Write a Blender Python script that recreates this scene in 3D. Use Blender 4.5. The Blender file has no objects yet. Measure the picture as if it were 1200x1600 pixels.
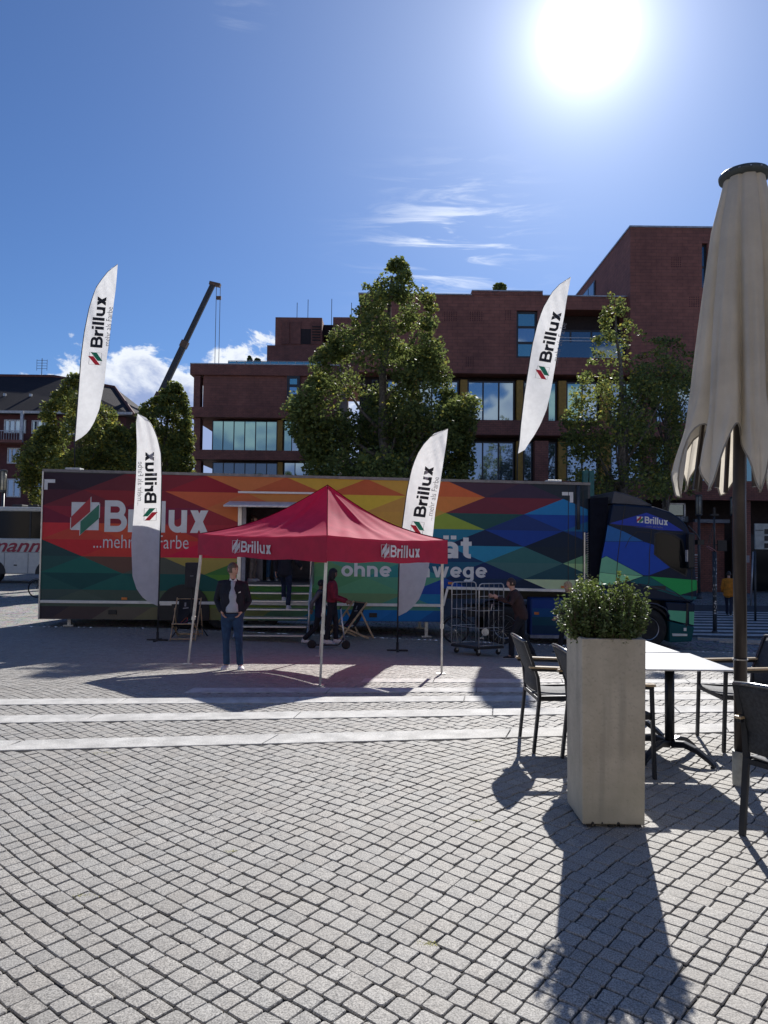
import bpy, math, random
import numpy as np
from mathutils import Vector, Matrix, noise as mnoise
random.seed(7); rng = np.random.default_rng(7)
R = math.radians
scene = bpy.context.scene
col = scene.collection
# ---------------------------------------------------------------- camera
F = 1155.0
CAM = Vector((0, 0, 1.66))
cam_rot = Matrix.Rotation(R(90 + 2.23), 3, 'X') @ Matrix.Rotation(R(0.7), 3, 'Z')
cd = bpy.data.cameras.new('camera'); cam = bpy.data.objects.new('camera', cd); col.objects.link(cam)
cam.matrix_world = Matrix.Translation(CAM) @ cam_rot.to_4x4()
cd.sensor_fit = 'VERTICAL'; cd.sensor_height = 32.0; cd.lens = 32.0 * F / 1600.0
cd.clip_start = 0.05; cd.clip_end = 3000
scene.camera = cam
def ray(px, py):
    return (cam_rot @ Vector(((px - 600) / F, (800 - py) / F, -1.0)))
SUN = ray(918, 52).normalized()
SUN_EL = math.asin(SUN.z); SUN_AZ = math.atan2(SUN.x, SUN.y)
# ---------------------------------------------------------------- world
w = bpy.data.worlds.new('World'); scene.world = w; w.use_nodes = True
nt = w.node_tree; nt.nodes.clear()
class NB:
    """small node builder"""
    def __init__(s, t): s.t = t
    def n(s, kind, **kw):
        nd = s.t.nodes.new(kind)
        for k, v in kw.items():
            if k.startswith('i_'):
                key = k[2:]
                key = int(key) if key.isdigit() else key.replace('_', ' ')
                s.put(nd.inputs[key], v)
            else: setattr(nd, k, v)
        return nd
    def put(s, sock, v):
        if isinstance(v, bpy.types.NodeSocket): s.t.links.new(v, sock)
        elif v is not None: sock.default_value = v
    def m(s, op, a, b=None, c=None):
        nd = s.t.nodes.new('ShaderNodeMath'); nd.operation = op
        s.put(nd.inputs[0], a)
        if b is not None: s.put(nd.inputs[1], b)
        if c is not None: s.put(nd.inputs[2], c)
        return nd.outputs[0]
    def mix(s, f, a, b, blend='MIX'):
        nd = s.t.nodes.new('ShaderNodeMix'); nd.data_type = 'RGBA'; nd.blend_type = blend
        s.put(nd.inputs[0], f); s.put(nd.inputs[6], a); s.put(nd.inputs[7], b)
        return nd.outputs[2]
    def smooth(s, v, a, b):
        nd = s.t.nodes.new('ShaderNodeMapRange'); nd.interpolation_type = 'SMOOTHSTEP'
        s.put(nd.inputs[0], v); s.put(nd.inputs[1], a); s.put(nd.inputs[2], b)
        return nd.outputs[0]
b = NB(nt)
EXPO = 0.42
sky = b.n('ShaderNodeTexSky', sky_type='NISHITA', sun_disc=False, sun_elevation=SUN_EL, sun_rotation=SUN_AZ,
          altitude=60, air_density=1.0, dust_density=0.15, ozone_density=3.0)
tc = b.n('ShaderNodeTexCoord'); sep = b.n('ShaderNodeSeparateXYZ', i_0=tc.outputs['Generated'])
X, Y, Z = sep.outputs
hor = b.m('SQRT', b.m('ADD', b.m('MULTIPLY', X, X), b.m('MULTIPLY', Y, Y)))
el = b.m('DIVIDE', Z, b.m('MAXIMUM', hor, 0.02))
az = b.m('ARCTAN2', X, Y)
def cvec(sx, sy, off=0.0):
    c = b.n('ShaderNodeCombineXYZ', i_0=b.m('MULTIPLY', az, sx), i_1=b.m('MULTIPLY', el, sy), i_2=off)
    return c.outputs[0]
n1 = b.n('ShaderNodeTexNoise', i_Vector=cvec(9, 13), i_Scale=1.0, i_Detail=8.0, i_Roughness=0.62, i_Distortion=0.3)
n2 = b.n('ShaderNodeTexNoise', i_Vector=cvec(4.2, 1.0, 3.7), i_Scale=1.0, i_Detail=2.0)
n3 = b.n('ShaderNodeTexNoise', i_Vector=cvec(22, 34, 5.0), i_Scale=1.0, i_Detail=6.0, i_Roughness=0.6)
topline = b.m('ADD', 0.212, b.m('MULTIPLY', b.m('SUBTRACT', n2.outputs[0], 0.45), 0.16))
dens = b.m('ADD', b.m('SUBTRACT', topline, el), b.m('MULTIPLY', b.m('SUBTRACT', n1.outputs[0], 0.46), 0.26))
gz_c = b.m('DIVIDE', b.m('ADD', az, 0.19), 0.13)
dens = b.m('ADD', dens, b.m('MULTIPLY', b.m('EXPONENT', b.m('MULTIPLY', b.m('MULTIPLY', gz_c, gz_c), -1.0)), 0.035))
dens = b.m('SUBTRACT', dens, b.m('MULTIPLY', b.m('SUBTRACT', 1.0, b.smooth(az, -0.50, -0.40)), 0.07))
cmask = b.smooth(dens, 0.0, 0.018)
skycol = b.mix(1.0, sky.outputs[0], (0.57, 0.79, 1.12, 1), 'MULTIPLY')
cshade = b.smooth(b.m('ADD', dens, b.m('MULTIPLY', b.m('SUBTRACT', n3.outputs[0], 0.5), 0.06)), 0.015, 0.075)
K = 1.0
ccol = b.mix(cshade, (11.2, 11.7, 12.4, 1), (3.8, 4.8, 7.9, 1))
c1 = b.mix(b.m('MULTIPLY', cmask, 0.93), skycol, ccol)
# thin streaky cirrus
n4 = b.n('ShaderNodeTexNoise', i_Vector=cvec(5.0, 38, 9.0), i_Scale=1.0, i_Detail=7.0, i_Roughness=0.6, i_Distortion=1.2)
n5 = b.n('ShaderNodeTexNoise', i_Vector=cvec(2.6, 3.2, 12.0), i_Scale=1.0, i_Detail=1.0)
ga = b.m('DIVIDE', b.m('SUBTRACT', az, 0.085), 0.085); ge = b.m('DIVIDE', b.m('SUBTRACT', el, 0.405), 0.075)
gm = b.m('EXPONENT', b.m('MULTIPLY', b.m('ADD', b.m('MULTIPLY', ga, ga), b.m('MULTIPLY', ge, ge)), -1.0))
cir = b.m('MULTIPLY', b.smooth(n4.outputs[0], 0.47, 0.66), b.m('MAXIMUM', gm, b.smooth(n5.outputs[0], 0.80, 0.95)))
c2 = b.mix(b.m('MULTIPLY', cir, 0.75), c1, (12, 12.6, 13.4, 1))
# the sun's own disc with the aureole of bright air around it
dot = b.n('ShaderNodeVectorMath', operation='DOT_PRODUCT'); b.put(dot.inputs[0], tc.outputs['Generated']); dot.inputs[1].default_value = SUN
ang = b.m('ARCCOSINE', b.m('MINIMUM', dot.outputs['Value'], 0.999999))
disc = b.m('MULTIPLY', b.m('SUBTRACT', 1.0, b.smooth(ang, R(2.0), R(3.3))), 30.0)
halo = b.m('MULTIPLY', b.m('EXPONENT', b.m('DIVIDE', b.m('MULTIPLY', ang, -1), R(1.9))), 30.0)
halo2 = b.m('MULTIPLY', b.m('EXPONENT', b.m('DIVIDE', b.m('MULTIPLY', ang, -1), R(11))), 6.0)
sunadd = b.mix(1.0, (0.95, 0.96, 1.0, 1), b.m('ADD', disc, b.m('ADD', halo, halo2)), 'MULTIPLY')
c3 = b.mix(1.0, c2, sunadd, 'ADD')
bg = b.n('ShaderNodeBackground', i_Color=c3, i_Strength=0.063)
out = b.n('ShaderNodeOutputWorld', i_Surface=bg.outputs[0])
# ---------------------------------------------------------------- sun
sd = bpy.data.lights.new('sun', 'SUN'); so = bpy.data.objects.new('sun', sd); col.objects.link(so)
sd.energy = 4.9; sd.angle = R(0.53); sd.color = (1.0, 0.965, 0.92)
so.rotation_euler = SUN.to_track_quat('Z', 'Y').to_euler()
vs = scene.view_settings
vs.view_transform = 'Standard'; vs.look = 'None'; vs.exposure = EXPO; vs.gamma = 1.0; vs.use_curve_mapping = False
scene.render.engine = 'CYCLES'
scene.cycles.max_bounces = 8; scene.cycles.transparent_max_bounces = 8
# ================================================================ helpers
def srgb(c):
    return tuple(((v / 255.0) / 12.92 if v / 255.0 <= 0.04045 else ((v / 255.0 + 0.055) / 1.055) ** 2.4) for v in c)
MATS = {}
def M(name, colr, rough=0.6, metal=0.0, var=0.12, scale=6.0, bump=0.0, bscale=60.0, spec=0.5, coat=0.0,
      stretch=None, transl=0.0, dirt=0.0, attr=None, speck=0.0):
    if name in MATS: return MATS[name]
    m = bpy.data.materials.new(name); m.use_nodes = True; t = m.node_tree; t.nodes.clear(); q = NB(t)
    tcx = q.n('ShaderNodeTexCoord'); co = tcx.outputs['Object']
    if stretch:
        mp = q.n('ShaderNodeMapping', i_Vector=co, i_Scale=stretch); co = mp.outputs[0]
    nz = q.n('ShaderNodeTexNoise', i_Vector=co, i_Scale=scale, i_Detail=5.0, i_Roughness=0.6)
    c = tuple(colr[:3]) + (1,)
    lo = tuple(max(0, x * (1 - var * 1.6)) for x in colr[:3]) + (1,); hi = tuple(min(1, x * (1 + var * 1.6)) for x in colr[:3]) + (1,)
    cc = q.mix(q.smooth(nz.outputs[0], 0.3, 0.7), lo, hi)
    if dirt:
        nd = q.n('ShaderNodeTexNoise', i_Vector=tcx.outputs['Object'], i_Scale=2.3, i_Detail=6.0, i_Roughness=0.65)
        cc = q.mix(q.m('MULTIPLY', q.smooth(nd.outputs[0], 0.5, 0.75), dirt), cc, (0.10, 0.09, 0.07, 1))
    if speck:
        ns = q.n('ShaderNodeTexNoise', i_Vector=tcx.outputs['Object'], i_Scale=170.0, i_Detail=2.0)
        cc = q.mix(1.0, cc, q.mix(q.smooth(ns.outputs[0], 0.35, 0.65), (1 - speck,) * 3 + (1,), (1 + speck,) * 3 + (1,)), 'MULTIPLY')
    if attr:
        at_ = q.n('ShaderNodeAttribute', attribute_name=attr)
        cc = q.mix(1.0, cc, at_.outputs['Color'], 'MULTIPLY')
    p = q.n('ShaderNodeBsdfPrincipled', i_Base_Color=cc, i_Roughness=rough, i_Metallic=metal)
    p.inputs['Specular IOR Level'].default_value = spec
    p.inputs['Coat Weight'].default_value = coat
    if bump:
        nb = q.n('ShaderNodeTexNoise', i_Vector=tcx.outputs['Object'], i_Scale=bscale, i_Detail=4.0)
        bm_ = q.n('ShaderNodeBump', i_Height=nb.outputs[0], i_Strength=bump, i_Distance=0.01)
        t.links.new(bm_.outputs[0], p.inputs['Normal'])
    sh = p.outputs[0]
    if transl:
        tr = q.n('ShaderNodeBsdfTranslucent', i_Color=cc)
        ms = q.n('ShaderNodeMixShader', i_0=transl, i_1=sh, i_2=tr.outputs[0]); sh = ms.outputs[0]
    q.n('ShaderNodeOutputMaterial', i_Surface=sh)
    MATS[name] = m
    return m
def tag(o, label=None, cat=None, group=None, kind=None):
    if label: o['label'] = label
    if cat: o['category'] = cat
    if group: o['group'] = group
    if kind: o['kind'] = kind
    return o
def empty(name, loc=(0, 0, 0), rz=0.0, label=None, cat=None, group=None, kind=None):
    o = bpy.data.objects.new(name, None); col.objects.link(o); o.empty_display_size = 0.2
    o.location = loc; o.rotation_euler = (0, 0, rz)
    return tag(o, label, cat, group, kind)
def copy_tree(o, parent=None):
    c = o.copy(); col.objects.link(c); c.parent = parent
    for ch in [x for x in o.children]: copy_tree(ch, c)
    return c
class MB:
    def __init__(s): s.v = []; s.f = []; s.m = []; s.cm = 0
    def add(s, vs, fs, mi=None):
        o = len(s.v); s.v += [tuple(v) for v in vs]
        s.f += [tuple(i + o for i in f) for f in fs]; s.m += [s.cm if mi is None else mi] * len(fs)
        return s
    def box(s, x0, y0, z0, x1, y1, z1):
        x0, x1 = sorted((x0, x1)); y0, y1 = sorted((y0, y1)); z0, z1 = sorted((z0, z1))
        vs = [(x0, y0, z0), (x1, y0, z0), (x1, y1, z0), (x0, y1, z0), (x0, y0, z1), (x1, y0, z1), (x1, y1, z1), (x0, y1, z1)]
        return s.add(vs, [(0, 3, 2, 1), (4, 5, 6, 7), (0, 1, 5, 4), (1, 2, 6, 5), (2, 3, 7, 6), (3, 0, 4, 7)])
    def bar(s, p, q, wd, ht=None, up=(0, 0, 1)):
        """rectangular bar from p to q"""
        ht = ht or wd; p = Vector(p); q = Vector(q); d = (q - p).normalized(); u = Vector(up)
        if abs(d.dot(u)) > 0.98: u = Vector((0, 1, 0))
        a = d.cross(u).normalized(); c = a.cross(d).normalized()
        vs = []
        for e in (p, q):
            for i, j in ((-1, -1), (1, -1), (1, 1), (-1, 1)): vs.append(e + a * i * wd / 2 + c * j * ht / 2)
        return s.add(vs, [(0, 1, 2, 3), (7, 6, 5, 4), (0, 4, 5, 1), (1, 5, 6, 2), (2, 6, 7, 3), (3, 7, 4, 0)])
    def tube(s, pts, r, n=8, cap=True):
        pts = [Vector(p) for p in pts]; k = len(pts)
        rs = r if isinstance(r, (list, tuple)) else [r] * k
        prev = None; vs = []
        for i, p in enumerate(pts):
            d = (pts[min(i + 1, k - 1)] - pts[max(i - 1, 0)]).normalized()
            if prev is None:
                a = d.orthogonal().normalized()
            else:
                a = (prev - d * prev.dot(d)).normalized()
            prev = a; c = d.cross(a)
            for j in range(n):
                t = 2 * math.pi * j / n; vs.append(p + (a * math.cos(t) + c * math.sin(t)) * rs[i])
        fs = []
        for i in range(k - 1):
            for j in range(n):
                fs.append((i * n + j, i * n + (j + 1) % n, (i + 1) * n + (j + 1) % n, (i + 1) * n + j))
        if cap: fs.append(tuple(reversed(range(n)))); fs.append(tuple((k - 1) * n + j for j in range(n)))
        return s.add(vs, fs)
    def prism(s, poly, f0, f1):
        """poly: list of 2D; f0,f1 map 2D to 3D for the two ends"""
        n = len(poly); vs = [f0(*p) for p in poly] + [f1(*p) for p in poly]
        fs = [tuple(range(n)), tuple(reversed(range(n, 2 * n)))]
        for i in range(n): fs.append((i, (i + 1) % n + 0, (i + 1) % n + n, i + n)[::-1])
        return s.add(vs, fs)
    def poly(s, pts):
        return s.add(pts, [tuple(range(len(pts)))])
    def lathe(s, prof, n=16, c=(0, 0, 0), axis='z'):
        vs = []
        for (r, z) in prof:
            for j in range(n):
                t = 2 * math.pi * j / n; x, y = r * math.cos(t), r * math.sin(t)
                vs.append({'z': (c[0] + x, c[1] + y, c[2] + z), 'y': (c[0] + x, c[1] + z, c[2] + y), 'x': (c[0] + z, c[1] + x, c[2] + y)}[axis])
        fs = []; k = len(prof)
        for i in range(k - 1):
            for j in range(n): fs.append((i * n + j, i * n + (j + 1) % n, (i + 1) * n + (j + 1) % n, (i + 1) * n + j))
        fs.append(tuple(reversed(range(n)))); fs.append(tuple((k - 1) * n + j for j in range(n)))
        return s.add(vs, fs)
    def build(s, name, mats, parent=None, smooth=False, bevel=0, loc=None):
        me = bpy.data.meshes.new(name); me.from_pydata(s.v, [], s.f)
        if not isinstance(mats, (list, tuple)): mats = [mats]
        for m in mats: me.materials.append(m)
        if len(mats) > 1: me.polygons.foreach_set('material_index', s.m)
        if smooth: me.polygons.foreach_set('use_smooth', [True] * len(me.polygons))
        me.update()
        o = bpy.data.objects.new(name, me); col.objects.link(o); o.parent = parent
        if loc: o.location = loc
        if bevel:
            bv = o.modifiers.new('bevel', 'BEVEL'); bv.width = bevel; bv.segments = 2; bv.limit_method = 'ANGLE'; bv.angle_limit = R(40)
        if smooth == 'auto':
            me.polygons.foreach_set('use_smooth', [False] * len(me.polygons))
        return o
def at(px, py, yy):
    """the point of the vertical plane y=yy seen at photo pixel (px, py)"""
    d = ray(px, py); t = (yy - CAM.y) / d.y
    return CAM + d * t
# ---- the ground's height
NE = [(6.20, .14, None), (7.57, .115, None), (8.87, .09, None), (10.07, .07, -2.6), (11.45, .05, -0.3)]
DROP = 0.128; SW = 0.31
def sm(t): t = max(0.0, min(1.0, t)); return t * t * (3 - 2 * t)
def near(k, x): return NE[k][0] + NE[k][1] * max(-8.0, min(8.0, x))
def frac(k, x):
    x0 = NE[k][2]
    return 1.0 if x0 is None else sm((x - x0) / 2.2)
def zf(x, y, kmax=None):
    z = 0.0
    for k in range(5):
        yk = near(k, x) + SW
        if kmax is not None:
            if k >= kmax: break
        elif y <= yk - 1e-6: break
        s = frac(k, x)
        z -= DROP * s + DROP * (1 - s) * sm((y - yk) / 2.6)
    if y > 13:
        z += sm((y - 13) / 4.5) * (-(0.03 * (max(-6.0, min(9.0, x)) + 6)) - 0.02)
    return z
def gp(px, py):
    d = ray(px, py); lo, hi = 1.0, 200.0
    if d.z >= 0: return None
    for _ in range(60):
        t = (lo + hi) / 2; p = CAM + d * t
        if p.z > zf(p.x, p.y): lo = t
        else: hi = t
    p = CAM + d * hi
    return Vector((p.x, p.y, zf(p.x, p.y)))
# ================================================================ ground
def uneven(name, c1, c2, sc, rough=0.85, bump=0.3, bricks=None):
    m = bpy.data.materials.new(name); m.use_nodes = True; t = m.node_tree; t.nodes.clear(); q = NB(t)
    tcx = q.n('ShaderNodeTexCoord'); co = tcx.outputs['Object']
    a = q.n('ShaderNodeTexNoise', i_Vector=co, i_Scale=sc, i_Detail=6.0, i_Roughness=0.65)
    cc = q.mix(q.smooth(a.outputs[0], 0.3, 0.7), c1 + (1,), c2 + (1,))
    h = q.n('ShaderNodeTexNoise', i_Vector=co, i_Scale=90.0, i_Detail=3.0)
    hh = h.outputs[0]
    if bricks:
        v = q.n('ShaderNodeTexVoronoi', feature='DISTANCE_TO_EDGE', i_Vector=co, i_Scale=bricks, i_Randomness=0.55)
        e = q.smooth(v.outputs['Distance'], 0.02, 0.09)
        cc = q.mix(e, (0.07, 0.065, 0.06, 1), cc)
        v2 = q.n('ShaderNodeTexVoronoi', feature='F1', i_Vector=co, i_Scale=bricks, i_Randomness=0.55)
        cc = q.mix(0.22, cc, v2.outputs['Color'], 'SOFT_LIGHT')
        hh = e
    p = q.n('ShaderNodeBsdfPrincipled', i_Base_Color=cc, i_Roughness=rough)
    bm_ = q.n('ShaderNodeBump', i_Height=hh, i_Strength=bump, i_Distance=0.012)
    t.links.new(bm_.outputs[0], p.inputs['Normal'])
    q.n('ShaderNodeOutputMaterial', i_Surface=p.outputs[0])
    return m
m_joint = uneven('joint_grit', (0.014, 0.013, 0.012), (0.05, 0.046, 0.04), 60)
m_far = uneven('far_setts', (0.26, 0.25, 0.23), (0.38, 0.365, 0.335), 1.5, bricks=7.5, bump=0.5)
m_asph = uneven('asphalt', (0.055, 0.055, 0.057), (0.085, 0.085, 0.088), 5)
m_slab = M('slab_granite', (0.50, 0.485, 0.45), rough=0.8, var=0.12, scale=5, bump=0.35, bscale=90, speck=0.18, dirt=0.18)
xs = [-60, -40, -28, -20] + [round(-16 + i * 0.5, 3) for i in range(65)] + [20, 28, 40, 60]
SETT_FAR = 19.2
def ground_sheet():
    mb = MB(); cols = []
    for x in xs:
        rows = [(-25.0, 0.0)]
        rows.append((1.0, 0.0))
        for k in range(5):
            a = near(k, x)
            rows.append((a + 0.02, zf(x, a + 0.02, k) if k else 0.0))
            rows.append((a + 0.14, zf(x, a + 0.14, k)))
            rows.append((a + 0.24, zf(x, a + 0.3101, k + 1)))
            nx_ = near(k + 1, x) if k < 4 else 12.9
            for q_ in (0.33, 0.66):
                yy = a + 0.32 + (nx_ - a - 0.32) * q_
                rows.append((yy, zf(x, yy, k + 1)))
        for yy in [13.2 + 0.5 * i for i in range(13)]: rows.append((yy, zf(x, yy)))
        cols.append([(x, y_, z_ - 0.0095) for (y_, z_) in rows])
    n = len(cols[0])
    mb.add([p for c in cols for p in c], [(i * n + j, (i + 1) * n + j, (i + 1) * n + j + 1, i * n + j + 1) for i in range(len(cols) - 1) for j in range(n - 1)])
    o = mb.build('plaza_ground', m_joint); tag(o, kind='structure'); return o
plaza = ground_sheet()
def strip_sheet(name, xs_, ys_, mat, dz=0.0, parent=None, kind='structure'):
    mb = MB(); n = len(ys_)
    mb.add([(x, y_, zf(x, y_) + dz) for x in xs_ for y_ in ys_], [(i * n + j, (i + 1) * n + j, (i + 1) * n + j + 1, i * n + j + 1) for i in range(len(xs_) - 1) for j in range(n - 1)])
    o = mb.build(name, mat, parent)
    if kind: tag(o, kind=kind)
    return o
wide = [-900, -300, -120, -60, -30, -20, -12, -6, 0, 3, 6, 9, 12, 20, 30, 60, 120, 300, 900]
strip_sheet('far_plaza', wide, [19.2, 22, 26, 30, 36, 46, 60, 80, 120], m_far, -0.002)
mb = MB(); mb.box(-900, 118, -1.6, 900, 1500, -1.3); tag(mb.build('far_ground', uneven('far_earth', (0.12, 0.12, 0.10), (0.2, 0.19, 0.16), 0.1)), kind='structure')
mb = MB(); mb.box(-900, -700, -0.4, 900, -25, -0.015); tag(mb.build('ground_behind', m_far), kind='structure')
mb = MB(); mb.box(-900, -25, -1.2, -60, 19.2, -0.9); mb.box(60, -25, -1.6, 900, 19.2, -1.1); tag(mb.build('side_ground', m_far), kind='structure')
# ---- granite setts laid in arcs
m_sett = None
def sett_mat():
    m = bpy.data.materials.new('granite_sett'); m.use_nodes = True; t = m.node_tree; t.nodes.clear(); q = NB(t)
    g = q.n('ShaderNodeNewGeometry'); co = g.outputs['Position']
    at_ = q.n('ShaderNodeAttribute', attribute_name='tone')
    a = q.n('ShaderNodeTexNoise', i_Vector=co, i_Scale=135.0, i_Detail=3.0, i_Roughness=0.75)
    a2 = q.n('ShaderNodeTexNoise', i_Vector=co, i_Scale=1.1, i_Detail=4.0, i_Roughness=0.6)
    a3 = q.n('ShaderNodeTexNoise', i_Vector=co, i_Scale=22.0, i_Detail=4.0, i_Roughness=0.6)
    cc = q.mix(q.smooth(a.outputs[0], 0.32, 0.68), (0.150, 0.143, 0.130, 1), (0.53, 0.505, 0.455, 1))
    cc = q.mix(1.0, cc, at_.outputs['Color'], 'MULTIPLY')
    cc = q.mix(q.m('MULTIPLY', q.smooth(a2.outputs[0], 0.42, 0.7), 0.28), cc, (0.30, 0.27, 0.23, 1))
    cc = q.mix(q.m('MULTIPLY', q.smooth(a3.outputs[0], 0.55, 0.8), 0.3), cc, (0.20, 0.19, 0.18, 1))
    a4 = q.n('ShaderNodeTexNoise', i_Vector=co, i_Scale=5.5, i_Detail=3.0, i_Roughness=0.5)
    cc = q.mix(q.m('MULTIPLY', q.smooth(a4.outputs[0], 0.69, 0.73), 0.35), cc, (0.12, 0.11, 0.10, 1))
    p = q.n('ShaderNodeBsdfPrincipled', i_Base_Color=cc, i_Roughness=0.72); p.inputs['Specular IOR Level'].default_value = 0.35
    bm_ = q.n('ShaderNodeBump', i_Height=a.outputs[0], i_Strength=0.35, i_Distance=0.004)
    bm2 = q.n('ShaderNodeBump', i_Height=a3.outputs[0], i_Strength=0.6, i_Distance=0.008)
    t.links.new(bm_.outputs[0], bm2.inputs['Normal']); t.links.new(bm2.outputs[0], p.inputs['Normal'])
    q.n('ShaderNodeOutputMaterial', i_Surface=p.outputs[0])
    return m
m_sett = sett_mat()
inv = cam_rot.transposed()
def proj(p):
    c = inv @ (Vector(p) - CAM)
    if c.z > -0.1: return None
    return (600 + F * c.x / -c.z, 800 - F * c.y / -c.z)
def region(x, y):
    k = -1
    for i in range(5):
        if y > near(i, x) + SW / 2 and frac(i, x) > 0.02: k = i
        elif y > near(i, x) + SW / 2: k = i
    return k
setts = []
jj = random.Random(3)
AN = R(-41); E1 = Vector((math.cos(AN), math.sin(AN))); E2 = Vector((-math.sin(AN), math.cos(AN)))
CP = 0.094
def warp(a, c):
    p = E1 * a + E2 * c
    w1 = mnoise.noise(Vector((p.x * .45 + 5, p.y * .45, 1.3))); w2 = mnoise.noise(Vector((p.x * .45, p.y * .45 + 9, 7.7)))
    w3 = 0.035 * math.sin(p.x * 1.25 + 0.6)
    return (p.x + w1 * .13, p.y + w2 * .13 + w3)
for k in range(-90, 245):
    c0 = k * CP + 0.0
    # extent of this course within the wedge that can be seen
    a = -26.0 + jj.uniform(0, .12)
    while a < 22:
        p = E1 * a + E2 * c0
        ahead = E1 * (a + .5) + E2 * c0
        if not (1.2 < p.y < SETT_FAR + .6 and abs(p.x) < p.y * .56 + 2.0):
            a += 0.098; continue
        ln = jj.uniform(0.076, 0.126)
        tgt = a + ln
        if p.x > 0.3 + 0.5 * math.sin(p.y * 1.1):
            tgt = (round(tgt / 0.099)) * 0.099 + jj.uniform(-.009, .009)
            if tgt - a < .06: tgt += .099
        j1, j2 = a, tgt; a = tgt
        wv = 0.011 if p.x > .3 else 0.004
        if True:
            cs = [warp(j1, c0), warp(j2, c0), warp(j2, c0 + CP), warp(j1, c0 + CP)]
            cx = sum(c[0] for c in cs) / 4; cy = sum(c[1] for c in cs) / 4
            if cy < 1.7 or cy > SETT_FAR or abs(cx) > cy * 0.55 + 1.3: continue
            kr = region(cx, cy)
            skip = False
            for i in range(5):
                if frac(i, cx) < 0.02: continue
                ya = near(i, cx)
                if ya - 0.01 < cy < ya + SW + 0.01: skip = True
            if skip: continue
            lo = lambda x, kr=kr: max([near(i, x) + SW + 0.006 for i in range(0, kr + 1) if frac(i, cx) >= 0.02] + [-9])
            hi = lambda x, kr=kr: min([near(i, x) - 0.006 for i in range(kr + 1, 5) if frac(i, cx) >= 0.02] + [99])
            cs = [(x_, min(max(y_, lo(x_)), hi(x_))) for x_, y_ in cs]
            area = abs(sum(cs[i][0] * cs[(i + 1) % 4][1] - cs[(i + 1) % 4][0] * cs[i][1] for i in range(4))) / 2
            if area < 0.0018: continue
            setts.append((cs, cx, cy, kr))
def sett_geo(cs, cx, cy, kr, hi_res):
    """vertices (centre-relative in xy, absolute z) and faces"""
    dz = jj.uniform(-0.002, 0.002); tx, ty = jj.uniform(-.016, .016), jj.uniform(-.016, .016)
    P = [Vector((c[0] - cx, c[1] - cy)) for c in cs]
    g = 0.0036 if cy < 8 else 0.0040
    out = []
    for i in range(4):
        p = P[i]; a = (P[(i - 1) % 4] - p); c = (P[(i + 1) % 4] - p)
        la = max(a.length, .001); lc = max(c.length, .001)
        p = p + a / la * g + c / lc * g
        out.append(p + Vector((jj.uniform(-.0035, .0035), jj.uniform(-.0035, .0035))))
    if hi_res:
        ring = []
        for i in range(4):
            p = out[i]; a = out[(i - 1) % 4] - p; c = out[(i + 1) % 4] - p
            r1 = jj.uniform(.03, .10); r2 = jj.uniform(.03, .10)
            ring += [p + a * r1, p + c * r2]
        # bulge mid edges slightly
        ring = [q * jj.uniform(0.975, 1.02) for q in ring]
    else: ring = out
    n = len(ring)
    def zz(q): return zf(cx + q.x, cy + q.y, kr + 1) + tx * q.x + ty * q.y + dz
    v = []
    for q in ring: v.append((q.x * 1.01, q.y * 1.01, zz(q) - 0.035))
    if hi_res:
        for q in ring: v.append((q.x, q.y, zz(q) - 0.0035))
        for q in ring: v.append((q.x * .945, q.y * .945, zz(q) + 0.0))
        v.append((0, 0, zz(Vector((0, 0))) + 0.0012))
        f = [(a * n + i, a * n + (i + 1) % n, (a + 1) * n + (i + 1) % n, (a + 1) * n + i) for a in (0, 1) for i in range(n)]
        f += [(2 * n + i, 2 * n + (i + 1) % n, 3 * n) for i in range(n)]
    else:
        for q in ring: v.append((q.x * .96, q.y * .96, zz(q)))
        f = [(i, (i + 1) % n, n + (i + 1) % n, n + i) for i in range(n)] + [tuple(n + i for i in range(n))]
    t = jj.gauss(1.0, 0.055); t = max(0.8, min(1.15, t)); warm = jj.uniform(-.01, .015)
    return v, f, (t * (1 + warm), t, t * (1 - warm), 1)
def mk(name, v, f, tones, mat, smooth_=True):
    me = bpy.data.meshes.new(name); me.from_pydata(v, [], f); me.materials.append(mat)
    at_ = me.attributes.new('tone', 'FLOAT_COLOR', 'FACE')
    at_.data.foreach_set('color', np.array(tones, dtype=np.float32).ravel())
    me.update(); return me
infr = []
rest = []
for s in setts:
    p = proj((s[1], s[2], zf(s[1], s[2], s[3] + 1)))
    if p and -10 < p[0] < 1210 and p[1] < 1612: infr.append(s)
    else: rest.append(s)
infr.sort(key=lambda s: s[1] ** 2 + s[2] ** 2)
for s in infr[:300]:
    v, f, t = sett_geo(*s, True)
    z0 = zf(s[1], s[2], s[3] + 1)
    v = [(a, b_, c - z0) for a, b_, c in v]
    o = bpy.data.objects.new('paving_sett', mk('paving_sett', v, f, [t] * len(f), m_sett)); col.objects.link(o)
    o.location = (s[1], s[2], z0); o.parent = plaza
V, Fc, T = [], [], []
for s in infr[300:] + rest:
    v, f, t = sett_geo(*s, s[2] < 9.0)
    o_ = len(V); V += [(a + s[1], b_ + s[2], c) for a, b_, c in v]; Fc += [tuple(i + o_ for i in q) for q in f]; T += [t] * len(f)
o = bpy.data.objects.new('paving_setts', mk('paving_setts', V, Fc, T, m_sett)); col.objects.link(o); o.parent = plaza; o['kind'] = 'stuff'
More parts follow.
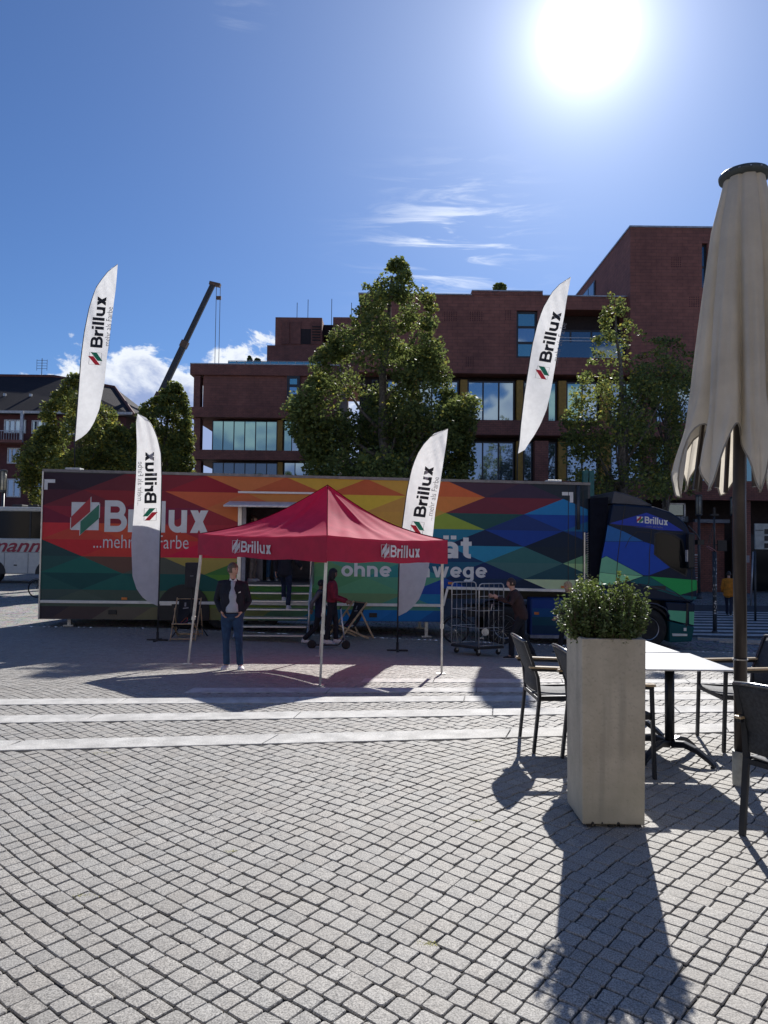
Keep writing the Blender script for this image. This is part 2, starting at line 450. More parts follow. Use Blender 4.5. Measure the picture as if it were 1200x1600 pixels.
# ---- the long granite slabs of the shallow steps
steps = empty('plaza_steps', (0, 0, 0), kind='structure')
for k in range(5):
    xa = -0.92 - 2.03 * 5 + (0.0, 0.06, -0.1, 0.2, -.3)[k]
    x0 = NE[k][2]
    for i in range(11):
        a, c = xa + i * 2.03 + 0.004, xa + (i + 1) * 2.03 - 0.006
        if x0 is not None:
            if c < x0 + 0.3: continue
            a = max(a, x0)
        if a > 10: continue
        mb = MB(); nseg = 6; top = []; 
        sk = 0.10 if k == 0 else 0.05
        for j in range(nseg + 1):
            x = a + (c - a) * j / nseg
            for e in (0, 1):
                yy = near(k, x) + (0.0 if e == 0 else SW)
                top.append((x + (sk * (e - .5) * (1 if a > -4 else .4)), yy, zf(x, near(k, x) - .01 + 0 * yy, k) + 0.003))
        vs_ = top + [(p[0], p[1], p[2] - 0.17) for p in top]
        nn = len(top); fs_ = []
        for j in range(nseg):
            q = 2 * j; fs_ += [(q, q + 2, q + 3, q + 1), (nn + q, nn + q + 1, nn + q + 3, nn + q + 2), (q, nn + q, nn + q + 2, q + 2), (q + 1, q + 3, nn + q + 3, nn + q + 1)]
        fs_ += [(0, 1, nn + 1, nn), (nn - 2, nn + nn - 2, nn + nn - 1, nn - 1)]
        mb.add(vs_, fs_); mb.build('step_slab', m_slab, steps, bevel=0.006)
# ================================================================ lettering
_tc = {}
def text2d(txt, bold=0.0, shear=0.0, spacing=1.0):
    key = (txt, bold, shear, spacing)
    if key in _tc: return _tc[key]
    c = bpy.data.curves.new('t', 'FONT'); c.body = txt; c.size = 1.0; c.offset = bold; c.shear = shear
    c.space_character = spacing; c.resolution_u = 3
    o = bpy.data.objects.new('t', c); col.objects.link(o)
    dg = bpy.context.evaluated_depsgraph_get(); dg.update()
    me = bpy.data.meshes.new_from_object(o.evaluated_get(dg))
    vs = [(v.co.x, v.co.y) for v in me.vertices]; fs = [tuple(p.vertices) for p in me.polygons]
    bpy.data.objects.remove(o); bpy.data.curves.remove(c); bpy.data.meshes.remove(me)
    x0 = min(v[0] for v in vs); x1 = max(v[0] for v in vs); y0 = min(v[1] for v in vs); y1 = max(v[1] for v in vs)
    vs = [((v[0] - x0) / (x1 - x0), (v[1] - y0) / (y1 - y0)) for v in vs]
    _tc[key] = (vs, fs); return _tc[key]
def arc(cx, cy, rx, ry, a0, a1, n=12):
    return [(cx + rx * math.cos(R(a0 + (a1 - a0) * i / n)), cy + ry * math.sin(R(a0 + (a1 - a0) * i / n))) for i in range(n + 1)]
XH = .72
BG = {'B': (.78, [[(.1, 0), (.1, 1)], [(.1, .095), (.43, .095)] + arc(.43, .305, .225, .21, -90, 90)[1:] + [(.1, .515)], [(.1, .905), (.40, .905)] + arc(.40, .71, .20, .195, 90, -90)[1:] + [(.1, .515)]]),
 'r': (.44, [[(.1, 0), (.1, XH)], arc(.40, .36, .30, .265, 180, 88)]),
 'i': (.30, [[(.1, 0), (.1, XH)], [(.1, .83), (.1, 1.0)]]),
 'l': (.30, [[(.1, 0), (.1, 1)]]),
 'u': (.72, [[(.1, XH), (.1, .30)] + arc(.31, .30, .21, .205, 180, 360)[1:], [(.52, 0), (.52, XH)]]),
 'o': (.72, [arc(.33, XH / 2, .235, XH / 2 - .09, 0, 360, 24)]),
 'e': (.70, [arc(.33, XH / 2, .235, XH / 2 - .09, 0, 320, 20), [(.1, XH / 2 - .02), (.57, XH / 2 - .02)]]),
 'n': (.72, [[(.1, 0), (.1, XH)], arc(.31, .42, .21, .205, 180, 0) + [(.52, 0)]]),
 'h': (.72, [[(.1, 0), (.1, 1)], arc(.31, .42, .21, .205, 180, 0) + [(.52, 0)]]),
 'm': (1.08, [[(.1, 0), (.1, XH)], arc(.285, .44, .185, .185, 180, 0) + [(.47, 0)], arc(.655, .44, .185, .185, 180, 0) + [(.84, 0)]]),
 'a': (.68, [[(.50, 0), (.50, .46)][::1], arc(.30, .45, .20, .18, 0, 155), arc(.28, .21, .18, .125, 0, 360, 20)]),
 't': (.46, [[(.18, .92), (.18, .22)] + arc(.34, .22, .16, .13, 180, 275)[1:], [(0, XH - .075), (.38, XH - .075)]]),
 'g': (.74, [arc(.33, XH / 2, .225, XH / 2 - .09, 0, 360, 24), [(.54, XH), (.54, -.08)] + arc(.32, -.06, .22, .16, 0, -150)[1:]]),
 'U': (.86, [[(.1, 1), (.1, .38)] + arc(.38, .36, .28, .265, 180, 360)[1:] + [(.66, 1)]]),
 'Q': (.98, [arc(.45, .5, .345, .41, 0, 360, 28), [(.52, .28), (.86, -.04)]]),
 'x': (.66, []), 'w': (1.02, []), ' ': (.34, [])}
BG['\u00e4'] = (.68, BG['a'][1] + [[(.17, .83), (.17, 1.0)], [(.43, .83), (.43, 1.0)]])
XP = {'x': [[(0, 0), (.25, 0), (.60, XH), (.35, XH)], [(0, XH), (.35, 0), (.60, 0), (.25, XH)]],
      'w': [[(0, XH), (.22, 0), (.40, 0), (.20, XH)], [(.22, 0), (.38, XH), (.56, XH), (.40, 0)], [(.40, XH), (.56, 0), (.74, 0), (.58, XH)], [(.56, 0), (.75, XH), (.95, XH), (.74, 0)]]}
def bold2d(txt, wd=.19):
    """bold grotesque lettering drawn as strokes; returns vertices with a tiny layer number, and faces"""
    vs, fs, x = [], [], 0.0; layer = 0
    for ch in txt:
        adv, strokes = BG[ch]
        for st in strokes:
            n = len(st); closed = (abs(st[0][0] - st[-1][0]) + abs(st[0][1] - st[-1][1]) < 1e-6)
            o = len(vs)
            for i, (px_, py_) in enumerate(st):
                if closed: a, c = st[(i - 1) % (n - 1)], st[(i + 1) % (n - 1)]
                else: a, c = st[max(i - 1, 0)], st[min(i + 1, n - 1)]
                dx, dy = c[0] - a[0], c[1] - a[1]; L = math.hypot(dx, dy) or 1
                nx_, ny_ = -dy / L * wd / 2, dx / L * wd / 2
                vs.append((x + px_ + nx_, py_ + ny_, layer)); vs.append((x + px_ - nx_, py_ - ny_, layer))
            for i in range(n - 1): fs.append((o + 2 * i, o + 2 * i + 1, o + 2 * i + 3, o + 2 * i + 2))
            layer += 1
        for pl in XP.get(ch, []):
            o = len(vs); vs += [(x + p[0], p[1], layer) for p in pl]; fs.append((o, o + 1, o + 2, o + 3)); layer += 1
        x += adv
    x0 = min(v[0] for v in vs); x1 = max(v[0] for v in vs); y0 = min(v[1] for v in vs); y1 = max(v[1] for v in vs)
    return [((v[0] - x0) / (x1 - x0), (v[1] - y0) / (y1 - y0), v[2] % 4) for v in vs], fs
def put_bold(name, txt, fmap, mat, parent, wd=.19, back=False):
    """one object per letter group; overlapping strokes lie a hair apart"""
    vs, fs = bold2d(txt, wd); mb = MB(); pts = []
    for a, c, l in vs:
        p = Vector(fmap(a, c)); pts.append((p.x, p.y - l * .0012, p.z))
    mb.add(pts, fs); return mb.build(name, mat, parent)
def put_text(name, txt, fmap, mat, parent, bold=0.0, shear=0.0, spacing=1.0):
    vs, fs = text2d(txt, bold, shear, spacing)
    mb = MB(); mb.add([fmap(a, c) for a, c in vs], fs)
    return mb.build(name, mat, parent)
RED_BAR = [(0, .05), (0, .47), (.68, 1.17), (.68, .66)]
GREEN_BAR = [(.34, -.17), (1.0, .42), (1.0, .93), (.34, .30)]
def clip(poly, x0, z0, x1, z1):
    def cut(pl, ins, inter):
        o = []
        for i in range(len(pl)):
            a, c = pl[i - 1], pl[i]
            if ins(c):
                if not ins(a): o.append(inter(a, c))
                o.append(c)
            elif ins(a): o.append(inter(a, c))
        return o
    def ix(v): return lambda a, c: (v, a[1] + (c[1] - a[1]) * (v - a[0]) / (c[0] - a[0]))
    def iz(v): return lambda a, c: (a[0] + (c[0] - a[0]) * (v - a[1]) / (c[1] - a[1]), v)
    for ins, it in ((lambda p: p[0] >= x0 - 1e-9, ix(x0)), (lambda p: p[0] <= x1 + 1e-9, ix(x1)), (lambda p: p[1] >= z0 - 1e-9, iz(z0)), (lambda p: p[1] <= z1 + 1e-9, iz(z1))):
        if not poly: return []
        poly = cut(poly, ins, it)
    return poly
LIV = 2.0
def paint(c, k=None, rough=0.32):
    k = LIV if k is None else k
    l = srgb(c); l = tuple(min(.8, v * k) for v in l)
    return M('livery_%d_%d_%d' % tuple(c), l, rough=rough + .1, var=0.02, spec=0.16)
m_white_print = M('white_print', (0.78, 0.78, 0.75), rough=0.4, var=0.03)
m_print_red = M('print_red', (0.50, 0.03, 0.045), rough=0.4, var=0.03)
m_print_green = M('print_green', (0.02, 0.20, 0.12), rough=0.4, var=0.03)
m_print_black = M('print_black', (0.03, 0.032, 0.04), rough=0.6, var=0.03)
m_print_grey = M('print_grey', (0.28, 0.28, 0.29), rough=0.6, var=0.03)
m_alu = M('aluminium', (0.62, 0.62, 0.60), rough=0.38, metal=0.85, var=0.06)
m_rail = M('pale_rail', (0.74, 0.73, 0.69), rough=0.35, metal=0.2, var=0.05)
m_black = M('black_plastic', (0.018, 0.018, 0.02), rough=0.5, var=0.1)
m_rubber = M('tyre_rubber', (0.02, 0.02, 0.02), rough=0.85, var=0.2, dirt=0.2)
m_dark = M('dark_interior', (0.03, 0.03, 0.035), rough=0.8)
m_steel = M('galvanised_steel', (0.55, 0.56, 0.56), rough=0.4, metal=0.8, var=0.12, scale=20)
m_glass_dark = M('dark_glass', (0.008, 0.010, 0.012), rough=0.08, var=0.0, spec=0.22)
# ================================================================ show trailer
TA = at(64, 842, 19.0); TA.z = 0; TB = at(922, 850, 19.6); TB.z = 0
TE = (TB - TA); TL = TE.length; TE.normalize(); TN = Vector((TE.y, -TE.x, 0))
TROT = math.atan2(TE.y, TE.x); TZ = -0.66
TA.z = TZ
def tp(px, py, off=0.0):
    """(u, z) on the trailer's side plane moved `off` metres towards the square"""
    d = ray(px, py); A = TA + TN * off; t = (A - CAM).dot(TN) / d.dot(TN); p = CAM + d * t
    return ((p - TA).dot(TE), p.z - TZ)
trailer = empty('show_trailer', TA, TROT, 'long box show trailer printed with rainbow diamonds and large white lettering', 'trailer')
DEP = 2.5
ztl = tp(66, 733.5)[1]; ztr = tp(920, 755)[1]; TL = tp(922, 800)[0]
def ztop(u): return ztl + (ztr - ztl) * u / TL
uG = tp(692, 900)[0]; zlow = tp(300, 969)[1]; zgo = tp(800, 921)[1]
ud0, zd0 = tp(373, 911); ud1, zd1 = tp(489, 790)
m_tbody = M('trailer_body_paint', (0.05, 0.06, 0.07), rough=0.4)
m_lining = M('trailer_lining', (0.10, 0.10, 0.11), rough=0.7)
def tpr(name, poly, y0, y1, mat, parent=trailer, **k):
    mb = MB(); mb.prism(poly, lambda u, z: (u, y0, z), lambda u, z: (u, y1, z)); return mb.build(name, mat, parent, **k)
mb = MB()
for poly in ([(0, zlow), (ud0, zlow), (ud0, ztop(ud0)), (0, ztl)],
             [(ud1, zlow), (uG, zlow), (uG, zgo), (TL, zgo), (TL, ztr), (ud1, ztop(ud1))],
             [(ud0, zd1), (ud1, zd1), (ud1, ztop(ud1)), (ud0, ztop(ud0))],
             [(ud0, zlow), (ud1, zlow), (ud1, zd0), (ud0, zd0)]):
    mb.prism(poly, lambda u, z: (u, 0, z), lambda u, z: (u, DEP, z))
mb.build('body', m_tbody, trailer)
mb = MB(); mb.box(ud0 + .002, DEP - .3, zd0 + .002, ud1 - .002, DEP - .25, zd1 - .002); mb.build('cabin_back_wall', m_lining, trailer)
mb = MB(); mb.box(ud0 + .002, .02, zd0 + .001, ud1 - .002, DEP - .3, zd0 + .02); mb.build('cabin_floor', M('cabin_floor', (.12, .12, .12), rough=.6), trailer)
mb = MB(); mb.box(ud0 + .01, .9, zd0 + .02, ud0 + .5, DEP - .4, zd1 - .9); mb.build('display_cabinet', M('cabinet', (.16, .16, .17), rough=.5), trailer)
# livery: triangles of a diamond lattice
CW = 1.043; RH = 0.4276; ZR = tp(64, 842)[1]
tab = {3: "42,30,38 44,34,42 85,36,42 100,32,40 118,28,38 158,92,52 148,74,45 160,128,48 152,76,45 158,122,52 168,82,48 60,43,54 50,40,55 35,42,48 27,38,42",
 2: "62,33,42 95,38,45 112,38,42 100,32,42 158,76,48 155,84,50 158,105,55 145,78,45 165,142,48 155,116,56 170,102,52 88,38,48 92,38,48 28,98,140 25,35,45",
 1: "97,33,48 116,38,48 110,38,44 95,30,50 120,38,46 158,88,50 155,112,50 155,95,45 168,136,52 158,120,55 112,128,50 30,64,62 26,45,88 20,55,118 24,76,110",
 0: "168,46,50 160,60,48 166,68,46 150,55,42 132,40,48 152,46,50 162,120,50 125,122,60 172,146,50 150,130,50 28,92,112 20,34,60 20,50,112 15,30,46 15,45,92",
 -1: "38,58,58 162,42,45 165,52,45 165,42,50 168,32,55 166,112,50 142,132,60 92,116,60 72,122,92 40,110,120 18,46,76 34,108,134 42,84,82 18,32,44 82,122,90",
 -2: "38,68,64 30,82,72 85,62,52 70,72,62 132,117,60 58,98,50 112,120,60 80,120,80 70,122,100 44,110,106 24,72,94 18,36,72 52,86,84 26,60,68 122,152,106",
 -3: "33,70,65 26,62,60 30,78,70 28,72,66 28,68,62 72,112,45 60,110,60 70,118,80 76,126,90 70,122,96 24,56,118 18,38,60 18,32,50 150,164,126 120,150,110",
 -4: "54,67,62 62,74,64 58,70,60 66,80,62 72,96,50 86,106,48 80,100,60 80,110,70 86,112,76 60,110,96 25,94,126 20,60,90 20,40,60 150,164,126 60,80,70",
 -5: "50,44,47 62,52,50 78,72,62 88,84,62 92,92,60 90,98,60 60,90,70 30,85,110 25,90,140 20,85,134 22,70,118 20,60,90 20,40,60 20,40,60 20,40,60"}
rects = [(0.03, zlow + .01, ud0 - .03, 99), (ud0 - .03, zd1 + .03, ud1 + .03, 99), (ud1 + .03, zlow + .01, uG - .01, 99), (uG - .01, zgo + .01, TL - .06, 99), (ud0 - .03, zlow + .01, ud1 + .03, zd0 - .03)]
slots = []; lv = MB()
for j, row in tab.items():
    for i, cs in enumerate(row.split()):
        c = tuple(int(v) for v in cs.split(','))
        z0, z1 = ZR + RH * j, ZR + RH * (j + 1)
        if j == 3: z1 = ZR + RH * 4
        zc = -0.0042
        if (i + j + 1) % 2 == 0: tri = [((i - 1) * CW, z0), ((i + 1) * CW, z0), (i * CW, z1)]
        else: tri = [((i - 1) * CW, z1), (i * CW, z0), ((i + 1) * CW, z1)]
        if j == -5: tri = [((i - .5) * CW - .25, zlow), ((i + .5) * CW - .25, zlow), ((i + .5) * CW + .25, z1), ((i - .5) * CW + .25, z1)]
        mt = paint(c)
        if mt not in slots: slots.append(mt)
        for r in rects:
            p = clip([(a, z + zc * a) for a, z in tri], r[0], r[1], r[2], min(r[3], 50))
            if len(p) < 3: continue
            zt = ztop(sum(q[0] for q in p) / len(p)) - .05
            p = clip(p, -9, -9, 99, zt)
            if len(p) < 3: continue
            lv.cm = slots.index(mt); lv.poly([(u, -0.004, z) for u, z in p])
lv.build('printed_side', slots, trailer)
# thin horizontal panel joints, frame trims
mb = MB()
mb.bar((0, -.012, ztl - .02), (TL, -.012, ztr - .02), .05, .07); mb.build('roof_trim', M('roof_trim', (.20, .19, .19), rough=.4, metal=.4), trailer)
mb = MB(); mb.bar((.012, -.012, zlow), (.012, -.012, ztl - .05), .035, .04, up=(0, 1, 0)); mb.build('corner_trim', m_alu, trailer)
a = tp(64, 939.5); c = tp(692, 946)
mb = MB(); mb.bar((a[0], -.03, a[1]), (ud0 + .1, -.03, a[1] + (c[1] - a[1]) * .37), .05, .075); mb.bar((ud0 + .1, -.03, a[1] + (c[1] - a[1]) * .37), (c[0] - .02, -.03, c[1]), .05, .075)
a = tp(698, 918.5); c = tp(915, 923.5)
mb.bar((a[0], -.03, a[1]), (c[0], -.03, c[1]), .05, .075); mb.build('side_rail', m_rail, trailer, bevel=.008)
# corner of the step up to the gooseneck
a = tp(692, 946); c = tp(699, 919)
mb = MB(); mb.bar((a[0], -.03, a[1]), (c[0], -.03, c[1]), .05, .06); mb.build('side_rail', m_rail, trailer)
# L marks
def lm(px0, py0, px1, py1, right=False):
    a = tp(px0, py1); c = tp(px1, py0); t = .09; y = -.009
    mb = MB(); mb.poly([(a[0], y, c[1] - t), (c[0], y, c[1] - t), (c[0], y, c[1]), (a[0], y, c[1])])
    x = c[0] - t if right else a[0]
    mb.poly([(x, y, a[1]), (x + t, y, a[1]), (x + t, y, c[1] - t), (x, y, c[1] - t)])
    mb.build('corner_mark', m_white_print, trailer)
lm(69, 749, 86.5, 765); lm(878, 769, 895.5, 785, True)
def tmap(x0, y0, x1, y1, off=-.009):
    """box in photo pixels on the trailer side: left-bottom, right-top"""
    a = tp(x0, y1); c = tp(x1, y0)
    dz = (tp(x1, y1)[1] - a[1])
    return lambda s, t: (a[0] + (c[0] - a[0]) * s, off, a[1] + (c[1] - a[1] - 0) * t)
put_bold('lettering', 'Brillux', tmap(163, 784, 326, 831), m_white_print, trailer)
put_text('slogan_lettering', '...mehr als Farbe', tmap(146, 837, 295, 856), m_white_print, trailer, bold=-.006)
lg = tmap(111, 785, 155.5, 828)
mb = MB(); mb.poly([lg(0, 0), lg(1, 0), lg(1, 1), lg(0, 1)]); mb.build('logo_square', m_white_print, trailer)
lg2 = tmap(111, 785, 155.5, 828, -.014); lg3 = tmap(111, 785, 155.5, 828, -.019)
def grow(p, g):
    cx = sum(a[0] for a in p) / 4; cy = sum(a[1] for a in p) / 4
    return [(a[0] + g * (1 if a[0] > cx else -1), a[1] + g * 1.2 * (1 if a[1] > cy else -1)) for a in p]
for p, mt in ((RED_BAR, m_print_red), (GREEN_BAR, m_print_green)):
    mb = MB(); mb.poly([lg2(*q) for q in grow(p, .03)]); mb.build('logo_outline', m_white_print, trailer)
    mb = MB(); mb.poly([lg3(*q) for q in p]); mb.build('logo_bar', mt, trailer)
put_bold('lettering', 'Qualit\u00e4t', tmap(533, 837, 737, 874), m_white_print, trailer)
put_bold('lettering', 'ohne Umwege', tmap(533, 879.5, 761, 908), m_white_print, trailer)
# door surround, awning flap and lamp bar
mb = MB()
for u in (ud0, ud1): mb.box(u - .05, -.03, zd0, u + .05, .04, zd1)
mb.box(ud0 - .05, -.03, zd1 - .001, ud1 + .05, .04, zd1 + .06); mb.build('door_frame', m_alu, trailer, bevel=.006)
mb = MB(); mb.box(ud0 + .06, -.02, zd0 + .02, ud0 + .16, .05, zd1 - .02); mb.build('door_jamb', M('jamb_grey', (.30, .31, .33), rough=.5), trailer)
a = tp(347, 793, .9); c = tp(500, 783, 0)
mb = MB(); z0 = tp(360, 792, .85)[1]
mb.prism([(-.9, z0), (0, z0 + .13), (0, z0 + .19), (-.9, z0 + .05)], lambda y, z: (ud0 - .28, y, z), lambda y, z: (ud1 + .3, y, z)); mb.build('door_awning', M('awning_white', (.72, .71, .66), rough=.4), trailer, bevel=.01)
mb = MB(); mb.bar((ud0 - .05, -.06, z0 + .42), (ud1 + .1, -.06, z0 + .42), .06, .05); mb.build('awning_housing', m_rail, trailer)
# small markers
for px, py in ((195, 935), (704, 911), (880, 917)):
    u, z = tp(px, py); mb = MB(); mb.box(u - .07, -.05, z - .03, u + .07, -.03, z + .03); mb.build('side_marker', M('amber_marker', (.7, .2, .03), rough=.3), trailer)
for px, py in ((176, 956.5), (583, 961)):
    u, z = tp(px, py); mb = MB(); mb.box(u - .1, -.03, z - .055, u + .1, -.005, z + .055); mb.build('hatch', m_black, trailer)
# rear legs, landing legs, roof box, wheels
for px, yo in ((101, .35), (101, 2.1), (668, .3), (668, 2.2)):
    u, z = tp(px, 960); p = TA + TE * u - TN * yo; g = zf(p.x, p.y) - TZ
    mb = MB(); mb.box(u - .045, yo - .045, g + .03, u + .045, yo + .045, zlow + .1); mb.box(u - .13, yo - .11, g + .001, u + .13, yo + .11, g + .04); mb.build('support_leg', m_steel, trailer, bevel=.005)
for px, w_ in ((112, 44), (868, 40)):
    u, z = tp(px, 750); mb = MB(); mb.box(u - .2, .05, ztop(u) + .0, u + .18, .35, ztop(u) + .07); mb.build('roof_cap', M('roof_cap', (.7, .7, .66), rough=.5), trailer, bevel=.01)
def wheel(parent, c, r, wd, rim=True, yaxis=True, sign=-1):
    """a lorry wheel: tyre > rim; c = hub centre on the outer face"""
    mb = MB(); pr = [(r * .56, 0.0), (r * .60, -.02), (r * .9, -.03), (r * .98, 0.02), (r, .06), (r, wd - .04), (r * .95, wd), (r * .5, wd)]
    mb.lathe(pr, 28, c, 'y'); ty = mb.build('tyre', m_rubber, parent, smooth=True)
    mb = MB(); mb.lathe([(0.0, .06), (r * .18, .02), (r * .24, .02), (r * .26, .07), (r * .42, .10), (r * .50, .02), (r * .57, -.012), (r * .585, .0), (r * .56, .12)], 28, c, 'y')
    for i in range(10):
        t = i * math.pi / 5; x, z = c[0] + math.cos(t) * r * .34, c[2] + math.sin(t) * r * .34
        mb.lathe([(.001, .02), (.018, .02), (.018, .1)], 6, (x, c[1], z), 'y')
    mb.build('rim', m_alu, ty, smooth=False)
    return ty
u, z = tp(290, 960)
pw = TA + TE * u; gz = zf(pw.x, pw.y) - TZ
for k in range(3):
    for y in (.02, 2.1): wheel(trailer, (u + (k - 0) * 1.0 - .05, y + .03, gz + .5), .5, .35)
for k in range(1):
    mb = MB(); n = 20; ua = u - .05
    pts = [(ua + .66 * math.cos(math.pi * i / n), gz + .5 + .66 * math.sin(math.pi * i / n)) for i in range(n + 1)]
    pts += [(ua - .66, zlow - .002), (ua + .66, zlow - .002)]
    mb.prism(pts, lambda a, z: (a, -.046, z), lambda a, z: (a, -.0045, z)); mb.build('wheel_arch', m_black, trailer)
    mb = MB()
    mb.box(ua - .6, -.055, gz + .62, ua - .3, -.046, gz + .66); mb.build('arch_reflector', m_rail, trailer)
# underside frame
mb = MB(); mb.box(.5, .5, .45, uG, .7, zlow + .01); mb.box(.5, 1.8, .45, uG, 2.0, zlow + .01); mb.box(uG, .6, zgo - .3, TL - .3, .8, zgo - .002); mb.box(uG, 1.7, zgo - .3, TL - .3, 1.9, zgo - .002)
mb.box(u - .3, .9, gz + .42, u + 2.2, 1.6, gz + .58); mb.build('chassis_frame', m_black, trailer)
mb = MB(); mb.box(uG - .02, .03, zlow + .03, uG + .04, DEP - .03, zgo + .05); mb.build('step_bulkhead', m_black, trailer)
# corrugated hose column and seams at the front corner
mb = MB()
u0, z0 = tp(913, 905); u1, z1 = tp(921, 832)
mb.box(u0 - .02, -.03, z0, u0 + .015, -.005, z1)
mb.build('corner_strip', m_alu, trailer)
mb = MB()
k = 0
zz_ = z0
while zz_ < z1:
    mb.bar((u0 + .05, -.02, zz_), (u0 + .13, -.02, zz_ + .03), .02, .025); zz_ += .06
mb.build('hinge_teeth', m_steel, trailer)
mb = MB()
for px in (888, 899, 911):
    u_, z_ = tp(px, 760); mb.box(u_ - .008, -.011, zgo + .05, u_ + .008, -.0045, ztop(u_) - .06)
mb.build('door_seam', m_black, trailer)
mb = MB(); u_, z_ = tp(903, 760); mb.tube([(u_, -.03, zgo + 1.6), (u_, -.03, ztop(u_) - .08)], .05, 10); mb.build('corner_post', m_tbody, trailer, smooth=True)
# stairs
gstair = zf(-2.6, 18.0)
su0, _ = tp(382, 918, .3); su1, _ = tp(484, 918, .3)
stairs = empty('entrance_stairs', TA, TROT, 'folding aluminium stairs leading up to the open trailer doorway', 'stairs')
ns = 7; zfl = zd0; zg = gstair - TZ
for i in range(ns):
    z_ = zfl - (zfl - zg) * (i) / ns - .0; y_ = -.05 - i * .235
    mb = MB(); mb.box(su0, y_ - .27, z_ - .055, su1, y_, z_ - .015); mb.build('tread', m_alu, stairs, bevel=.006)
for u_ in (su0 - .03, su1 + .03):
    mb = MB(); mb.bar((u_, 0, zfl - .06), (u_, -.06 - ns * .235, zg + .06), .03, .14); mb.build('stringer', m_alu, stairs)
for u_ in (su1 + .07,):
    mb = MB(); p0 = (u_, -.03, zfl + .98); p1 = (u_, -ns * .235, zg + .95)
    mb.tube([(u_, -.03, zfl - .02), p0, p1, (u_, -ns * .235 - .02, zg + .02)], .022, 8)
    mb.tube([(u_, -.03, zfl + .45), (u_, -ns * .235, zg + .45)], .015, 8)
    mb.tube([(u_, -.8, (zfl + zg) / 2 - .05), (u_, -.8, (zfl + zg) / 2 + .95)], .016, 8)
    mb.build('handrail', m_alu, stairs, smooth=True)
# ================================================================ tractor unit
YT = 19.25
TR0 = at(930, 900, YT); gz = zf(7.3, 19.3)
TR0.z = gz
tractor = empty('lorry_cab', TR0, 0, 'dark blue and green lorry cab with white lettering above its side window', 'truck')
def cp(px, py, dy=0.0):
    p = at(px, py, YT + dy); return (p.x - TR0.x, p.z - gz)
def C(x, y): return (900 + x / 5.714, 760 + y / 5.714)
WD = 2.45
m_cab = M('cab_paint', (0.010, 0.022, 0.050), rough=0.35, var=0.02, spec=.18)
def cpoly(name, pts, y0, y1, mat, parent=tractor, **kw):
    mb = MB(); q = [cp(*C(*p)) for p in pts]
    mb.prism(q, lambda x, z: (x, y0, z), lambda x, z: (x, y1, z)); return mb.build(name, mat, parent, **kw)
upper = [(200, 900), (250, 560), (330, 155), (440, 160), (700, 180), (840, 225), (930, 280), (1000, 360), (1040, 470), (1062, 700), (1085, 880), (1082, 1000), (1040, 1040), (600, 1010), (440, 960)]
body = cpoly('cab_body', upper, 0, WD, m_cab, bevel=.05)
cpoly('front_corner', [(800, 1030), (1065, 1045), (1058, 1250), (835, 1200), (815, 1100)], .01, WD - .01, m_cab, bevel=.03)
cpoly('roof_spoiler', [(322, 153), (345, 40), (430, 60), (560, 100), (690, 168), (600, 172), (440, 158)], .05, WD - .05, M('spoiler', (.035, .045, .07), rough=.3), bevel=.02)
cpoly('bumper', [(835, 1205), (1058, 1255), (1035, 1385), (835, 1395)], -.01, WD, paint((15, 60, 62)), bevel=.03)
cpoly('bumper_lamp', [(855, 1312), (990, 1316), (990, 1335), (860, 1335)], -.03, 0, m_rail)
cpoly('fog_lamp', [(958, 1262), (982, 1262), (982, 1290), (958, 1290)], -.03, 0, m_rail)
lay = [((25, 38, 100), [(300, 330), (630, 235), (800, 300), (960, 400), (690, 385)], 0),
       ((24, 62, 100), [(283, 345), (430, 405), (600, 490), (260, 490)], 0),
       ((18, 44, 104), [(259, 493), (600, 493), (690, 520), (850, 718), (650, 795), (600, 792), (270, 620), (228, 640)], 0),
       ((70, 112, 88), [(270, 623), (600, 797), (330, 780), (210, 765), (228, 645)], 0),
       ((88, 132, 96), [(210, 768), (330, 783), (598, 800), (470, 845), (300, 880), (203, 880)], 0),
       ((24, 100, 50), [(655, 803), (1078, 838), (1080, 925), (930, 968)], 0),
       ((16, 58, 60), [(600, 803), (650, 803), (925, 970), (1075, 985), (1072, 1010), (1000, 1010), (480, 850)], 0),
       ((60, 112, 84), [(822, 1105), (985, 1115), (985, 1225), (838, 1190)], -.0),
       ((60, 112, 84), [(1010, 1118), (1056, 1120), (1052, 1238), (1010, 1228)], -.0)]
sl = []; mb = MB()
for c, pts, _ in lay:
    mt = paint(c, 3.4)
    if mt not in sl: sl.append(mt)
    mb.cm = sl.index(mt); mb.poly([(q[0], -.0045, q[1]) for q in [cp(*C(*p)) for p in pts]])
mb.build('printed_side', sl, tractor)
cpoly('side_window', [(712, 425), (765, 412), (880, 445), (940, 485), (988, 700), (975, 790), (850, 722), (706, 600)], -.012, -.005, m_glass_dark, bevel=.004)
cpoly('window_trim', [(700, 418), (760, 400), (885, 432), (952, 478), (1004, 705), (985, 806), (850, 733), (694, 608)], -.009, -.0048, m_black)
seam = MB()
def seamline(pts, w_=.018):
    q = [cp(*C(*p)) for p in pts]
    for a, c in zip(q, q[1:]): seam.bar((a[0], -.007, a[1]), (c[0], -.007, c[1]), w_, .006, up=(0, 1, 0))
seamline([(440, 160), (400, 400), (372, 640), (355, 880)]); seamline([(672, 390), (655, 600), (650, 860), (600, 930)]); seamline([(300, 340), (560, 360), (800, 402), (960, 430)])
seamline([(440, 545), (480, 460), (545, 405), (660, 410)], .012); seamline([(995, 1040), (985, 1250)], .05); seamline([(1030, 600), (1035, 1000)], .02)
seam.build('panel_gap', m_black, tractor)
mb = MB()
pts = [cp(*C(*p)) for p in [(560, 870), (700, 900), (900, 960), (1010, 1030)]]
mb.tube([(a, -.012, z) for a, z in pts], .016, 6)
pts = [cp(*C(*p)) for p in [(640, 1040), (720, 1050), (800, 1090), (835, 1160)]]
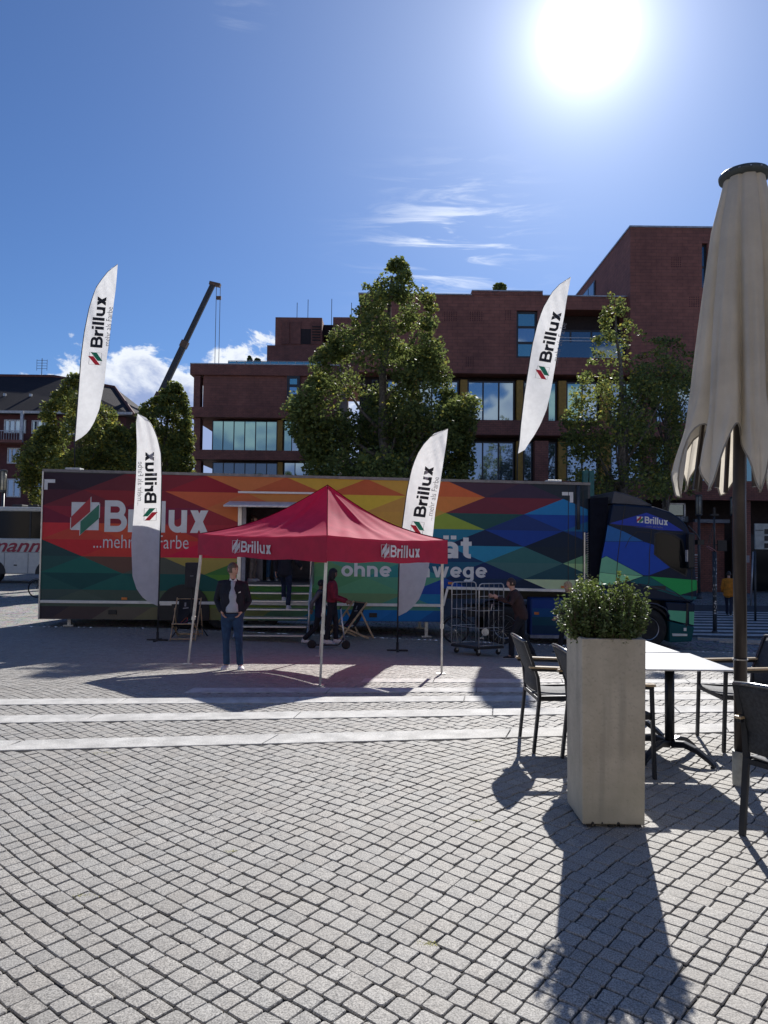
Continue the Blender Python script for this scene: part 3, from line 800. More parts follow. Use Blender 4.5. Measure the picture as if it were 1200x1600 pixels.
mb.tube([(a, -.012, z) for a, z in pts], .018, 6); mb.build('body_crease', M('crease', (.06, .07, .10), rough=.3), tractor, smooth=True)
a = cp(*C(725, 905)); mb = MB(); mb.box(a[0] - .22, -.02, a[1] - .05, a[0] + .22, -.003, a[1] + .05); mb.build('door_handle', m_black, tractor, bevel=.01)
# mirror
mb = MB(); a = cp(*C(985, 560)); mb.box(a[0] - .07, -.32, a[1] - .5, a[0] + .10, -.1, a[1] + .42); mr = mb.build('mirror', m_black, tractor, bevel=.04)
mb = MB(); mb.box(a[0] - .085, -.28, a[1] - .32, a[0] - .071, -.14, a[1] - .02); mb.build('mirror_glass', m_rail, mr)
mb = MB(); a = cp(*C(1070, 470)); mb.tube([(a[0] - .12, .2, a[1] + .35), (a[0] + .08, .1, a[1] + .1), (a[0] + .15, .1, a[1] - .05)], .02, 6); mb.box(a[0] + .05, 0, a[1] - .15, a[0] + .22, .25, a[1] - .02); mb.build('front_mirror', m_black, tractor)
put_bold('lettering', 'Brillux', lambda s, t: (lambda p: (p[0], -.012, p[1]))(cp(*C(612 + 206 * s, 330 - 62 * t + 18 * s))), m_white_print, tractor)
put_text('slogan_lettering', '...mehr als Farbe', lambda s, t: (lambda p: (p[0], -.012, p[1]))(cp(*C(612 + 160 * s, 362 - 18 * t + 12 * s))), m_print_grey, tractor)
lgm = lambda o: (lambda s, t: (lambda p: (p[0], o, p[1]))(cp(*C(542 + 56 * s, 322 - 54 * t + 4 * s))))
mb = MB(); mb.poly([lgm(-.012)(0, 0), lgm(-.012)(1, 0), lgm(-.012)(1, 1), lgm(-.012)(0, 1)]); mb.build('logo_square', m_white_print, tractor)
for p, mt in ((RED_BAR, m_print_red), (GREEN_BAR, m_print_green)):
    mb = MB(); mb.poly([lgm(-.016)(*q) for q in p]); mb.build('logo_bar', mt, tractor)
# wheels, chassis, side skirts
hub = cp(1013, 984)
for dx in (0, -3.7):
    for y in (.06, WD - .4): wheel(tractor, (hub[0] + dx, y, .52), .52, .34)
mb = MB(); n = 18; ax = hub[0]
mb.tube([(ax + .64 * math.cos(math.pi * i / n), .16, .5 + .62 * math.sin(math.pi * i / n)) for i in range(n + 1)], .05, 6)
mb.box(ax - 1.2, .45, .45, ax + .75, WD - .45, 1.25); mb.build('wheel_arch', m_black, tractor)
mb = MB(); mb.box(ax - 4.6, .75, .7, ax + .6, WD - .75, .98); mb.build('chassis_frame', m_black, tractor)
s0 = at(829, 950, YT).x - TR0.x; s1 = at(938, 950, YT).x - TR0.x
zt_ = at(880, 935, YT).z - gz; zb_ = at(880, 994, YT).z - gz
skp = []
mb = MB(); mb.box(s0, .03, zb_, s1, .5, zt_); sk = mb.build('side_skirt', paint((20, 40, 80)), tractor, bevel=.03)
sl = [paint((22, 46, 96)), paint((20, 60, 96)), paint((18, 54, 66)), paint((18, 40, 60))]; mb = MB()
for i in range(4):
    mb.cm = i; za = zt_ - .05 - (zt_ - zb_ - .1) * i / 4; zb2 = zt_ - .05 - (zt_ - zb_ - .1) * (i + 1) / 4
    mb.poly([(s0 + .05, .0255, zb2), (s1 - .05, .0255, zb2), (s1 - .05, .0255, za), (s0 + .05, .0255, za)])
mb.build('skirt_print', sl, sk)
mb = MB(); mb.box(s0, -.0, zb_ - .06, s1, .06, zb_ + .02); mb.build('skirt_edge', M('skirt_edge', (.25, .28, .36), rough=.3, metal=.5), sk)
mb = MB(); mb.box(s0 + .1, .0, zb_ + .55, s0 + .22, .025, zb_ + .61); mb.build('side_marker', MATS['amber_marker'], sk)
# dark gap bellows between trailer and cab
mb = MB(); a = cp(925, 778); c = cp(957, 900)
mb.prism([(a[0], 1.15), (a[0], a[1]), (c[0] - .05, a[1] + .04), (cp(940, 900)[0], 1.15)], lambda x, z: (x, .18, z), lambda x, z: (x, .5, z)); mb.build('gap_fairing', M('gap_dark', (.008, .010, .018), rough=.7, spec=.1), tractor)
# ================================================================ buildings
def brickmat(name, c1, c2, mortar, sx=4.0, sy=12.0, rough=.8):
    m = bpy.data.materials.new(name); m.use_nodes = True; t = m.node_tree; t.nodes.clear(); q = NB(t)
    tcx = q.n('ShaderNodeTexCoord'); sp = q.n('ShaderNodeSeparateXYZ', i_0=tcx.outputs['Object'])
    uv = q.n('ShaderNodeCombineXYZ', i_0=q.m('ADD', sp.outputs[0], sp.outputs[1]), i_1=sp.outputs[2], i_2=0.0)
    br = q.n('ShaderNodeTexBrick', i_Vector=uv.outputs[0], i_Color1=c1 + (1,), i_Color2=c2 + (1,), i_Mortar=mortar + (1,), i_Scale=1.0)
    br.inputs['Mortar Size'].default_value = 0.012; br.inputs['Brick Width'].default_value = 1.0 / sx; br.inputs['Row Height'].default_value = 1.0 / sy
    nz = q.n('ShaderNodeTexNoise', i_Vector=tcx.outputs['Object'], i_Scale=.35, i_Detail=6.0)
    nz2 = q.n('ShaderNodeTexNoise', i_Vector=tcx.outputs['Object'], i_Scale=3.0, i_Detail=4.0)
    cc = q.mix(1.0, br.outputs['Color'], q.mix(q.smooth(nz.outputs[0], .3, .7), (.78, .78, .8, 1), (1.15, 1.12, 1.1, 1)), 'MULTIPLY')
    cc = q.mix(1.0, cc, q.mix(q.smooth(nz2.outputs[0], .3, .7), (.88, .88, .88, 1), (1.1, 1.1, 1.1, 1)), 'MULTIPLY')
    p = q.n('ShaderNodeBsdfPrincipled', i_Base_Color=cc, i_Roughness=rough)
    bm_ = q.n('ShaderNodeBump', i_Height=br.outputs['Fac'], i_Strength=.4, i_Distance=.01); bm_.invert = True
    t.links.new(bm_.outputs[0], p.inputs['Normal']); q.n('ShaderNodeOutputMaterial', i_Surface=p.outputs[0]); return m
m_terra = brickmat('terracotta_tiles', (.31, .122, .088), (.26, .105, .078), (.17, .08, .062), 1.6, 5.0)
m_terra2 = brickmat('terracotta_fine', (.29, .112, .080), (.235, .092, .068), (.13, .065, .052), 3.5, 9.0)
m_recess = M('shadow_gap', (.035, .025, .025), rough=.9)
m_frame = M('window_frame_dark', (.03, .03, .035), rough=.4)
m_yellow = M('ochre_panel', (.36, .20, .03), rough=.6, var=.1)
m_coping = M('roof_coping', (.42, .43, .44), rough=.4, metal=.5)
def glassmat(name, c, rough=.03):
    m = bpy.data.materials.new(name); m.use_nodes = True; t = m.node_tree; t.nodes.clear(); q = NB(t)
    p = q.n('ShaderNodeBsdfPrincipled', i_Base_Color=c + (1,), i_Roughness=rough, i_Metallic=.85)
    tcx = q.n('ShaderNodeTexCoord'); nz = q.n('ShaderNodeTexNoise', i_Vector=tcx.outputs['Object'], i_Scale=.6, i_Detail=1.0)
    bm_ = q.n('ShaderNodeBump', i_Height=nz.outputs[0], i_Strength=.12, i_Distance=.02); t.links.new(bm_.outputs[0], p.inputs['Normal'])
    q.n('ShaderNodeOutputMaterial', i_Surface=p.outputs[0]); return m
m_pane = glassmat('window_glass', (.30, .38, .44)); m_pane2 = glassmat('window_glass_teal', (.22, .36, .36)); m_pane3 = glassmat('window_glass_dim', (.13, .17, .20))
def prect(x0, y0, x1, y1, Yp): 
    """pixel rectangle on the plane y=Yp -> x0,z0,x1,z1 (level edges)"""
    a = at(x0, (y0 + y1) / 2, Yp); c = at(x1, (y0 + y1) / 2, Yp); xm = (x0 + x1) / 2
    return a.x, at(xm, y1, Yp).z, c.x, at(xm, y0, Yp).z
def bbox(name, r, Yf, dep, mat, parent, **k):
    mb = MB(); mb.box(r[0] - parent.location.x, Yf - parent.location.y, r[1], r[2] - parent.location.x, Yf + dep - parent.location.y, r[3]); return mb.build(name, mat, parent, **k)
def window(parent, r, Yf, nx, rows=1, mat=None, fw=.07, name='window', pane_prob=1):
    """window frame part with each pane a sub-part; r = x0,z0,x1,z1 world"""
    ox, oy = parent.location.x, parent.location.y
    x0, z0, x1, z1 = r; x0 -= ox; x1 -= ox; y = Yf - oy
    mb = MB(); mb.box(x0, y - .06, z0, x0 + fw, y + .06, z1); mb.box(x1 - fw, y - .06, z0, x1, y + .06, z1)
    mb.box(x0 + fw, y - .058, z0, x1 - fw, y + .058, z0 + fw); mb.box(x0 + fw, y - .058, z1 - fw, x1 - fw, y + .058, z1)
    for i in range(1, nx): xx = x0 + (x1 - x0) * i / nx; mb.box(xx - fw / 2, y - .055, z0 + fw, xx + fw / 2, y + .055, z1 - fw)
    for j in range(1, rows): zz = z0 + (z1 - z0) * j / rows; mb.box(x0 + fw, y - .052, zz - fw / 2, x1 - fw, y + .052, zz + fw / 2)
    f = mb.build(name, m_frame, parent)
    for i in range(nx):
        for j in range(rows):
            a0 = x0 + (x1 - x0) * i / nx; a1 = x0 + (x1 - x0) * (i + 1) / nx; c0 = z0 + (z1 - z0) * j / rows; c1 = z0 + (z1 - z0) * (j + 1) / rows
            t = random.uniform(-.012, .012)
            mb = MB(); mb.prism([(a0 + .01, c0 + .01), (a1 - .01, c0 + .01), (a1 - .01, c1 - .01), (a0 + .01, c1 - .01)], lambda x, z: (x, y - .01 + t * (x - a0), z), lambda x, z: (x, y + .01 + t * (x - a0), z))
            mb.build('pane', mat or random.choice([m_pane, m_pane, m_pane2]), f)
    return f
GZ = -0.95
# ---- left wing (far)
YA = 59.0
wingA = empty('terracotta_wing', (at(300, 800, YA).x, YA, 0), 0, 'lower left wing of brown terracotta with a long glazed band and roof terrace', 'building')
A = lambda x0, y0, x1, y1: prect(x0, y0, x1, y1, YA)
XR = 530
bbox('core', (A(330, 590, XR, 652)[0], GZ - 1, A(330, 590, XR, 652)[2], A(300, 575, XR, 590)[3] - .2), YA + 2.0, 16, m_recess, wingA)
r = A(316, 585, XR, 652); bbox('wall', r, YA + .25, 14, m_terra, wingA)
r = A(297, 570, XR, 586.5); bbox('parapet', r, YA, 16, m_terra2, wingA)
r2 = (r[0], r[3] + .002, r[2], r[3] + .08); bbox('coping', r2, YA - .04, 16, m_coping, wingA)
bbox('cornice_band', A(296, 637.5, XR, 653), YA - .15, 15, m_terra2, wingA)
bbox('cornice_band', A(296, 704, XR, 719), YA - .15, 15, m_terra2, wingA)
for a, c in ((586.5, 637.5), (653, 704), (719, 842)):
    ztop_, zbot_ = A(303, a, 313, c)[3], A(303, a, 313, c)[1]
    bbox('pillar', (A(302, a, 312, c)[0], zbot_ + .002, A(302, a, 312, c)[2], ztop_ - .002), YA + .1, .9, m_terra2, wingA)
window(wingA, A(328, 655, 431, 704), YA + .8, 6, mat=m_pane2)
bbox('ochre_panel', A(432, 655, 440, 703.5), YA + .5, .3, m_yellow, wingA)
window(wingA, A(441, 655, 467, 704), YA + .8, 2)
bbox('pillar', A(469, 653, 479, 704), YA + .15, 1, m_terra2, wingA)
window(wingA, A(482, 655, XR, 704), YA + .8, 3)
window(wingA, A(328, 721, 431, 775), YA + .8, 6, mat=m_pane3)
bbox('ochre_panel', A(432, 721, 440, 775), YA + .5, .3, m_yellow, wingA)
window(wingA, A(441, 721, XR, 775), YA + .8, 5)
window(wingA, A(448, 587, 468, 633), YA + .12, 1, 3, fw=.22)
r = A(354, 562, 500, 569.5); ox = wingA.location.x
mb = MB()
for i in range(12):
    x = r[0] + (r[2] - r[0]) * i / 11 - ox; mb.box(x - .02, .6, r[1], x + .02, .66, r[3])
mb.box(r[0] - ox, .6, r[3], r[2] - ox, .66, r[3] + .04); rg = mb.build('railing', m_coping, wingA)
mb = MB(); mb.box(r[0] - ox, .68, r[1] + .02, r[2] - ox, .69, r[3] - .01); mb.build('railing_glass', m_pane2, rg)
# penthouse behind
YP = 66.0
pent = empty('roof_penthouse', (at(430, 540, YP).x, YP, 0), 0, 'boxy brown plant rooms on the roof above the left wing', 'building')
Pp = lambda x0, y0, x1, y1: prect(x0, y0, x1, y1, YP)
bbox('plinth', Pp(419, 544, 575, 600), YP - .8, 9, m_terra2, pent)
bbox('tower_block', Pp(430, 496, 503, 545), YP, 8, m_terra, pent)
for a, c in ((440, 452), (455, 470), (486, 501)):
    rr = Pp(a, 503, c, 538); bbox('wall_panel', rr, YP - .08, .08, m_terra2, pent)
for i in range(6):
    rr = Pp(488, 510 + i * 4.2, 501, 512 + i * 4.2); bbox('louvre', rr, YP - .16, .08, m_recess, pent)
rr = Pp(470, 514, 486, 538); bbox('recess_panel', rr, YP - .03, .03, m_recess, pent)
bbox('link_roof', Pp(503, 500, 520, 519), YP + 1.5, 4, m_recess, pent)
bbox('tower_block', Pp(520, 496, 610, 560), YP, 8, m_terra, pent)
for px, y0 in ((464, 473), (481, 468), (518, 467), (549, 473)):
    a = at(px, 500, YP + 3); tpz = at(px, y0, YP + 3).z
    mb = MB(); mb.tube([(a.x - pent.location.x, 3, a.z - 1), (a.x - pent.location.x, 3, tpz)], .03, 5); mb.build('lightning_rod', m_frame, pent)
# ---- main block B
YB = 44.0
mainB = empty('terracotta_library', (at(680, 800, YB).x, YB, 0), 0, 'long brown terracotta main block with ochre panels between tall windows', 'building')
Bq = lambda x0, y0, x1, y1: prect(x0, y0, x1, y1, YB)
XL, XE = 560, 1420
W0 = Bq(XL, 600, XE, 700)
bbox('core', (W0[0], -2, W0[2], Bq(700, 460, 720, 560)[3] - .5), YB + 1.4, 18, m_recess, mainB)
hz = at(700, 461, YB).z; zb_ = at(800, 584, YB).z
# upper wall with openings: pieces round the window and the loggia
wx0, wz0, wx1, wz1 = Bq(807, 485, 840, 559); lx0, lz0, lx1, lz1 = Bq(866, 484, 1000, 559)
mw = MB(); ox, oy = mainB.location.x, mainB.location.y
def wallbox(x0, z0, x1, z1, m_=mw, y0=0, y1=1.3): m_.box(x0 - ox, y0, z0, x1 - ox, y1, z1)
wallbox(W0[0], zb_, wx0, hz); wallbox(wx0, zb_, wx1, wz0); wallbox(wx0, wz1, wx1, hz)
wallbox(wx1, zb_, lx0, hz); wallbox(lx0, zb_, lx1, lz0); wallbox(lx0, lz1, lx1, hz); wallbox(lx1, zb_, W0[2], hz)
mw.build('wall', m_terra, mainB)
r = Bq(737, 457.8, 848, 461); mb = MB(); wallbox(r[0], hz + .002, r[2], hz + .25, mb, -.03, 1.3); mb.build('parapet', m_terra2, mainB)
for a, c, dz in ((XL, 737, 0), (737, 848, .25), (848, XE, 0)):
    r = Bq(a, 455, c, 461); mb = MB(); wallbox(r[0], hz + dz + .003, r[2], hz + dz + .07, mb, -.07, 1.3); mb.build('coping', m_coping, mainB)
window(mainB, (wx0, wz0, wx1, wz1), YB + .25, 1, 3, fw=.14)
window(mainB, (lx0, lz0 + 1.15, lx1, lz1 - .9), YB + 1.25, 4, 1, mat=m_pane3, fw=.1)
mb = MB(); wallbox(lx0, lz0 + .02, lx1, lz0 + .95, mb, .12, .15); mb.build('balcony_glass', m_pane3, mainB)
for dz in (1.02, 1.2):
    mb = MB(); wallbox(lx0, lz0 + dz, lx1, lz0 + dz + .05, mb, .1, .15); mb.build('balcony_rail', m_coping, mainB)
# perforated brick vents
for cx, cy, n in ((705, 494, 6), (745, 494, 6), (795, 492, 3), (735, 565, 4), (1057, 410, 4), (1088, 470, 4)):
    mb = MB()
    for i in range(n):
        r = Bq(cx - n * 1.8 + i * 3.6, cy - 8, cx - n * 1.8 + i * 3.6 + 1.3, cy + 8)
        for j in range(5):
            z = r[1] + (r[3] - r[1]) * j / 5; wallbox(r[0], z, r[2], z + (r[3] - r[1]) / 7, mb, -.012, -.001)
    if cy < 480 and cx > 1000: continue
    mb.build('vent_grid', M('vent_grid', (.12, .05, .045), rough=.9), mainB)
# storeys: window band y 592-657 and 687-750, again below
bands = [(584, 592, 657, 680), (680, 688, 751, 776), (776, 784, 850, 850)]
bays = [(580, 590, 'w', 0), (592, 602, 'y', 0), (604, 640, 'w', 2), (642, 652, 'y', 0), (654, 718, 'w', 3), (720, 731, 'y', 0), (732, 807, 'w', 3), (809, 819, 'y', 0), (821, 836, 'w', 1), (837, 858, 'c', 0), (859, 874, 'w', 1), (875, 887, 'y', 0),
        (889, 940, 'w', 2), (942, 957, 'y', 0), (959, 1009, 'w', 2), (1011, 1027, 'c', 0), (1029, 1049, 'w', 1), (1051, 1062, 'y', 0), (1064, 1116, 'w', 2), (1118, 1132, 'w', 1), (1134, 1146, 'y', 0), (1148, 1200, 'w', 2), (1202, 1214, 'y', 0), (1216, 1290, 'w', 3), (1292, 1400, 'c', 0)]
for bi, (s0, y0, y1, s1) in enumerate(bands):
    if bi < 2:
        zt_, zb2 = at(800, y0, YB).z, at(800, y1, YB).z
        r = (W0[0], at(800, s1, YB).z, W0[2], zb2); mb = MB(); wallbox(r[0], r[1], r[2], r[3], mb, -.12, 1.35); mb.build('cornice_band', m_terra2, mainB)
    else: zt_, zb2 = at(800, y0, YB).z, GZ - .3
    for a, c, k, n in bays:
        if bi == 2 and a > 1000: continue
        x0, x1 = at(a, 650, YB).x, at(c, 650, YB).x
        if k == 'w': window(mainB, (x0, zb2 + .01, x1, zt_), YB + .75, n, 1, fw=.09, mat=(m_pane3 if bi == 2 else None))
        elif k == 'y': mb = MB(); wallbox(x0, zb2 + .01, x1, zt_, mb, .35, .7); mb.build('ochre_panel', m_yellow, mainB)
        else: mb = MB(); wallbox(x0, zb2 + .01, x1, zt_, mb, .1, 1.2); mb.build('pillar', m_terra2, mainB)
# ---- tall block C at the right
YC = 43.4
blockC = empty('tall_corner_block', (at(985, 800, YC).x, YC, 0), 0, 'tallest brown terracotta block at the right behind the folded parasol', 'building')
cx0 = at(985, 600, YC).x; cx1 = at(1420, 600, YC).x; czt = at(1050, 356, YC).z; czb = at(1050, 584, YC).z
ox, oy = blockC.location.x, blockC.location.y
nx0, nz0, nx1, nz1 = prect(1097, 380, 1106, 450, YC)
mb = MB()
for a in ((cx0, czb, nx0, czt), (nx0, czb, nx1, nz0), (nx0, nz1, nx1, czt), (nx1, czb, cx1, czt)): mb.box(a[0] - ox, 0, a[1], a[2] - ox, 13.0, a[3])
mb.build('wall', m_terra, blockC)
window(blockC, (nx0, nz0, nx1, nz1), YC + .3, 1, 2, mat=m_pane3, fw=.1)
mb = MB(); mb.box(cx0 - ox - .06, -.06, czt + .002, cx1 - ox, 13.1, czt + .1); mb.build('coping', m_coping, blockC)
mb = MB(); mb.box(-.07, 7.2, hz + .5, -.01, 11.6, hz + 3.4); wn = mb.build('window', m_frame, blockC)
for i in range(3):
    mb = MB(); mb.box(-.1, 7.35 + i * 1.42, hz + .6, -.072, 8.6 + i * 1.42, hz + 3.3); mb.build('pane', m_pane3, wn)
for cx, cy in ((1057, 410), (1085, 472)):
    mb = MB()
    for i in range(5):
        for j in range(5):
            r = prect(cx - 8 + i * 3.4, cy - 8 + j * 3.4, cx - 6.6 + i * 3.4, cy - 6 + j * 3.4, YC); mb.box(r[0] - ox, -.012, r[1], r[2] - ox, -.001, r[3])
    mb.build('vent_grid', MATS['vent_grid'], blockC)['kind'] = 'stuff'
# ground floor at the right: dark recess, brick piers, beam, louvres, letters
YG = 42.5
gf = empty('ground_floor_arcade', (at(1000, 900, YG).x, YG, 0), 0, 'shaded ground floor front with brick piers right of the lorry cab', 'building')
ox, oy = gf.location.x, gf.location.y
def gbox(name, x0, y0, x1, y1, mat, ya=0, yb=.5, **k):
    r = prect(x0, y0, x1, y1, YG); mb = MB(); mb.box(r[0] - ox, ya, r[1], r[2] - ox, yb, r[3]); return mb.build(name, mat, gf, **k)
gbox('upper_band', 960, 752, 1420, 782, m_terra2, 0, .8)
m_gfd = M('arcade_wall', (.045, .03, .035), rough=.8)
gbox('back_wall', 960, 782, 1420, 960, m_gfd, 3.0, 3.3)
gbox('brick_pier', 1084, 816, 1094, 930, m_terra2, .1, .9); gbox('wall_panel', 1096, 816, 1147, 930, m_terra2, 1.2, 1.5)
gbox('door_beam', 1093, 811, 1148, 816.5, M('beam_grey', (.14, .15, .17), rough=.5), .6, .9)
gbox('brick_pier', 1156, 782, 1176, 935, m_terra2, .2, 1.0); gbox('brick_pier', 1260, 782, 1290, 935, m_terra2, .2, 1.0)
gbox('shop_window', 1177, 835, 1258, 925, m_glass_dark, 1.5, 1.6)
gbox('window', 1046, 787, 1078, 804, m_pane3, .9, 1.0); gbox('window_frame', 1044, 785, 1080, 787, m_coping, .8, 1.0); gbox('window_frame', 1078, 785, 1080, 806, m_coping, .8, 1.0)
gbox('sign_band', 1040, 806, 1082, 815, M('sign_band', (.05, .065, .075), rough=.5), .6, .8)
put_text('sign_letters', 'BE', lambda s, t: (prect(1064 + 12.5 * s, 806.5, 1078, 812.5 - 0, YG)[0] - ox, .58, at(1070, 812.6 - 6 * t, YG).z), M('sign_letter', (.35, .36, .36), rough=.5), gf, bold=.02)
for i in range(11):
    y = 866.5 + i * 3.95
    gbox('louvre_slat', 1085 + (0 if i < 1 else 1.2), y, 1094.5, y + 1.1, m_white_print if i in (0, 9) else M('dull_slat', (.30, .28, .29), rough=.6), .0, .08)
# ---- dark roofed house at the far left
YD = 65.0
hd = empty('brick_house', (at(0, 800, YD).x, YD, 0), 0, 'dark red brick house with hipped tile roof and white windows at far left', 'house')
ox, oy = hd.location.x, hd.location.y
m_brick = brickmat('dark_brick', (.15, .035, .035), (.12, .03, .03), (.09, .05, .045), 4, 12)
m_roof = brickmat('roof_tiles', (.022, .016, .020), (.016, .013, .017), (.010, .009, .010), 4.5, 3.2, .95)
D = lambda x0, y0, x1, y1: prect(x0, y0, x1, y1, YD)
xl = at(-160, 700, YD).x - ox; xr = at(196, 700, YD).x - ox; ze = at(40, 646, YD).z
mb = MB(); mb.box(xl, 0, -2, xr, 14, ze); mb.build('wall', m_brick, hd)
# hipped roof
zr = at(30, 588, YD + 7).z; x1r = at(60, 590, YD + 7).x - ox
x2 = at(214, 668, YD).x - ox; ze2 = ze - .0
mb = MB()
mb.add([(xl - .6, -.7, ze), (x2, -.7, ze - .2), (x2, 14.7, ze - .2), (xl - .6, 14.7, ze), (xl, 7, zr), (x1r + 1.5, 7, zr), (x1r + 7.5, 7, zr - 1.0)],
       [(0, 1, 6, 5, 4), (1, 2, 6), (2, 3, 4, 5, 6), (3, 0, 4), (3, 2, 1, 0)]); rf = mb.build('roof', m_roof, hd)
mb = MB(); mb.tube([(xl, 7, zr + .05), (x1r + 1.5, 7, zr + .05), (x1r + 7.5, 7, zr - .95), (x2, -.7, ze - .15)], .14, 6); mb.build('ridge', M('ridge', (.16, .06, .045), rough=.8), rf)
mb = MB(); mb.box(xl - .6, -.85, ze - .12, x2 - .2, -.7, ze + .1); mb.build('gutter', M('gutter_white', (.5, .5, .48), rough=.5), rf)
for x_ in (x1r + .5, ):
    mb = MB(); mb.tube([(x_, 6.6, zr), (x_, 6.6, zr + 1.7)], .035, 5)
    for i in range(4): mb.bar((x_ - .5, 6.6, zr + .7 + i * .27), (x_ + .5, 6.6, zr + .7 + i * .27), .03)
    for s_ in (-.5, .5): mb.bar((x_ + s_, 6.6, zr + .5), (x_ + s_, 6.6, zr + 1.6), .03)
    mb.build('aerial', m_frame, rf)
for i in range(5):
    p = (xl + 3 + i * 2.4, 2.6, ze + (zr - ze) * (3.3 / 7.7) - .05); mb = MB(); mb.box(p[0], p[1], p[2], p[0] + .22, p[1] + .2, p[2] + .25); mb.build('roof_vent', m_coping, rf)
m_wf = M('white_window_frame', (.62, .62, .6), rough=.5)
def white_window(x0, y0, x1, y1, n=2):
    r = D(x0, y0, x1, y1); X0, Z0, X1, Z1 = r[0] - ox, r[1], r[2] - ox, r[3]; f = .12
    mb = MB(); mb.box(X0, -.1, Z0, X0 + f, .1, Z1); mb.box(X1 - f, -.1, Z0, X1, .1, Z1); mb.box(X0 + f, -.098, Z0, X1 - f, .1, Z0 + f); mb.box(X0 + f, -.098, Z1 - f, X1 - f, .1, Z1)
    for i in range(1, n): xx = X0 + (X1 - X0) * i / n; mb.box(xx - .06, -.095, Z0 + f, xx + .06, .1, Z1 - f)
    w_ = mb.build('window', m_wf, hd)
    for i in range(n):
        a = X0 + (X1 - X0) * i / n + .05; c = X0 + (X1 - X0) * (i + 1) / n - .05; mb = MB(); mb.box(a, -.05, Z0 + .05, c, -.03, Z1 - .05); mb.build('pane', m_pane, w_)
for a in ((-45, 656, -3, 677, 4), (7, 656, 41, 677, 4), (50, 657, 86, 678, 4), (100, 660, 132, 681, 4), (-30, 700, -8, 724, 2), (12, 700, 33, 724.5, 3), (60, 702, 80, 726, 3), (-28, 748, -5, 776, 2), (11, 748, 33, 777, 2), (53, 752, 74, 778, 2), (95, 754, 115, 780, 2)): white_window(*a)
r = D(-60, 676, 47, 690)
mb = MB(); mb.box(r[0] - ox, -1.5, r[1] - .25, r[2] - ox, 0, r[1]); bc = mb.build('balcony', m_terra2, hd)
mb = MB(); mb.box(r[0] - ox, -1.5, r[3] - .06, r[2] - ox, -1.42, r[3])
for i in range(28): x_ = r[0] - ox + (r[2] - r[0]) * i / 27; mb.box(x_ - .015, -1.48, r[1], x_ + .015, -1.44, r[3] - .06)
mb.build('railing', m_coping, bc)
mb = MB(); x_ = at(46, 670, YD).x - ox; mb.box(x_ - .12, -1.45, r[1] - .2, x_ + .12, -1.25, ze); mb.build('balcony_post', m_coping, bc)
# pale building across the square, behind the camera: it is what the windows mirror
bk = empty('pale_terrace_house', (0, -16, 0), 0, 'pale rendered house across the square mirrored in the window panes', 'building')
m_pale = M('pale_render', (.44, .39, .33), rough=.8)
mb = MB(); mb.box(-45, -10, -1, 50, 0, 10.5); mb.build('wall', m_pale, bk)
for i in range(18):
    for j in range(3):
        mb = MB(); mb.box(-42 + i * 5, 0, 1 + j * 3.2, -40.2 + i * 5, .08, 2.9 + j * 3.2); mb.build('window', m_frame, bk)
# ================================================================ trees
def leafmesh(name, pts, nrm_bias, size, mat, tone_fn, parent, kind='stuff'):
    n = len(pts)
    a = rng.normal(size=(n, 3)); a[:, 2] *= .6; a /= np.linalg.norm(a, axis=1)[:, None]
    b_ = rng.normal(size=(n, 3)); b_ -= a * (a * b_).sum(1)[:, None]; b_ /= np.linalg.norm(b_, axis=1)[:, None]
    sz = size * rng.uniform(.6, 1.25, n)[:, None]
    v = np.stack([pts - a * sz * .5, pts + b_ * sz * .33, pts + a * sz * .5, pts - b_ * sz * .33], 1).reshape(-1, 3)
    me = bpy.data.meshes.new(name)
    me.vertices.add(4 * n); me.vertices.foreach_set('co', v.astype(np.float32).ravel())
    me.loops.add(4 * n); me.loops.foreach_set('vertex_index', np.arange(4 * n, dtype=np.int32))
    me.polygons.add(n); me.polygons.foreach_set('loop_start', np.arange(0, 4 * n, 4, dtype=np.int32)); me.polygons.foreach_set('loop_total', np.full(n, 4, dtype=np.int32))
    me.materials.append(mat); me.update(calc_edges=True)
    at_ = me.attributes.new('tone', 'FLOAT_COLOR', 'FACE'); at_.data.foreach_set('color', tone_fn(pts).astype(np.float32).ravel())
    o = bpy.data.objects.new(name, me); col.objects.link(o); o.parent = parent
    if kind: o['kind'] = kind
    return o
m_leaf = M('tree_leaf', (.175, .215, .065), rough=.55, var=.1, attr='tone', transl=.48, spec=.25)
m_bark = M('bark', (.14, .12, .095), rough=.9, var=.3, scale=12, bump=.6, bscale=30)
def tone_green(p, yellow=.15):
    n = len(p); t = rng.uniform(.6, 1.35, n); y = (rng.random(n) < yellow) * rng.uniform(.3, 1.3, n)
    return np.stack([t * (1 + y * 1.1), t * (1 + y * .55), t * np.ones(n), np.ones(n)], 1)
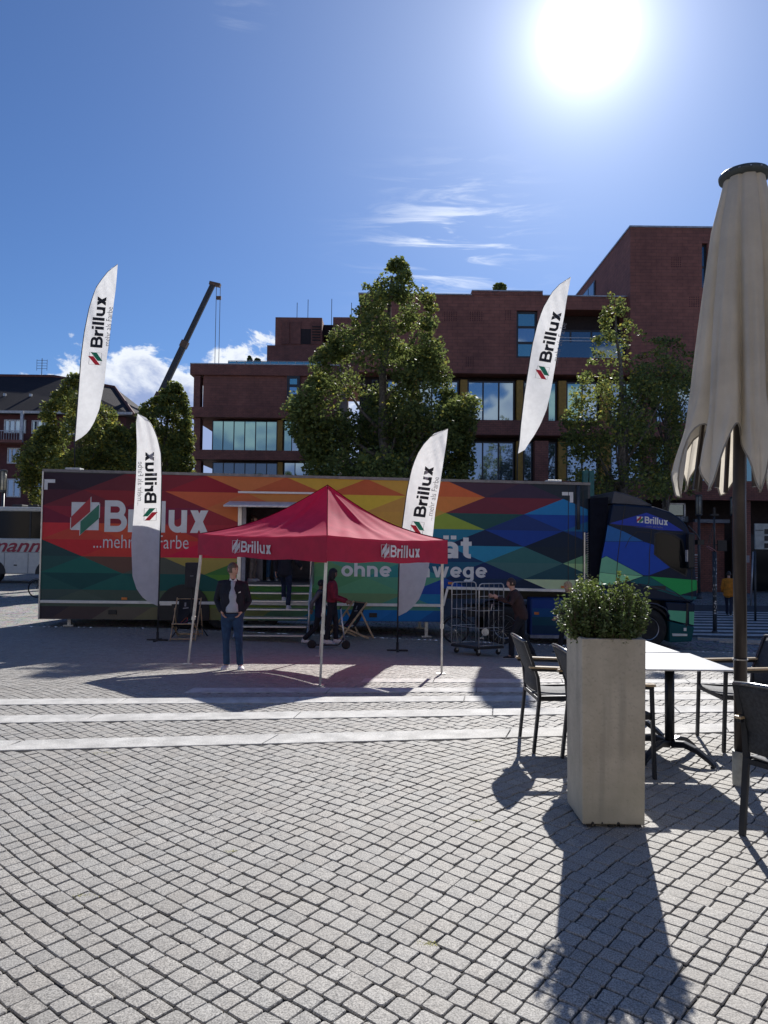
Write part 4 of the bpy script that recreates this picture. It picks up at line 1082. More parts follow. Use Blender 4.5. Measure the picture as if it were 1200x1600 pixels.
def tree(px, py0, Yt, prof, n, label, leaf=.16, yellow=.15, density_holes=.35, trunk_r=.22, name='broadleaf_tree', cat='tree', group=None, depth=.85, sparse=1.0):
    """prof: list of (pixel y, left px, right px) of the crown's outline at distance Yt"""
    base = gp(px, 900); bx = at(px, 800, Yt).x; gz_ = zf(bx, min(Yt, 60)); root = empty(name, (bx, Yt, gz_), 0, label, cat, group)
    prof = sorted(prof); zs = [at(px, p[0], Yt).z - gz_ for p in prof][::-1]
    xl_ = [at(p[1], p[0], Yt).x - bx for p in prof][::-1]; xr_ = [at(p[2], p[0], Yt).x - bx for p in prof][::-1]
    K = int(60 * sparse * max(1, (zs[-1] - zs[0]) / 6)); cen = []
    for i in range(K * 3):
        if len(cen) >= K: break
        u = rng.random(); z = zs[0] + (zs[-1] - zs[0]) * u
        a, c = np.interp(z, zs, xl_), np.interp(z, zs, xr_); hw = (c - a) / 2
        th = rng.uniform(0, 2 * math.pi); rr = math.sqrt(rng.uniform(.12, 1.0)) * .86
        cen.append(((a + c) / 2 + hw * rr * math.cos(th), hw * rr * depth * math.sin(th), z, max(.3, hw * rng.uniform(.16, .36))))
    # clumps along the silhouette so the outline holds
    for i in range(int(K * .5)):
        z = zs[0] + (zs[-1] - zs[0]) * (i + .5) / (K * .5); a, c = np.interp(z, zs, xl_), np.interp(z, zs, xr_); hw = (c - a) / 2
        for s_ in (-1, 1): cen.append(((a + c) / 2 + s_ * hw * rng.uniform(.78, .95), rng.uniform(-.3, .3) * hw, z + rng.uniform(-.2, .2), max(.22, hw * rng.uniform(.12, .24))))
    cen = np.array(cen); wts = cen[:, 3] ** 2; wts /= wts.sum(); idx = rng.choice(len(cen), n, p=wts)
    d = rng.normal(size=(n, 3)); d /= np.linalg.norm(d, axis=1)[:, None]; rad = rng.uniform(.25, 1.12, n) ** .6
    pts = cen[idx, :3] + d * (cen[idx, 3] * rad)[:, None] * np.array([1, 1, .75])
    zc = pts[:, 2]; a = np.interp(zc, zs, xl_); c = np.interp(zc, zs, xr_)
    keep = (pts[:, 0] > a - .22) & (pts[:, 0] < c + .22) & (zc > zs[0] - .4) & (zc < zs[-1] + .25)
    pts = pts[keep]
    ct = rng.uniform(.75, 1.25, len(cen))[idx][keep]
    def tf(p):
        t = tone_green(p, yellow); t[:, :3] *= ct[:, None]; return t
    leafmesh('crown', pts, 0, leaf, m_leaf, tf, root, kind=None)
    mb = MB(); H = zs[-1]; k = 7
    sp = [((np.interp(zs[0] + (H - zs[0]) * i / k, zs, xl_) + np.interp(zs[0] + (H - zs[0]) * i / k, zs, xr_)) / 2 * .5, 0, zs[0] + (H - zs[0]) * .93 * i / k) for i in range(k + 1)]
    mb.tube([(0, 0, -.1), (0, 0, .4)] + sp, [trunk_r * 1.3, trunk_r] + [trunk_r * (1 - .13 * i) * .9 + .01 for i in range(k + 1)], 9)
    tr = mb.build('trunk', m_bark, root, smooth=True)
    big = sorted(range(len(cen)), key=lambda i: -cen[i, 3])[:26]
    mb = MB()
    for i in big:
        e = Vector(cen[i, :3]); zb3 = max(zs[0] * .8, e.z - 1.2 - 1.4 * rng.random()); j = min(k, max(0, int((zb3 - zs[0]) / (H - zs[0]) * k / .93)))
        s_ = Vector(sp[j]) if zb3 > zs[0] else Vector((0, 0, zb3)); mid = s_.lerp(e, .5) + Vector((rng.normal() * .15, rng.normal() * .15, -.15))
        mb.tube([s_, mid, e], [trunk_r * .35, trunk_r * .22, .02], 5)
    o = mb.build('branches', m_bark, root, smooth=True); o['kind'] = 'stuff'
    return root
tree(600, 0, 31, [(407, 615, 625), (425, 608, 638), (445, 575, 652), (462, 558, 668), (485, 556, 684), (505, 552, 680), (530, 512, 684), (560, 496, 690), (590, 488, 700), (610, 478, 708), (630, 460, 738), (650, 446, 742), (670, 452, 738), (690, 468, 736), (710, 478, 742), (740, 482, 735), (775, 495, 715)], 52000,
     'largest tree, tall and dense, its crown rising above the middle of the trailer', leaf=.17, yellow=.10, trunk_r=.32)
tree(122, 0, 34, [(590, 112, 124), (605, 100, 128), (622, 84, 150), (640, 68, 170), (660, 70, 184), (680, 52, 200), (700, 44, 204), (720, 36, 208), (745, 34, 210), (775, 45, 200)], 30000, 'bright green rounded tree behind the left end of the trailer', leaf=.16, yellow=.34, sparse=1.5)
tree(262, 0, 36, [(603, 268, 276), (618, 252, 288), (635, 226, 292), (655, 216, 297), (680, 206, 300), (705, 208, 300), (735, 212, 298), (775, 222, 292)], 26000, 'narrow green tree between the crane arm and the terracotta wing', leaf=.16, yellow=.25, sparse=1.8)
tree(962, 0, 30, [(466, 955, 968), (482, 945, 976), (500, 942, 982), (520, 932, 1000), (545, 922, 1030), (570, 912, 1050), (600, 898, 1062), (640, 888, 1072), (680, 880, 1078), (720, 888, 1080), (770, 900, 1070)], 15000, 'thin crowned dark tree in front of the tall block behind the cab', leaf=.15, yellow=.2, sparse=.9, trunk_r=.2)
tree(1040, 0, 33, [(520, 1030, 1060), (560, 1000, 1080), (620, 985, 1100), (680, 985, 1100), (740, 990, 1095), (775, 1000, 1080)], 5500, 'sparse dark tree next to the folded parasol, in the building shade', leaf=.15, yellow=.1, sparse=.7, trunk_r=.15)
# roof plants
def roofbush(px, py0, py1, Yt, wpx, label, n=900):
    a = at(px, py1, Yt); h = at(px, py0, Yt).z - a.z; w_ = wpx / F * Yt / 2
    root = empty('roof_bush', (a.x, Yt, a.z), 0, label, 'shrub')
    p = rng.normal(size=(n, 3)); p /= np.linalg.norm(p, axis=1)[:, None]; p *= rng.uniform(.3, 1, n)[:, None] ** .5
    p = p * np.array([w_, w_, h / 2]) + np.array([0, 0, h * .55])
    leafmesh('foliage', p, 0, .16, m_leaf, lambda q: tone_green(q, .05), root, kind=None)
    mb = MB(); mb.tube([(0, 0, 0), (0, 0, h * .5)], .05, 5); mb.box(-.2, -.2, 0, .2, .2, .25); mb.build('tub', m_bark, root)
roofbush(781, 443, 459, YB + 1.0, 23, 'dark round bush on the roof edge above the main block')
roofbush(390, 556, 569, YA + 1.2, 9, 'tiny bush, leftmost on the glass railed roof terrace', 260)
roofbush(402, 560, 569, YA + 1.2, 11, 'low wider bush in the middle of the roof terrace planting', 300)
# ================================================================ crane
YK = 75.0
cb = at(232, 655, YK); ct_ = at(333, 444, YK)
crane = empty('mobile_crane', (cb.x, YK, -1.0), 0, 'dark telescopic crane arm slanting into the sky over the trees', 'crane')
m_crane = M('crane_paint', (.05, .045, .042), rough=.5, var=.2); m_crane2 = M('crane_ochre', (.15, .08, .04), rough=.5)
p0 = Vector((0, 0, 1.0)); p1 = Vector((ct_.x - cb.x, 0, ct_.z + 1.0)); dirn = (p1 - p0)
base_ = Vector((-2.2, 0, 2.2))
segs = [(0, .36, .70), (.34, .66, .60), (.64, 1.0, .50)]
st_ = Vector((cb.x - cb.x, 0, cb.z + 1.0)); st_ = p1 + (st_ - p1) * 1.28
for a, c, w_ in segs:
    mb = MB(); mb.bar(st_.lerp(p1, a), st_.lerp(p1, c), w_ * .8, w_); s_ = mb.build('boom_section', m_crane, crane, bevel=.05)
for a, w_ in ((.35, .76), (.65, .66)):
    q = st_.lerp(p1, a); d_ = (p1 - st_).normalized() * .35; mb = MB(); mb.bar(q - d_, q + d_, w_ * .9, w_ * 1.05); mb.build('boom_collar', m_crane2, crane)
mb = MB(); mb.bar(p1 + Vector((-.35, 0, .1)), p1 + Vector((.75, 0, -.15)), .5, .34); mb.build('boom_head', m_crane2, crane)
for dx in (.35, .75):
    mb = MB(); q = p1 + Vector((dx, 0, -.3)); mb.tube([q, q - Vector((0, 0, q.z - 9))], .035, 4); mb.build('hoist_cable', m_frame, crane)
mb = MB(); q = p1 + Vector((.55, 0, -1.6)); mb.box(q.x - .15, -.1, q.z, q.x + .3, .1, q.z + .35); mb.build('hook_block', m_crane2, crane)
mb = MB(); mb.box(st_.x - 3, -1.3, .9, st_.x + 5, 1.3, 1.7); mb.box(st_.x - 2, -1.1, 1.7, st_.x + 1.2, 1.1, max(2.6, st_.z)); mb.build('carrier', m_crane2, crane, bevel=.05)
for i in range(4): mb = MB(); mb.lathe([(.3, 0), (.55, 0), (.6, .1), (.6, .3), (.5, .35)], 14, (st_.x - 2.2 + i * 2.1, -1.4, .6), 'y'); mb.build('tyre', m_rubber, crane, smooth=True)
# ================================================================ coach
YBU = 36.6
bg_ = at(0, 905, YBU); bus = empty('white_coach', (bg_.x, YBU, zf(-15, YBU)), 0, 'white touring coach with red script lettering, half hidden by the trailer', 'bus')
def bp(px, py): p = at(px, py, YBU); return (p.x - bus.location.x, p.z - bus.location.z)
zR = bp(30, 792)[1]; zW1 = bp(30, 799)[1]; zW0 = bp(30, 841)[1]; zB = bp(30, 897)[1]; xA = bp(-270, 850)[0]; xB = bp(150, 850)[0]
m_bus = M('coach_white', (.62, .61, .57), rough=.3, var=.04, coat=.3)
mb = MB(); mb.box(xA, 0, zB, xB, 2.5, zW0); mb.box(xA, 0, zW1, xB, 2.5, zR); bd = mb.build('body', m_bus, bus, bevel=.06)
mb = MB(); mb.box(xA + .05, .05, zW0, xB - .05, 2.45, zW1); mb.build('window_band', m_glass_dark, bus)
for i in range(6):
    x = bp(-215 + i * 65 + 2, 820)[0]; mb = MB(); mb.box(x - .04, .03, zW0, x + .04, .052, zW1); mb.build('window_pillar', m_black, bus)
mb = MB(); mb.box(bp(5, 800)[0], 1.3, zW0 + .1, bp(44, 800)[0], 1.35, zW1 - .25); mb.box(bp(20, 800)[0], .9, zW0, bp(60, 800)[0], 1.0, zW0 + .55); mb.build('seats', M('seat_cloth', (.12, .13, .14)), bus)
for x in (-12, 76, -235):
    q = bp(x, 890); wheel(bus, (q[0], .02, .5), .5, .3)
    mb = MB(); pts = [(q[0] + .66 * math.cos(math.pi * i / 12), .5 + .66 * math.sin(math.pi * i / 12)) for i in range(13)] + [(q[0] - .66, zB), (q[0] + .66, zB)]
    mb.prism(pts, lambda a, z: (a, -.02, z), lambda a, z: (a, -.002, z)); mb.build('wheel_arch', m_black, bus)
mb = MB()
for x in (7, 44): q = bp(x, 870); mb.box(q[0] - .015, -.012, zB + .05, q[0] + .015, -.002, bp(0, 864)[1])
mb.bar((bp(2, 862)[0], -.006, bp(2, 863)[1]), (bp(62, 862)[0], -.006, bp(62, 863)[1]), .012, .025); mb.build('panel_gap', m_print_grey, bus)
mb = MB(); q = bp(24, 883); mb.box(q[0] - .07, -.03, q[1] - .03, q[0] + .07, -.002, q[1] + .03); mb.build('hatch_handle', m_black, bus)
put_text('lettering', 'mann', lambda s, t: (bp(-18 + 82.5 * s, 850)[0], -.016, bp(20, 862.5 - 14.5 * t)[1]), M('coach_red', (.36, .02, .05), rough=.4), bus, bold=.015, shear=.38, spacing=.98)
# roof line details
for x in (-200, 17, 42, 60):
    q = bp(x, 790); mb = MB(); mb.box(q[0] - .25, .6, zR, q[0] + .25, 1.4, zR + .14); mb.build('roof_hatch', m_black, bus, bevel=.03)
# ================================================================ lamps of the square
m_lampg = M('lamp_glass', (.55, .52, .42), rough=.2, transl=.3, spec=.6); m_post = M('lamp_post_grey', (.06, .065, .07), rough=.45, metal=.3)
def lamp(px, py0, py1, Yl, wpx, label):
    a = at(px, py1, Yl); c = at(px, py0, Yl); h = c.z - a.z; r = wpx / F * Yl / 2; g = zf(a.x, min(Yl, 60))
    root = empty('street_lamp', (a.x, Yl, g), 0, label, 'street lamp', 'cylindrical lamps on posts around the square'); z0 = a.z - g
    mb = MB(); mb.tube([(0, 0, 0), (0, 0, z0)], r * .42, 10); mb.lathe([(r * .9, 0), (r * .9, .05), (r * .45, .3)], 12); mb.build('post', m_post, root, smooth=True)
    mb = MB(); mb.lathe([(r * .86, z0 + .06), (r * .86, z0 + h - .1)], 16); hd_ = mb.build('lamp_glass', m_lampg, root, smooth=True)
    mb = MB(); mb.lathe([(r * .5, z0 - .06), (r, z0), (r, z0 + .06)], 16); mb.lathe([(r, z0 + h - .1), (r, z0 + h - .02), (r * .7, z0 + h)], 16)
    for i in range(6): t = i * math.pi / 3; mb.bar((r * .95 * math.cos(t), r * .95 * math.sin(t), z0 + .05), (r * .95 * math.cos(t), r * .95 * math.sin(t), z0 + h - .08), .03)
    mb.build('lamp_frame', m_post, root)
lamp(5, 734, 768, 40, 10.5, 'largest cylindrical lamp at the left edge above the coach')
for i, (x, t) in enumerate(((5.5, 'leftmost of the four small lamps above the coach, below the big lamp'), (20.5, 'second of the four small lamps above the coach, below a window'), (35, 'third of the four small lamps above the coach roof'), (49.5, 'rightmost of the four small lamps, nearest the trailer corner'))):
    lamp(x, 769 + i * .4, 783, 72, 3.6, t)
lamp(1092, 773, 805, 38, 10, 'cylindrical lamp standing between cab and sticker covered pole')
lamp(1145.5, 776, 805, 38.5, 9, 'cylindrical lamp just left of the parasol pole')
# sticker pole with the wire cone
q = gp(1117, 990); pole = empty('sticker_pole', q, 0, 'dark pole covered in stickers with a wire cone hanging at its top', 'pole')
def qz(py): return at(1117, py, q.y).z - q.z
mb = MB(); mb.tube([(0, 0, 0), (0, 0, qz(862))], .062, 12); mb.tube([(0, 0, qz(862)), (0, 0, qz(806))], .03, 8); mb.lathe([(.1, 0), (.1, .05), (.07, .1)], 12); mb.build('shaft', m_post, pole, smooth=True)
mb = MB(); mb.box(-.12, -.05, qz(806), .12, .05, qz(803)); mb.box(-.03, -.03, qz(803), .03, .03, qz(793)); mb.build('top_bracket', m_black, pole)
m_pink = M('faded_red_ring', (.45, .2, .2), rough=.5)
mb = MB(); cx_, cz_ = -.10, qz(858); n = 16
ring = [(cx_ + .13 * math.cos(2 * math.pi * i / n), .13 * math.sin(2 * math.pi * i / n), cz_ - .08 * math.cos(2 * math.pi * i / n)) for i in range(n + 1)]
mb.tube(ring, .012, 6, cap=False); cone = mb.build('cone_ring', m_pink, pole, smooth=True)
mb = MB()
for i in range(0, n, 2): mb.tube([ring[i], (.0, 0, qz(812))], .006, 4)
mb.build('cone_wires', m_post, cone)
mb = MB(); mb.box(.1, -.03, qz(861), .38, .03, qz(844)); mb.box(.02, -.01, qz(852), .12, .01, qz(850)); mb.build('side_sign', m_black, pole)
for i in range(26):
    z = qz(random.uniform(872, 962)); t = random.uniform(-2.6, -.5); a = random.uniform(.02, .05); mb = MB()
    mb.prism([(-a, -a * .8), (a, -a * .7), (a, a * .8), (-a, a * .7)], lambda u, v: (.0655 * math.cos(t + u / .066), .0655 * math.sin(t + u / .066), z + v), lambda u, v: (.0635 * math.cos(t + u / .066), .0635 * math.sin(t + u / .066), z + v))
    mb.build('sticker', random.choice([m_white_print, m_print_grey, m_rail]), pole)
# sign board at the right edge with its post
q = at(1190, 838, 27.0); sg = empty('direction_board', (q.x, 27.0, zf(q.x, 27)), 0, 'pale sign board with dark slots on posts right of the parasol pole', 'sign')
g = sg.location.z; f_ = lambda px, py: (at(px, py, 27).x - q.x, at(px, py, 27).z - g)
a = f_(1179.5, 858); c = f_(1215, 818.5)
mb = MB(); mb.box(a[0], -.04, a[1], c[0], .04, c[1]); mb.build('board', M('board_pale', (.42, .44, .40), rough=.6), sg)
for i, y in enumerate((827, 837.5, 849)):
    a = f_(1193.5, y + 7.5); c = f_(1213, y); mb = MB(); mb.box(a[0], -.055, a[1], c[0], -.041, c[1]); mb.build('slot', m_black, sg)
a = f_(1179.5, 829); c = f_(1192, 828); mb = MB(); mb.box(a[0], -.05, a[1], c[0], -.041, c[1] + .0); mb.build('board_joint', m_black, sg)
a = f_(1176.5, 860); mb = MB(); mb.tube([(a[0] + .1, .06, 0), (a[0] + .1, .06, a[1])], .04, 8); mb.tube([(.75, .06, 0), (.75, .06, a[1])], .04, 8); mb.build('post', m_post, sg, smooth=True)
q = gp(1173, 947); sp_ = empty('white_notice_post', q, 0, 'thin grey post with a small pale notice behind the parasol pole', 'sign post')
hh = at(1173, 862, q.y).z - q.z
mb = MB(); mb.tube([(0, 0, 0), (0.12, 0, hh)], .035, 8); mb.build('post', m_coping, sp_, smooth=True)
mb = MB(); mb.box(-.25, -.02, hh * .8, -.05, .0, hh * .93); mb.build('notice', M('notice', (.3, .28, .3)), sp_)
# pedestrian crossing and kerbs
road = strip_sheet('road', [2, 4, 6, 9, 12, 16, 22, 30, 60], [22.2, 24, 26, 28, 31, 34], m_asph, .012)
m_stripe = M('road_paint', (.62, .61, .58), rough=.7, dirt=.3)
for i in range(9):
    y = 22.6 + i * .95
    mb = MB(); n = 6; x0 = 8.4 + i * .62 if i < 5 else 10.5; x1 = 20
    pts = [(x0 + (x1 - x0) * j / n, y + e * .48) for j in range(n + 1) for e in (0, 1)]
    x0 += 0
    mb.add([(p[0], p[1], zf(*p) + .017) for p in pts], [(2 * j, 2 * j + 2, 2 * j + 3, 2 * j + 1) for j in range(n)]); mb.build('crossing_stripe', m_stripe, road)
mb = MB(); mb.bar((9.2, 21.7, zf(9.2, 21.7) + .01), (22, 17.5, zf(14, 18) + .01), .14, .12)
tag(mb.build('road_kerb', m_slab), kind='structure')
mb = MB(); mb.bar((9.6, 21.2, zf(9.2, 21.7) + .0), (22, 16.8, zf(14, 18) + .0), .12, .1)
tag(mb.build('road_kerb', m_slab), kind='structure')
# teal pole pair behind the trailer front
q = at(919, 760, 26.0); tl = empty('teal_post', (q.x, 26, zf(q.x, 26)), 0, 'teal green twin post rising behind the front corner of the trailer', 'post')
hh = at(919, 735, 26).z - tl.location.z
for dx in (-.11, .11):
    mb = MB(); mb.box(dx - .085, -.08, 0, dx + .085, .08, hh); mb.build('column', M('teal_paint', (.03, .16, .14), rough=.5), tl, bevel=.01)
# ================================================================ feather flags
m_flag = M('flag_cloth', (.80, .80, .80), rough=.7, var=.03, transl=.45, spec=.2)
m_fred = M('flag_red', (.60, .03, .05), rough=.7, var=.03, transl=.3); m_fgreen = M('flag_green', (.02, .22, .13), rough=.7, var=.03, transl=.3); m_fblack = M('flag_black', (.03, .03, .035), rough=.7, transl=.1)
m_fgrey = M('flag_grey', (.25, .25, .26), rough=.7)
def feather(Yf, left, right, pole_left, text, base_px, label, roof=False, mirrored=False, ph=0.0, amp=.045):
    """left/right: outline polylines (px,py) from bottom to top; text: (origin px, up-vector px, across-vector px)"""
    tip = left[-1]; bot = left[0]
    yb, yt = bot[1], tip[1]
    b0 = at(base_px[0], base_px[1], Yf); root = empty('feather_flag', (b0.x, Yf, b0.z if roof else zf(b0.x, Yf)), 0, label, 'flag', 'white feather flags')
    if roof: root.location.y = Yf
    o = root.location
    N, K_ = 44, 12
    ly = [p[1] for p in left]; lx = [p[0] for p in left]; ry = [p[1] for p in right]; rx = [p[0] for p in right]
    def ed(xs_, ys_, y): return np.interp(-y, [-v for v in ys_], xs_)
    def dep(px, py):
        v = (yb - py) / (yb - yt); c = (px - lx[0]) / 60.0
        a = amp * math.sin(3.0 * v * 2 + c * 4.2 + ph) + amp * .55 * math.sin(9 * v - c * 9 + ph * 2) * v
        s_ = c if pole_left else -c
        return a + .10 * s_ * 1.2 + .025 * math.sin(26 * (px - lx[0]) / 60 + 14 * v * v + ph) * sm((v - .45) * 2.2)
    def pt(px, py, off=0.0):
        yy = Yf + dep(px, py) - off; p = at(px, py, yy); return (p.x - o.x, p.y - o.y, p.z - o.z)
    mb = MB(); vs_ = []
    for i in range(N + 1):
        y = yb + (yt - yb) * i / N; a, c = float(ed(lx, ly, y)), float(ed(rx, ry, y))
        for j in range(K_ + 1): vs_.append(pt(a + (c - a) * j / K_, y))
    fs_ = [(i * (K_ + 1) + j, i * (K_ + 1) + j + 1, (i + 1) * (K_ + 1) + j + 1, (i + 1) * (K_ + 1) + j) for i in range(N) for j in range(K_)]
    mb.add(vs_, fs_); sail = mb.build('sail', m_flag, root, smooth=True)
    edge = left if pole_left else right
    path = [(float(ed([p[0] for p in edge], [p[1] for p in edge], yb + (yt - yb) * i / 24)) + (-.6 if pole_left else .6), yb + (yt - yb) * i / 24) for i in range(25)]
    pts = [pt(*p) for p in path]
    low = [(0, 0, 0)]
    mb = MB(); mb.tube([(0, 0, 0.0)] + pts, [.02] + [.018 - .012 * i / 24 for i in range(25)], 8); mb.build('pole', m_black, root, smooth=True)
    mb = MB()
    if not roof:
        mb.box(-.24, -.03, 0.0, .24, .03, .035); mb.box(-.03, -.24, .0, .03, .24, .03); mb.lathe([(.03, 0), (.03, .2)], 10)
    else: mb.box(-.09, -.09, -.02, .09, .09, .05)
    mb.build('foot', m_black, root)
    if text:
        (ox_, oy_), (ux, uy), (ax_, ay_) = text   # origin at the logo's foot; unit along reading direction; unit across (letter down)
        def tm(s0, s1, t0, t1, off):
            return lambda s, t: pt(ox_ + ux * (s0 + (s1 - s0) * s) + ax_ * (t1 + (t0 - t1) * t), oy_ + uy * (s0 + (s1 - s0) * s) + ay_ * (t1 + (t0 - t1) * t), off)
        def subdiv(fm, poly_or_text): return fm
        off = .012
        # the cloth ripples, so lettering is cut fine and laid on it
        vs2, fs2 = bold2d('Brillux', .2); f = tm(27, 107, 0, 19, off); mb = MB()
        mb.add([tuple(Vector(f(a, c)) - Vector((0, l * .002, 0))) for a, c, l in vs2], fs2); mb.build('lettering', m_fblack, sail)
        vs2, fs2 = text2d('...mehr als Farbe', -.004); f = tm(24, 92, 21.5, 30, off); mb = MB(); mb.add([f(a, c) for a, c in vs2], fs2); mb.build('slogan_lettering', m_fgrey, sail)
        f = tm(0, 19, 0, 19, off); f2 = tm(0, 19, 0, 19, off + .005)
        for p, mt in (([(0, .05), (0, .47), (.68, 1.12), (.68, .66)], m_fred), ([(.34, -.12), (1.0, .42), (1.0, .93), (.34, .30)], m_fgreen)):
            mb = MB(); mb.poly([f2(*q) for q in p]); mb.build('logo_bar', mt, sail)
        mb = MB()
        for a, c in (((0, 0), (1, 0)), ((1, 0), (1, 1)), ((1, 1), (0, 1)), ((0, 1), (0, 0))): mb.bar(f(*a), f(*c), .008, .004)
        mb.build('logo_outline', m_fgrey, sail)
    return root
L1 = [(117, 690), (119, 665), (121, 640), (124, 600), (127, 560), (132, 520), (140, 480), (150, 450), (164, 430), (175, 418), (184, 413)]
R1 = [(117, 690), (125, 685.5), (138, 675), (147, 660), (155, 640), (163, 600), (167, 560), (172, 520), (177, 480), (181, 450), (184, 413)]
feather(20.9, L1, R1, True, ((138.5, 569), (.085, -.995), (1, .085)), (117, 741), 'white feather flag on the left end of the trailer roof', roof=True, ph=.3)
L4 = [(809, 709), (812, 690), (814, 665), (820, 615), (826, 577), (832, 540), (840, 507), (848, 483), (862, 458), (876, 443), (892, 433)]
R4 = [(809, 709), (817, 708), (826, 693), (835, 680), (845, 662), (854, 640), (860, 615), (867, 575), (874, 532), (881, 497), (886, 465), (892, 433)]
feather(21.4, L4, R4, True, ((836, 590), (.215, -.977), (.985, .17)), (808, 756), 'white feather flag tilting to the right above the trailer roof', roof=True, ph=1.4, amp=.07)
L2 = [(247, 947), (237, 944), (225, 936), (214, 922), (207, 901), (205, 848), (209, 802), (212.7, 744), (214, 698), (212.7, 660), (215, 648)]
R2 = [(247, 947), (248.5, 900), (249.6, 848), (251, 800), (252, 744), (251, 709), (246, 686), (239, 668), (230, 654), (222, 648), (215, 646)]
L2[-1] = (215, 646)
feather(17.0, L2, R2, False, ((244, 813), (.02, -1), (-1, .02)), (246, 999), 'white feather flag seen from behind with mirrored lettering, left of the canopy', ph=.8)
L3 = [(622, 963), (623, 920), (624, 880), (628, 830), (632, 800), (636, 770), (643, 735), (652, 710), (665, 690), (680, 676), (700, 670)]
R3 = [(622, 963), (640, 954), (655, 936), (664, 914), (671, 880), (677, 830), (680, 800), (687, 760), (693, 720), (697, 695), (700, 670)]
feather(16.9, L3, R3, True, ((641, 833), (.17, -.985), (.99, .12)), (621, 1009), 'white feather flag on the ground behind the right side of the red canopy', ph=2.1)
# ================================================================ canopy
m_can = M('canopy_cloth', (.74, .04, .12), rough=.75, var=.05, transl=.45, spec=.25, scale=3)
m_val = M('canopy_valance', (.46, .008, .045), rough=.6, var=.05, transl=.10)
m_canprint = M('canopy_print', (.66, .60, .62), rough=.6)
Fc_ = gp(500, 1071); Lc = gp(294, 1038); Rc = gp(690, 1053); Bc = Lc + Rc - Fc_ + Vector((.30, 0, 0))
cc = (Fc_ + Lc + Rc + Bc) / 4
can = empty('party_canopy', (cc.x, cc.y, zf(cc.x, cc.y)), 0, 'red pop up canopy with white lettering on its edges, four metal legs', 'canopy')
def loc(p): return Vector(p) - can.location
tops = {}
for nm, g, ppx in (('F', Fc_, (511, 878)), ('L', Lc, (313, 868)), ('R', Rc, (695, 880)), ('B', Bc, None)):
    z = at(ppx[0], ppx[1], g.y).z if ppx else None
    x = at(ppx[0], ppx[1], g.y).x if ppx else g.x + .1
    tops[nm] = Vector((x, g.y, z if z is not None else 0))
tops['B'] = tops['L'] + tops['R'] - tops['F'] + Vector((.30, 0, 0))
apex = at(512, 758, (tops['L'].y + tops['R'].y) / 2 - .1)
VH = .40
order = ['F', 'R', 'B', 'L']
cen_ = sum((tops[k] for k in order), Vector()) / 4
roofz = {k: tops[k].z + VH for k in order}
def canpt(u, v, a, c, n_=14):
    """u from apex(0) to edge(1), v along the edge 0..1"""
    A_, C_ = tops[a].copy(), tops[c].copy(); A_.z += VH; C_.z += VH
    e = A_.lerp(C_, v); p = apex.lerp(e, u)
    sag = .20 * math.sin(math.pi * u) * (1.0) + .05 * u * math.sin(math.pi * v)
    p.z -= sag * .8
    rr = .012 * math.sin(v * 34 + u * 9) * u * u + .016 * mnoise.noise(Vector((p.x * 2.4, p.y * 2.4, 3))) * (u > 0) + .018 * math.sin(u * 30 + 5 * v) * max(0, u - .62) * (1 - abs(2 * v - 1))
    p.z += rr * (1 if 0 < v < 1 else 0) * min(1, 8 * v * (1 - v)) * (1 if u < 1 else .2)
    # rafter line in the middle of each side
    p.z += .05 * math.exp(-((v - .5) / .035) ** 2) * math.sin(math.pi * min(1, u)) 
    return p
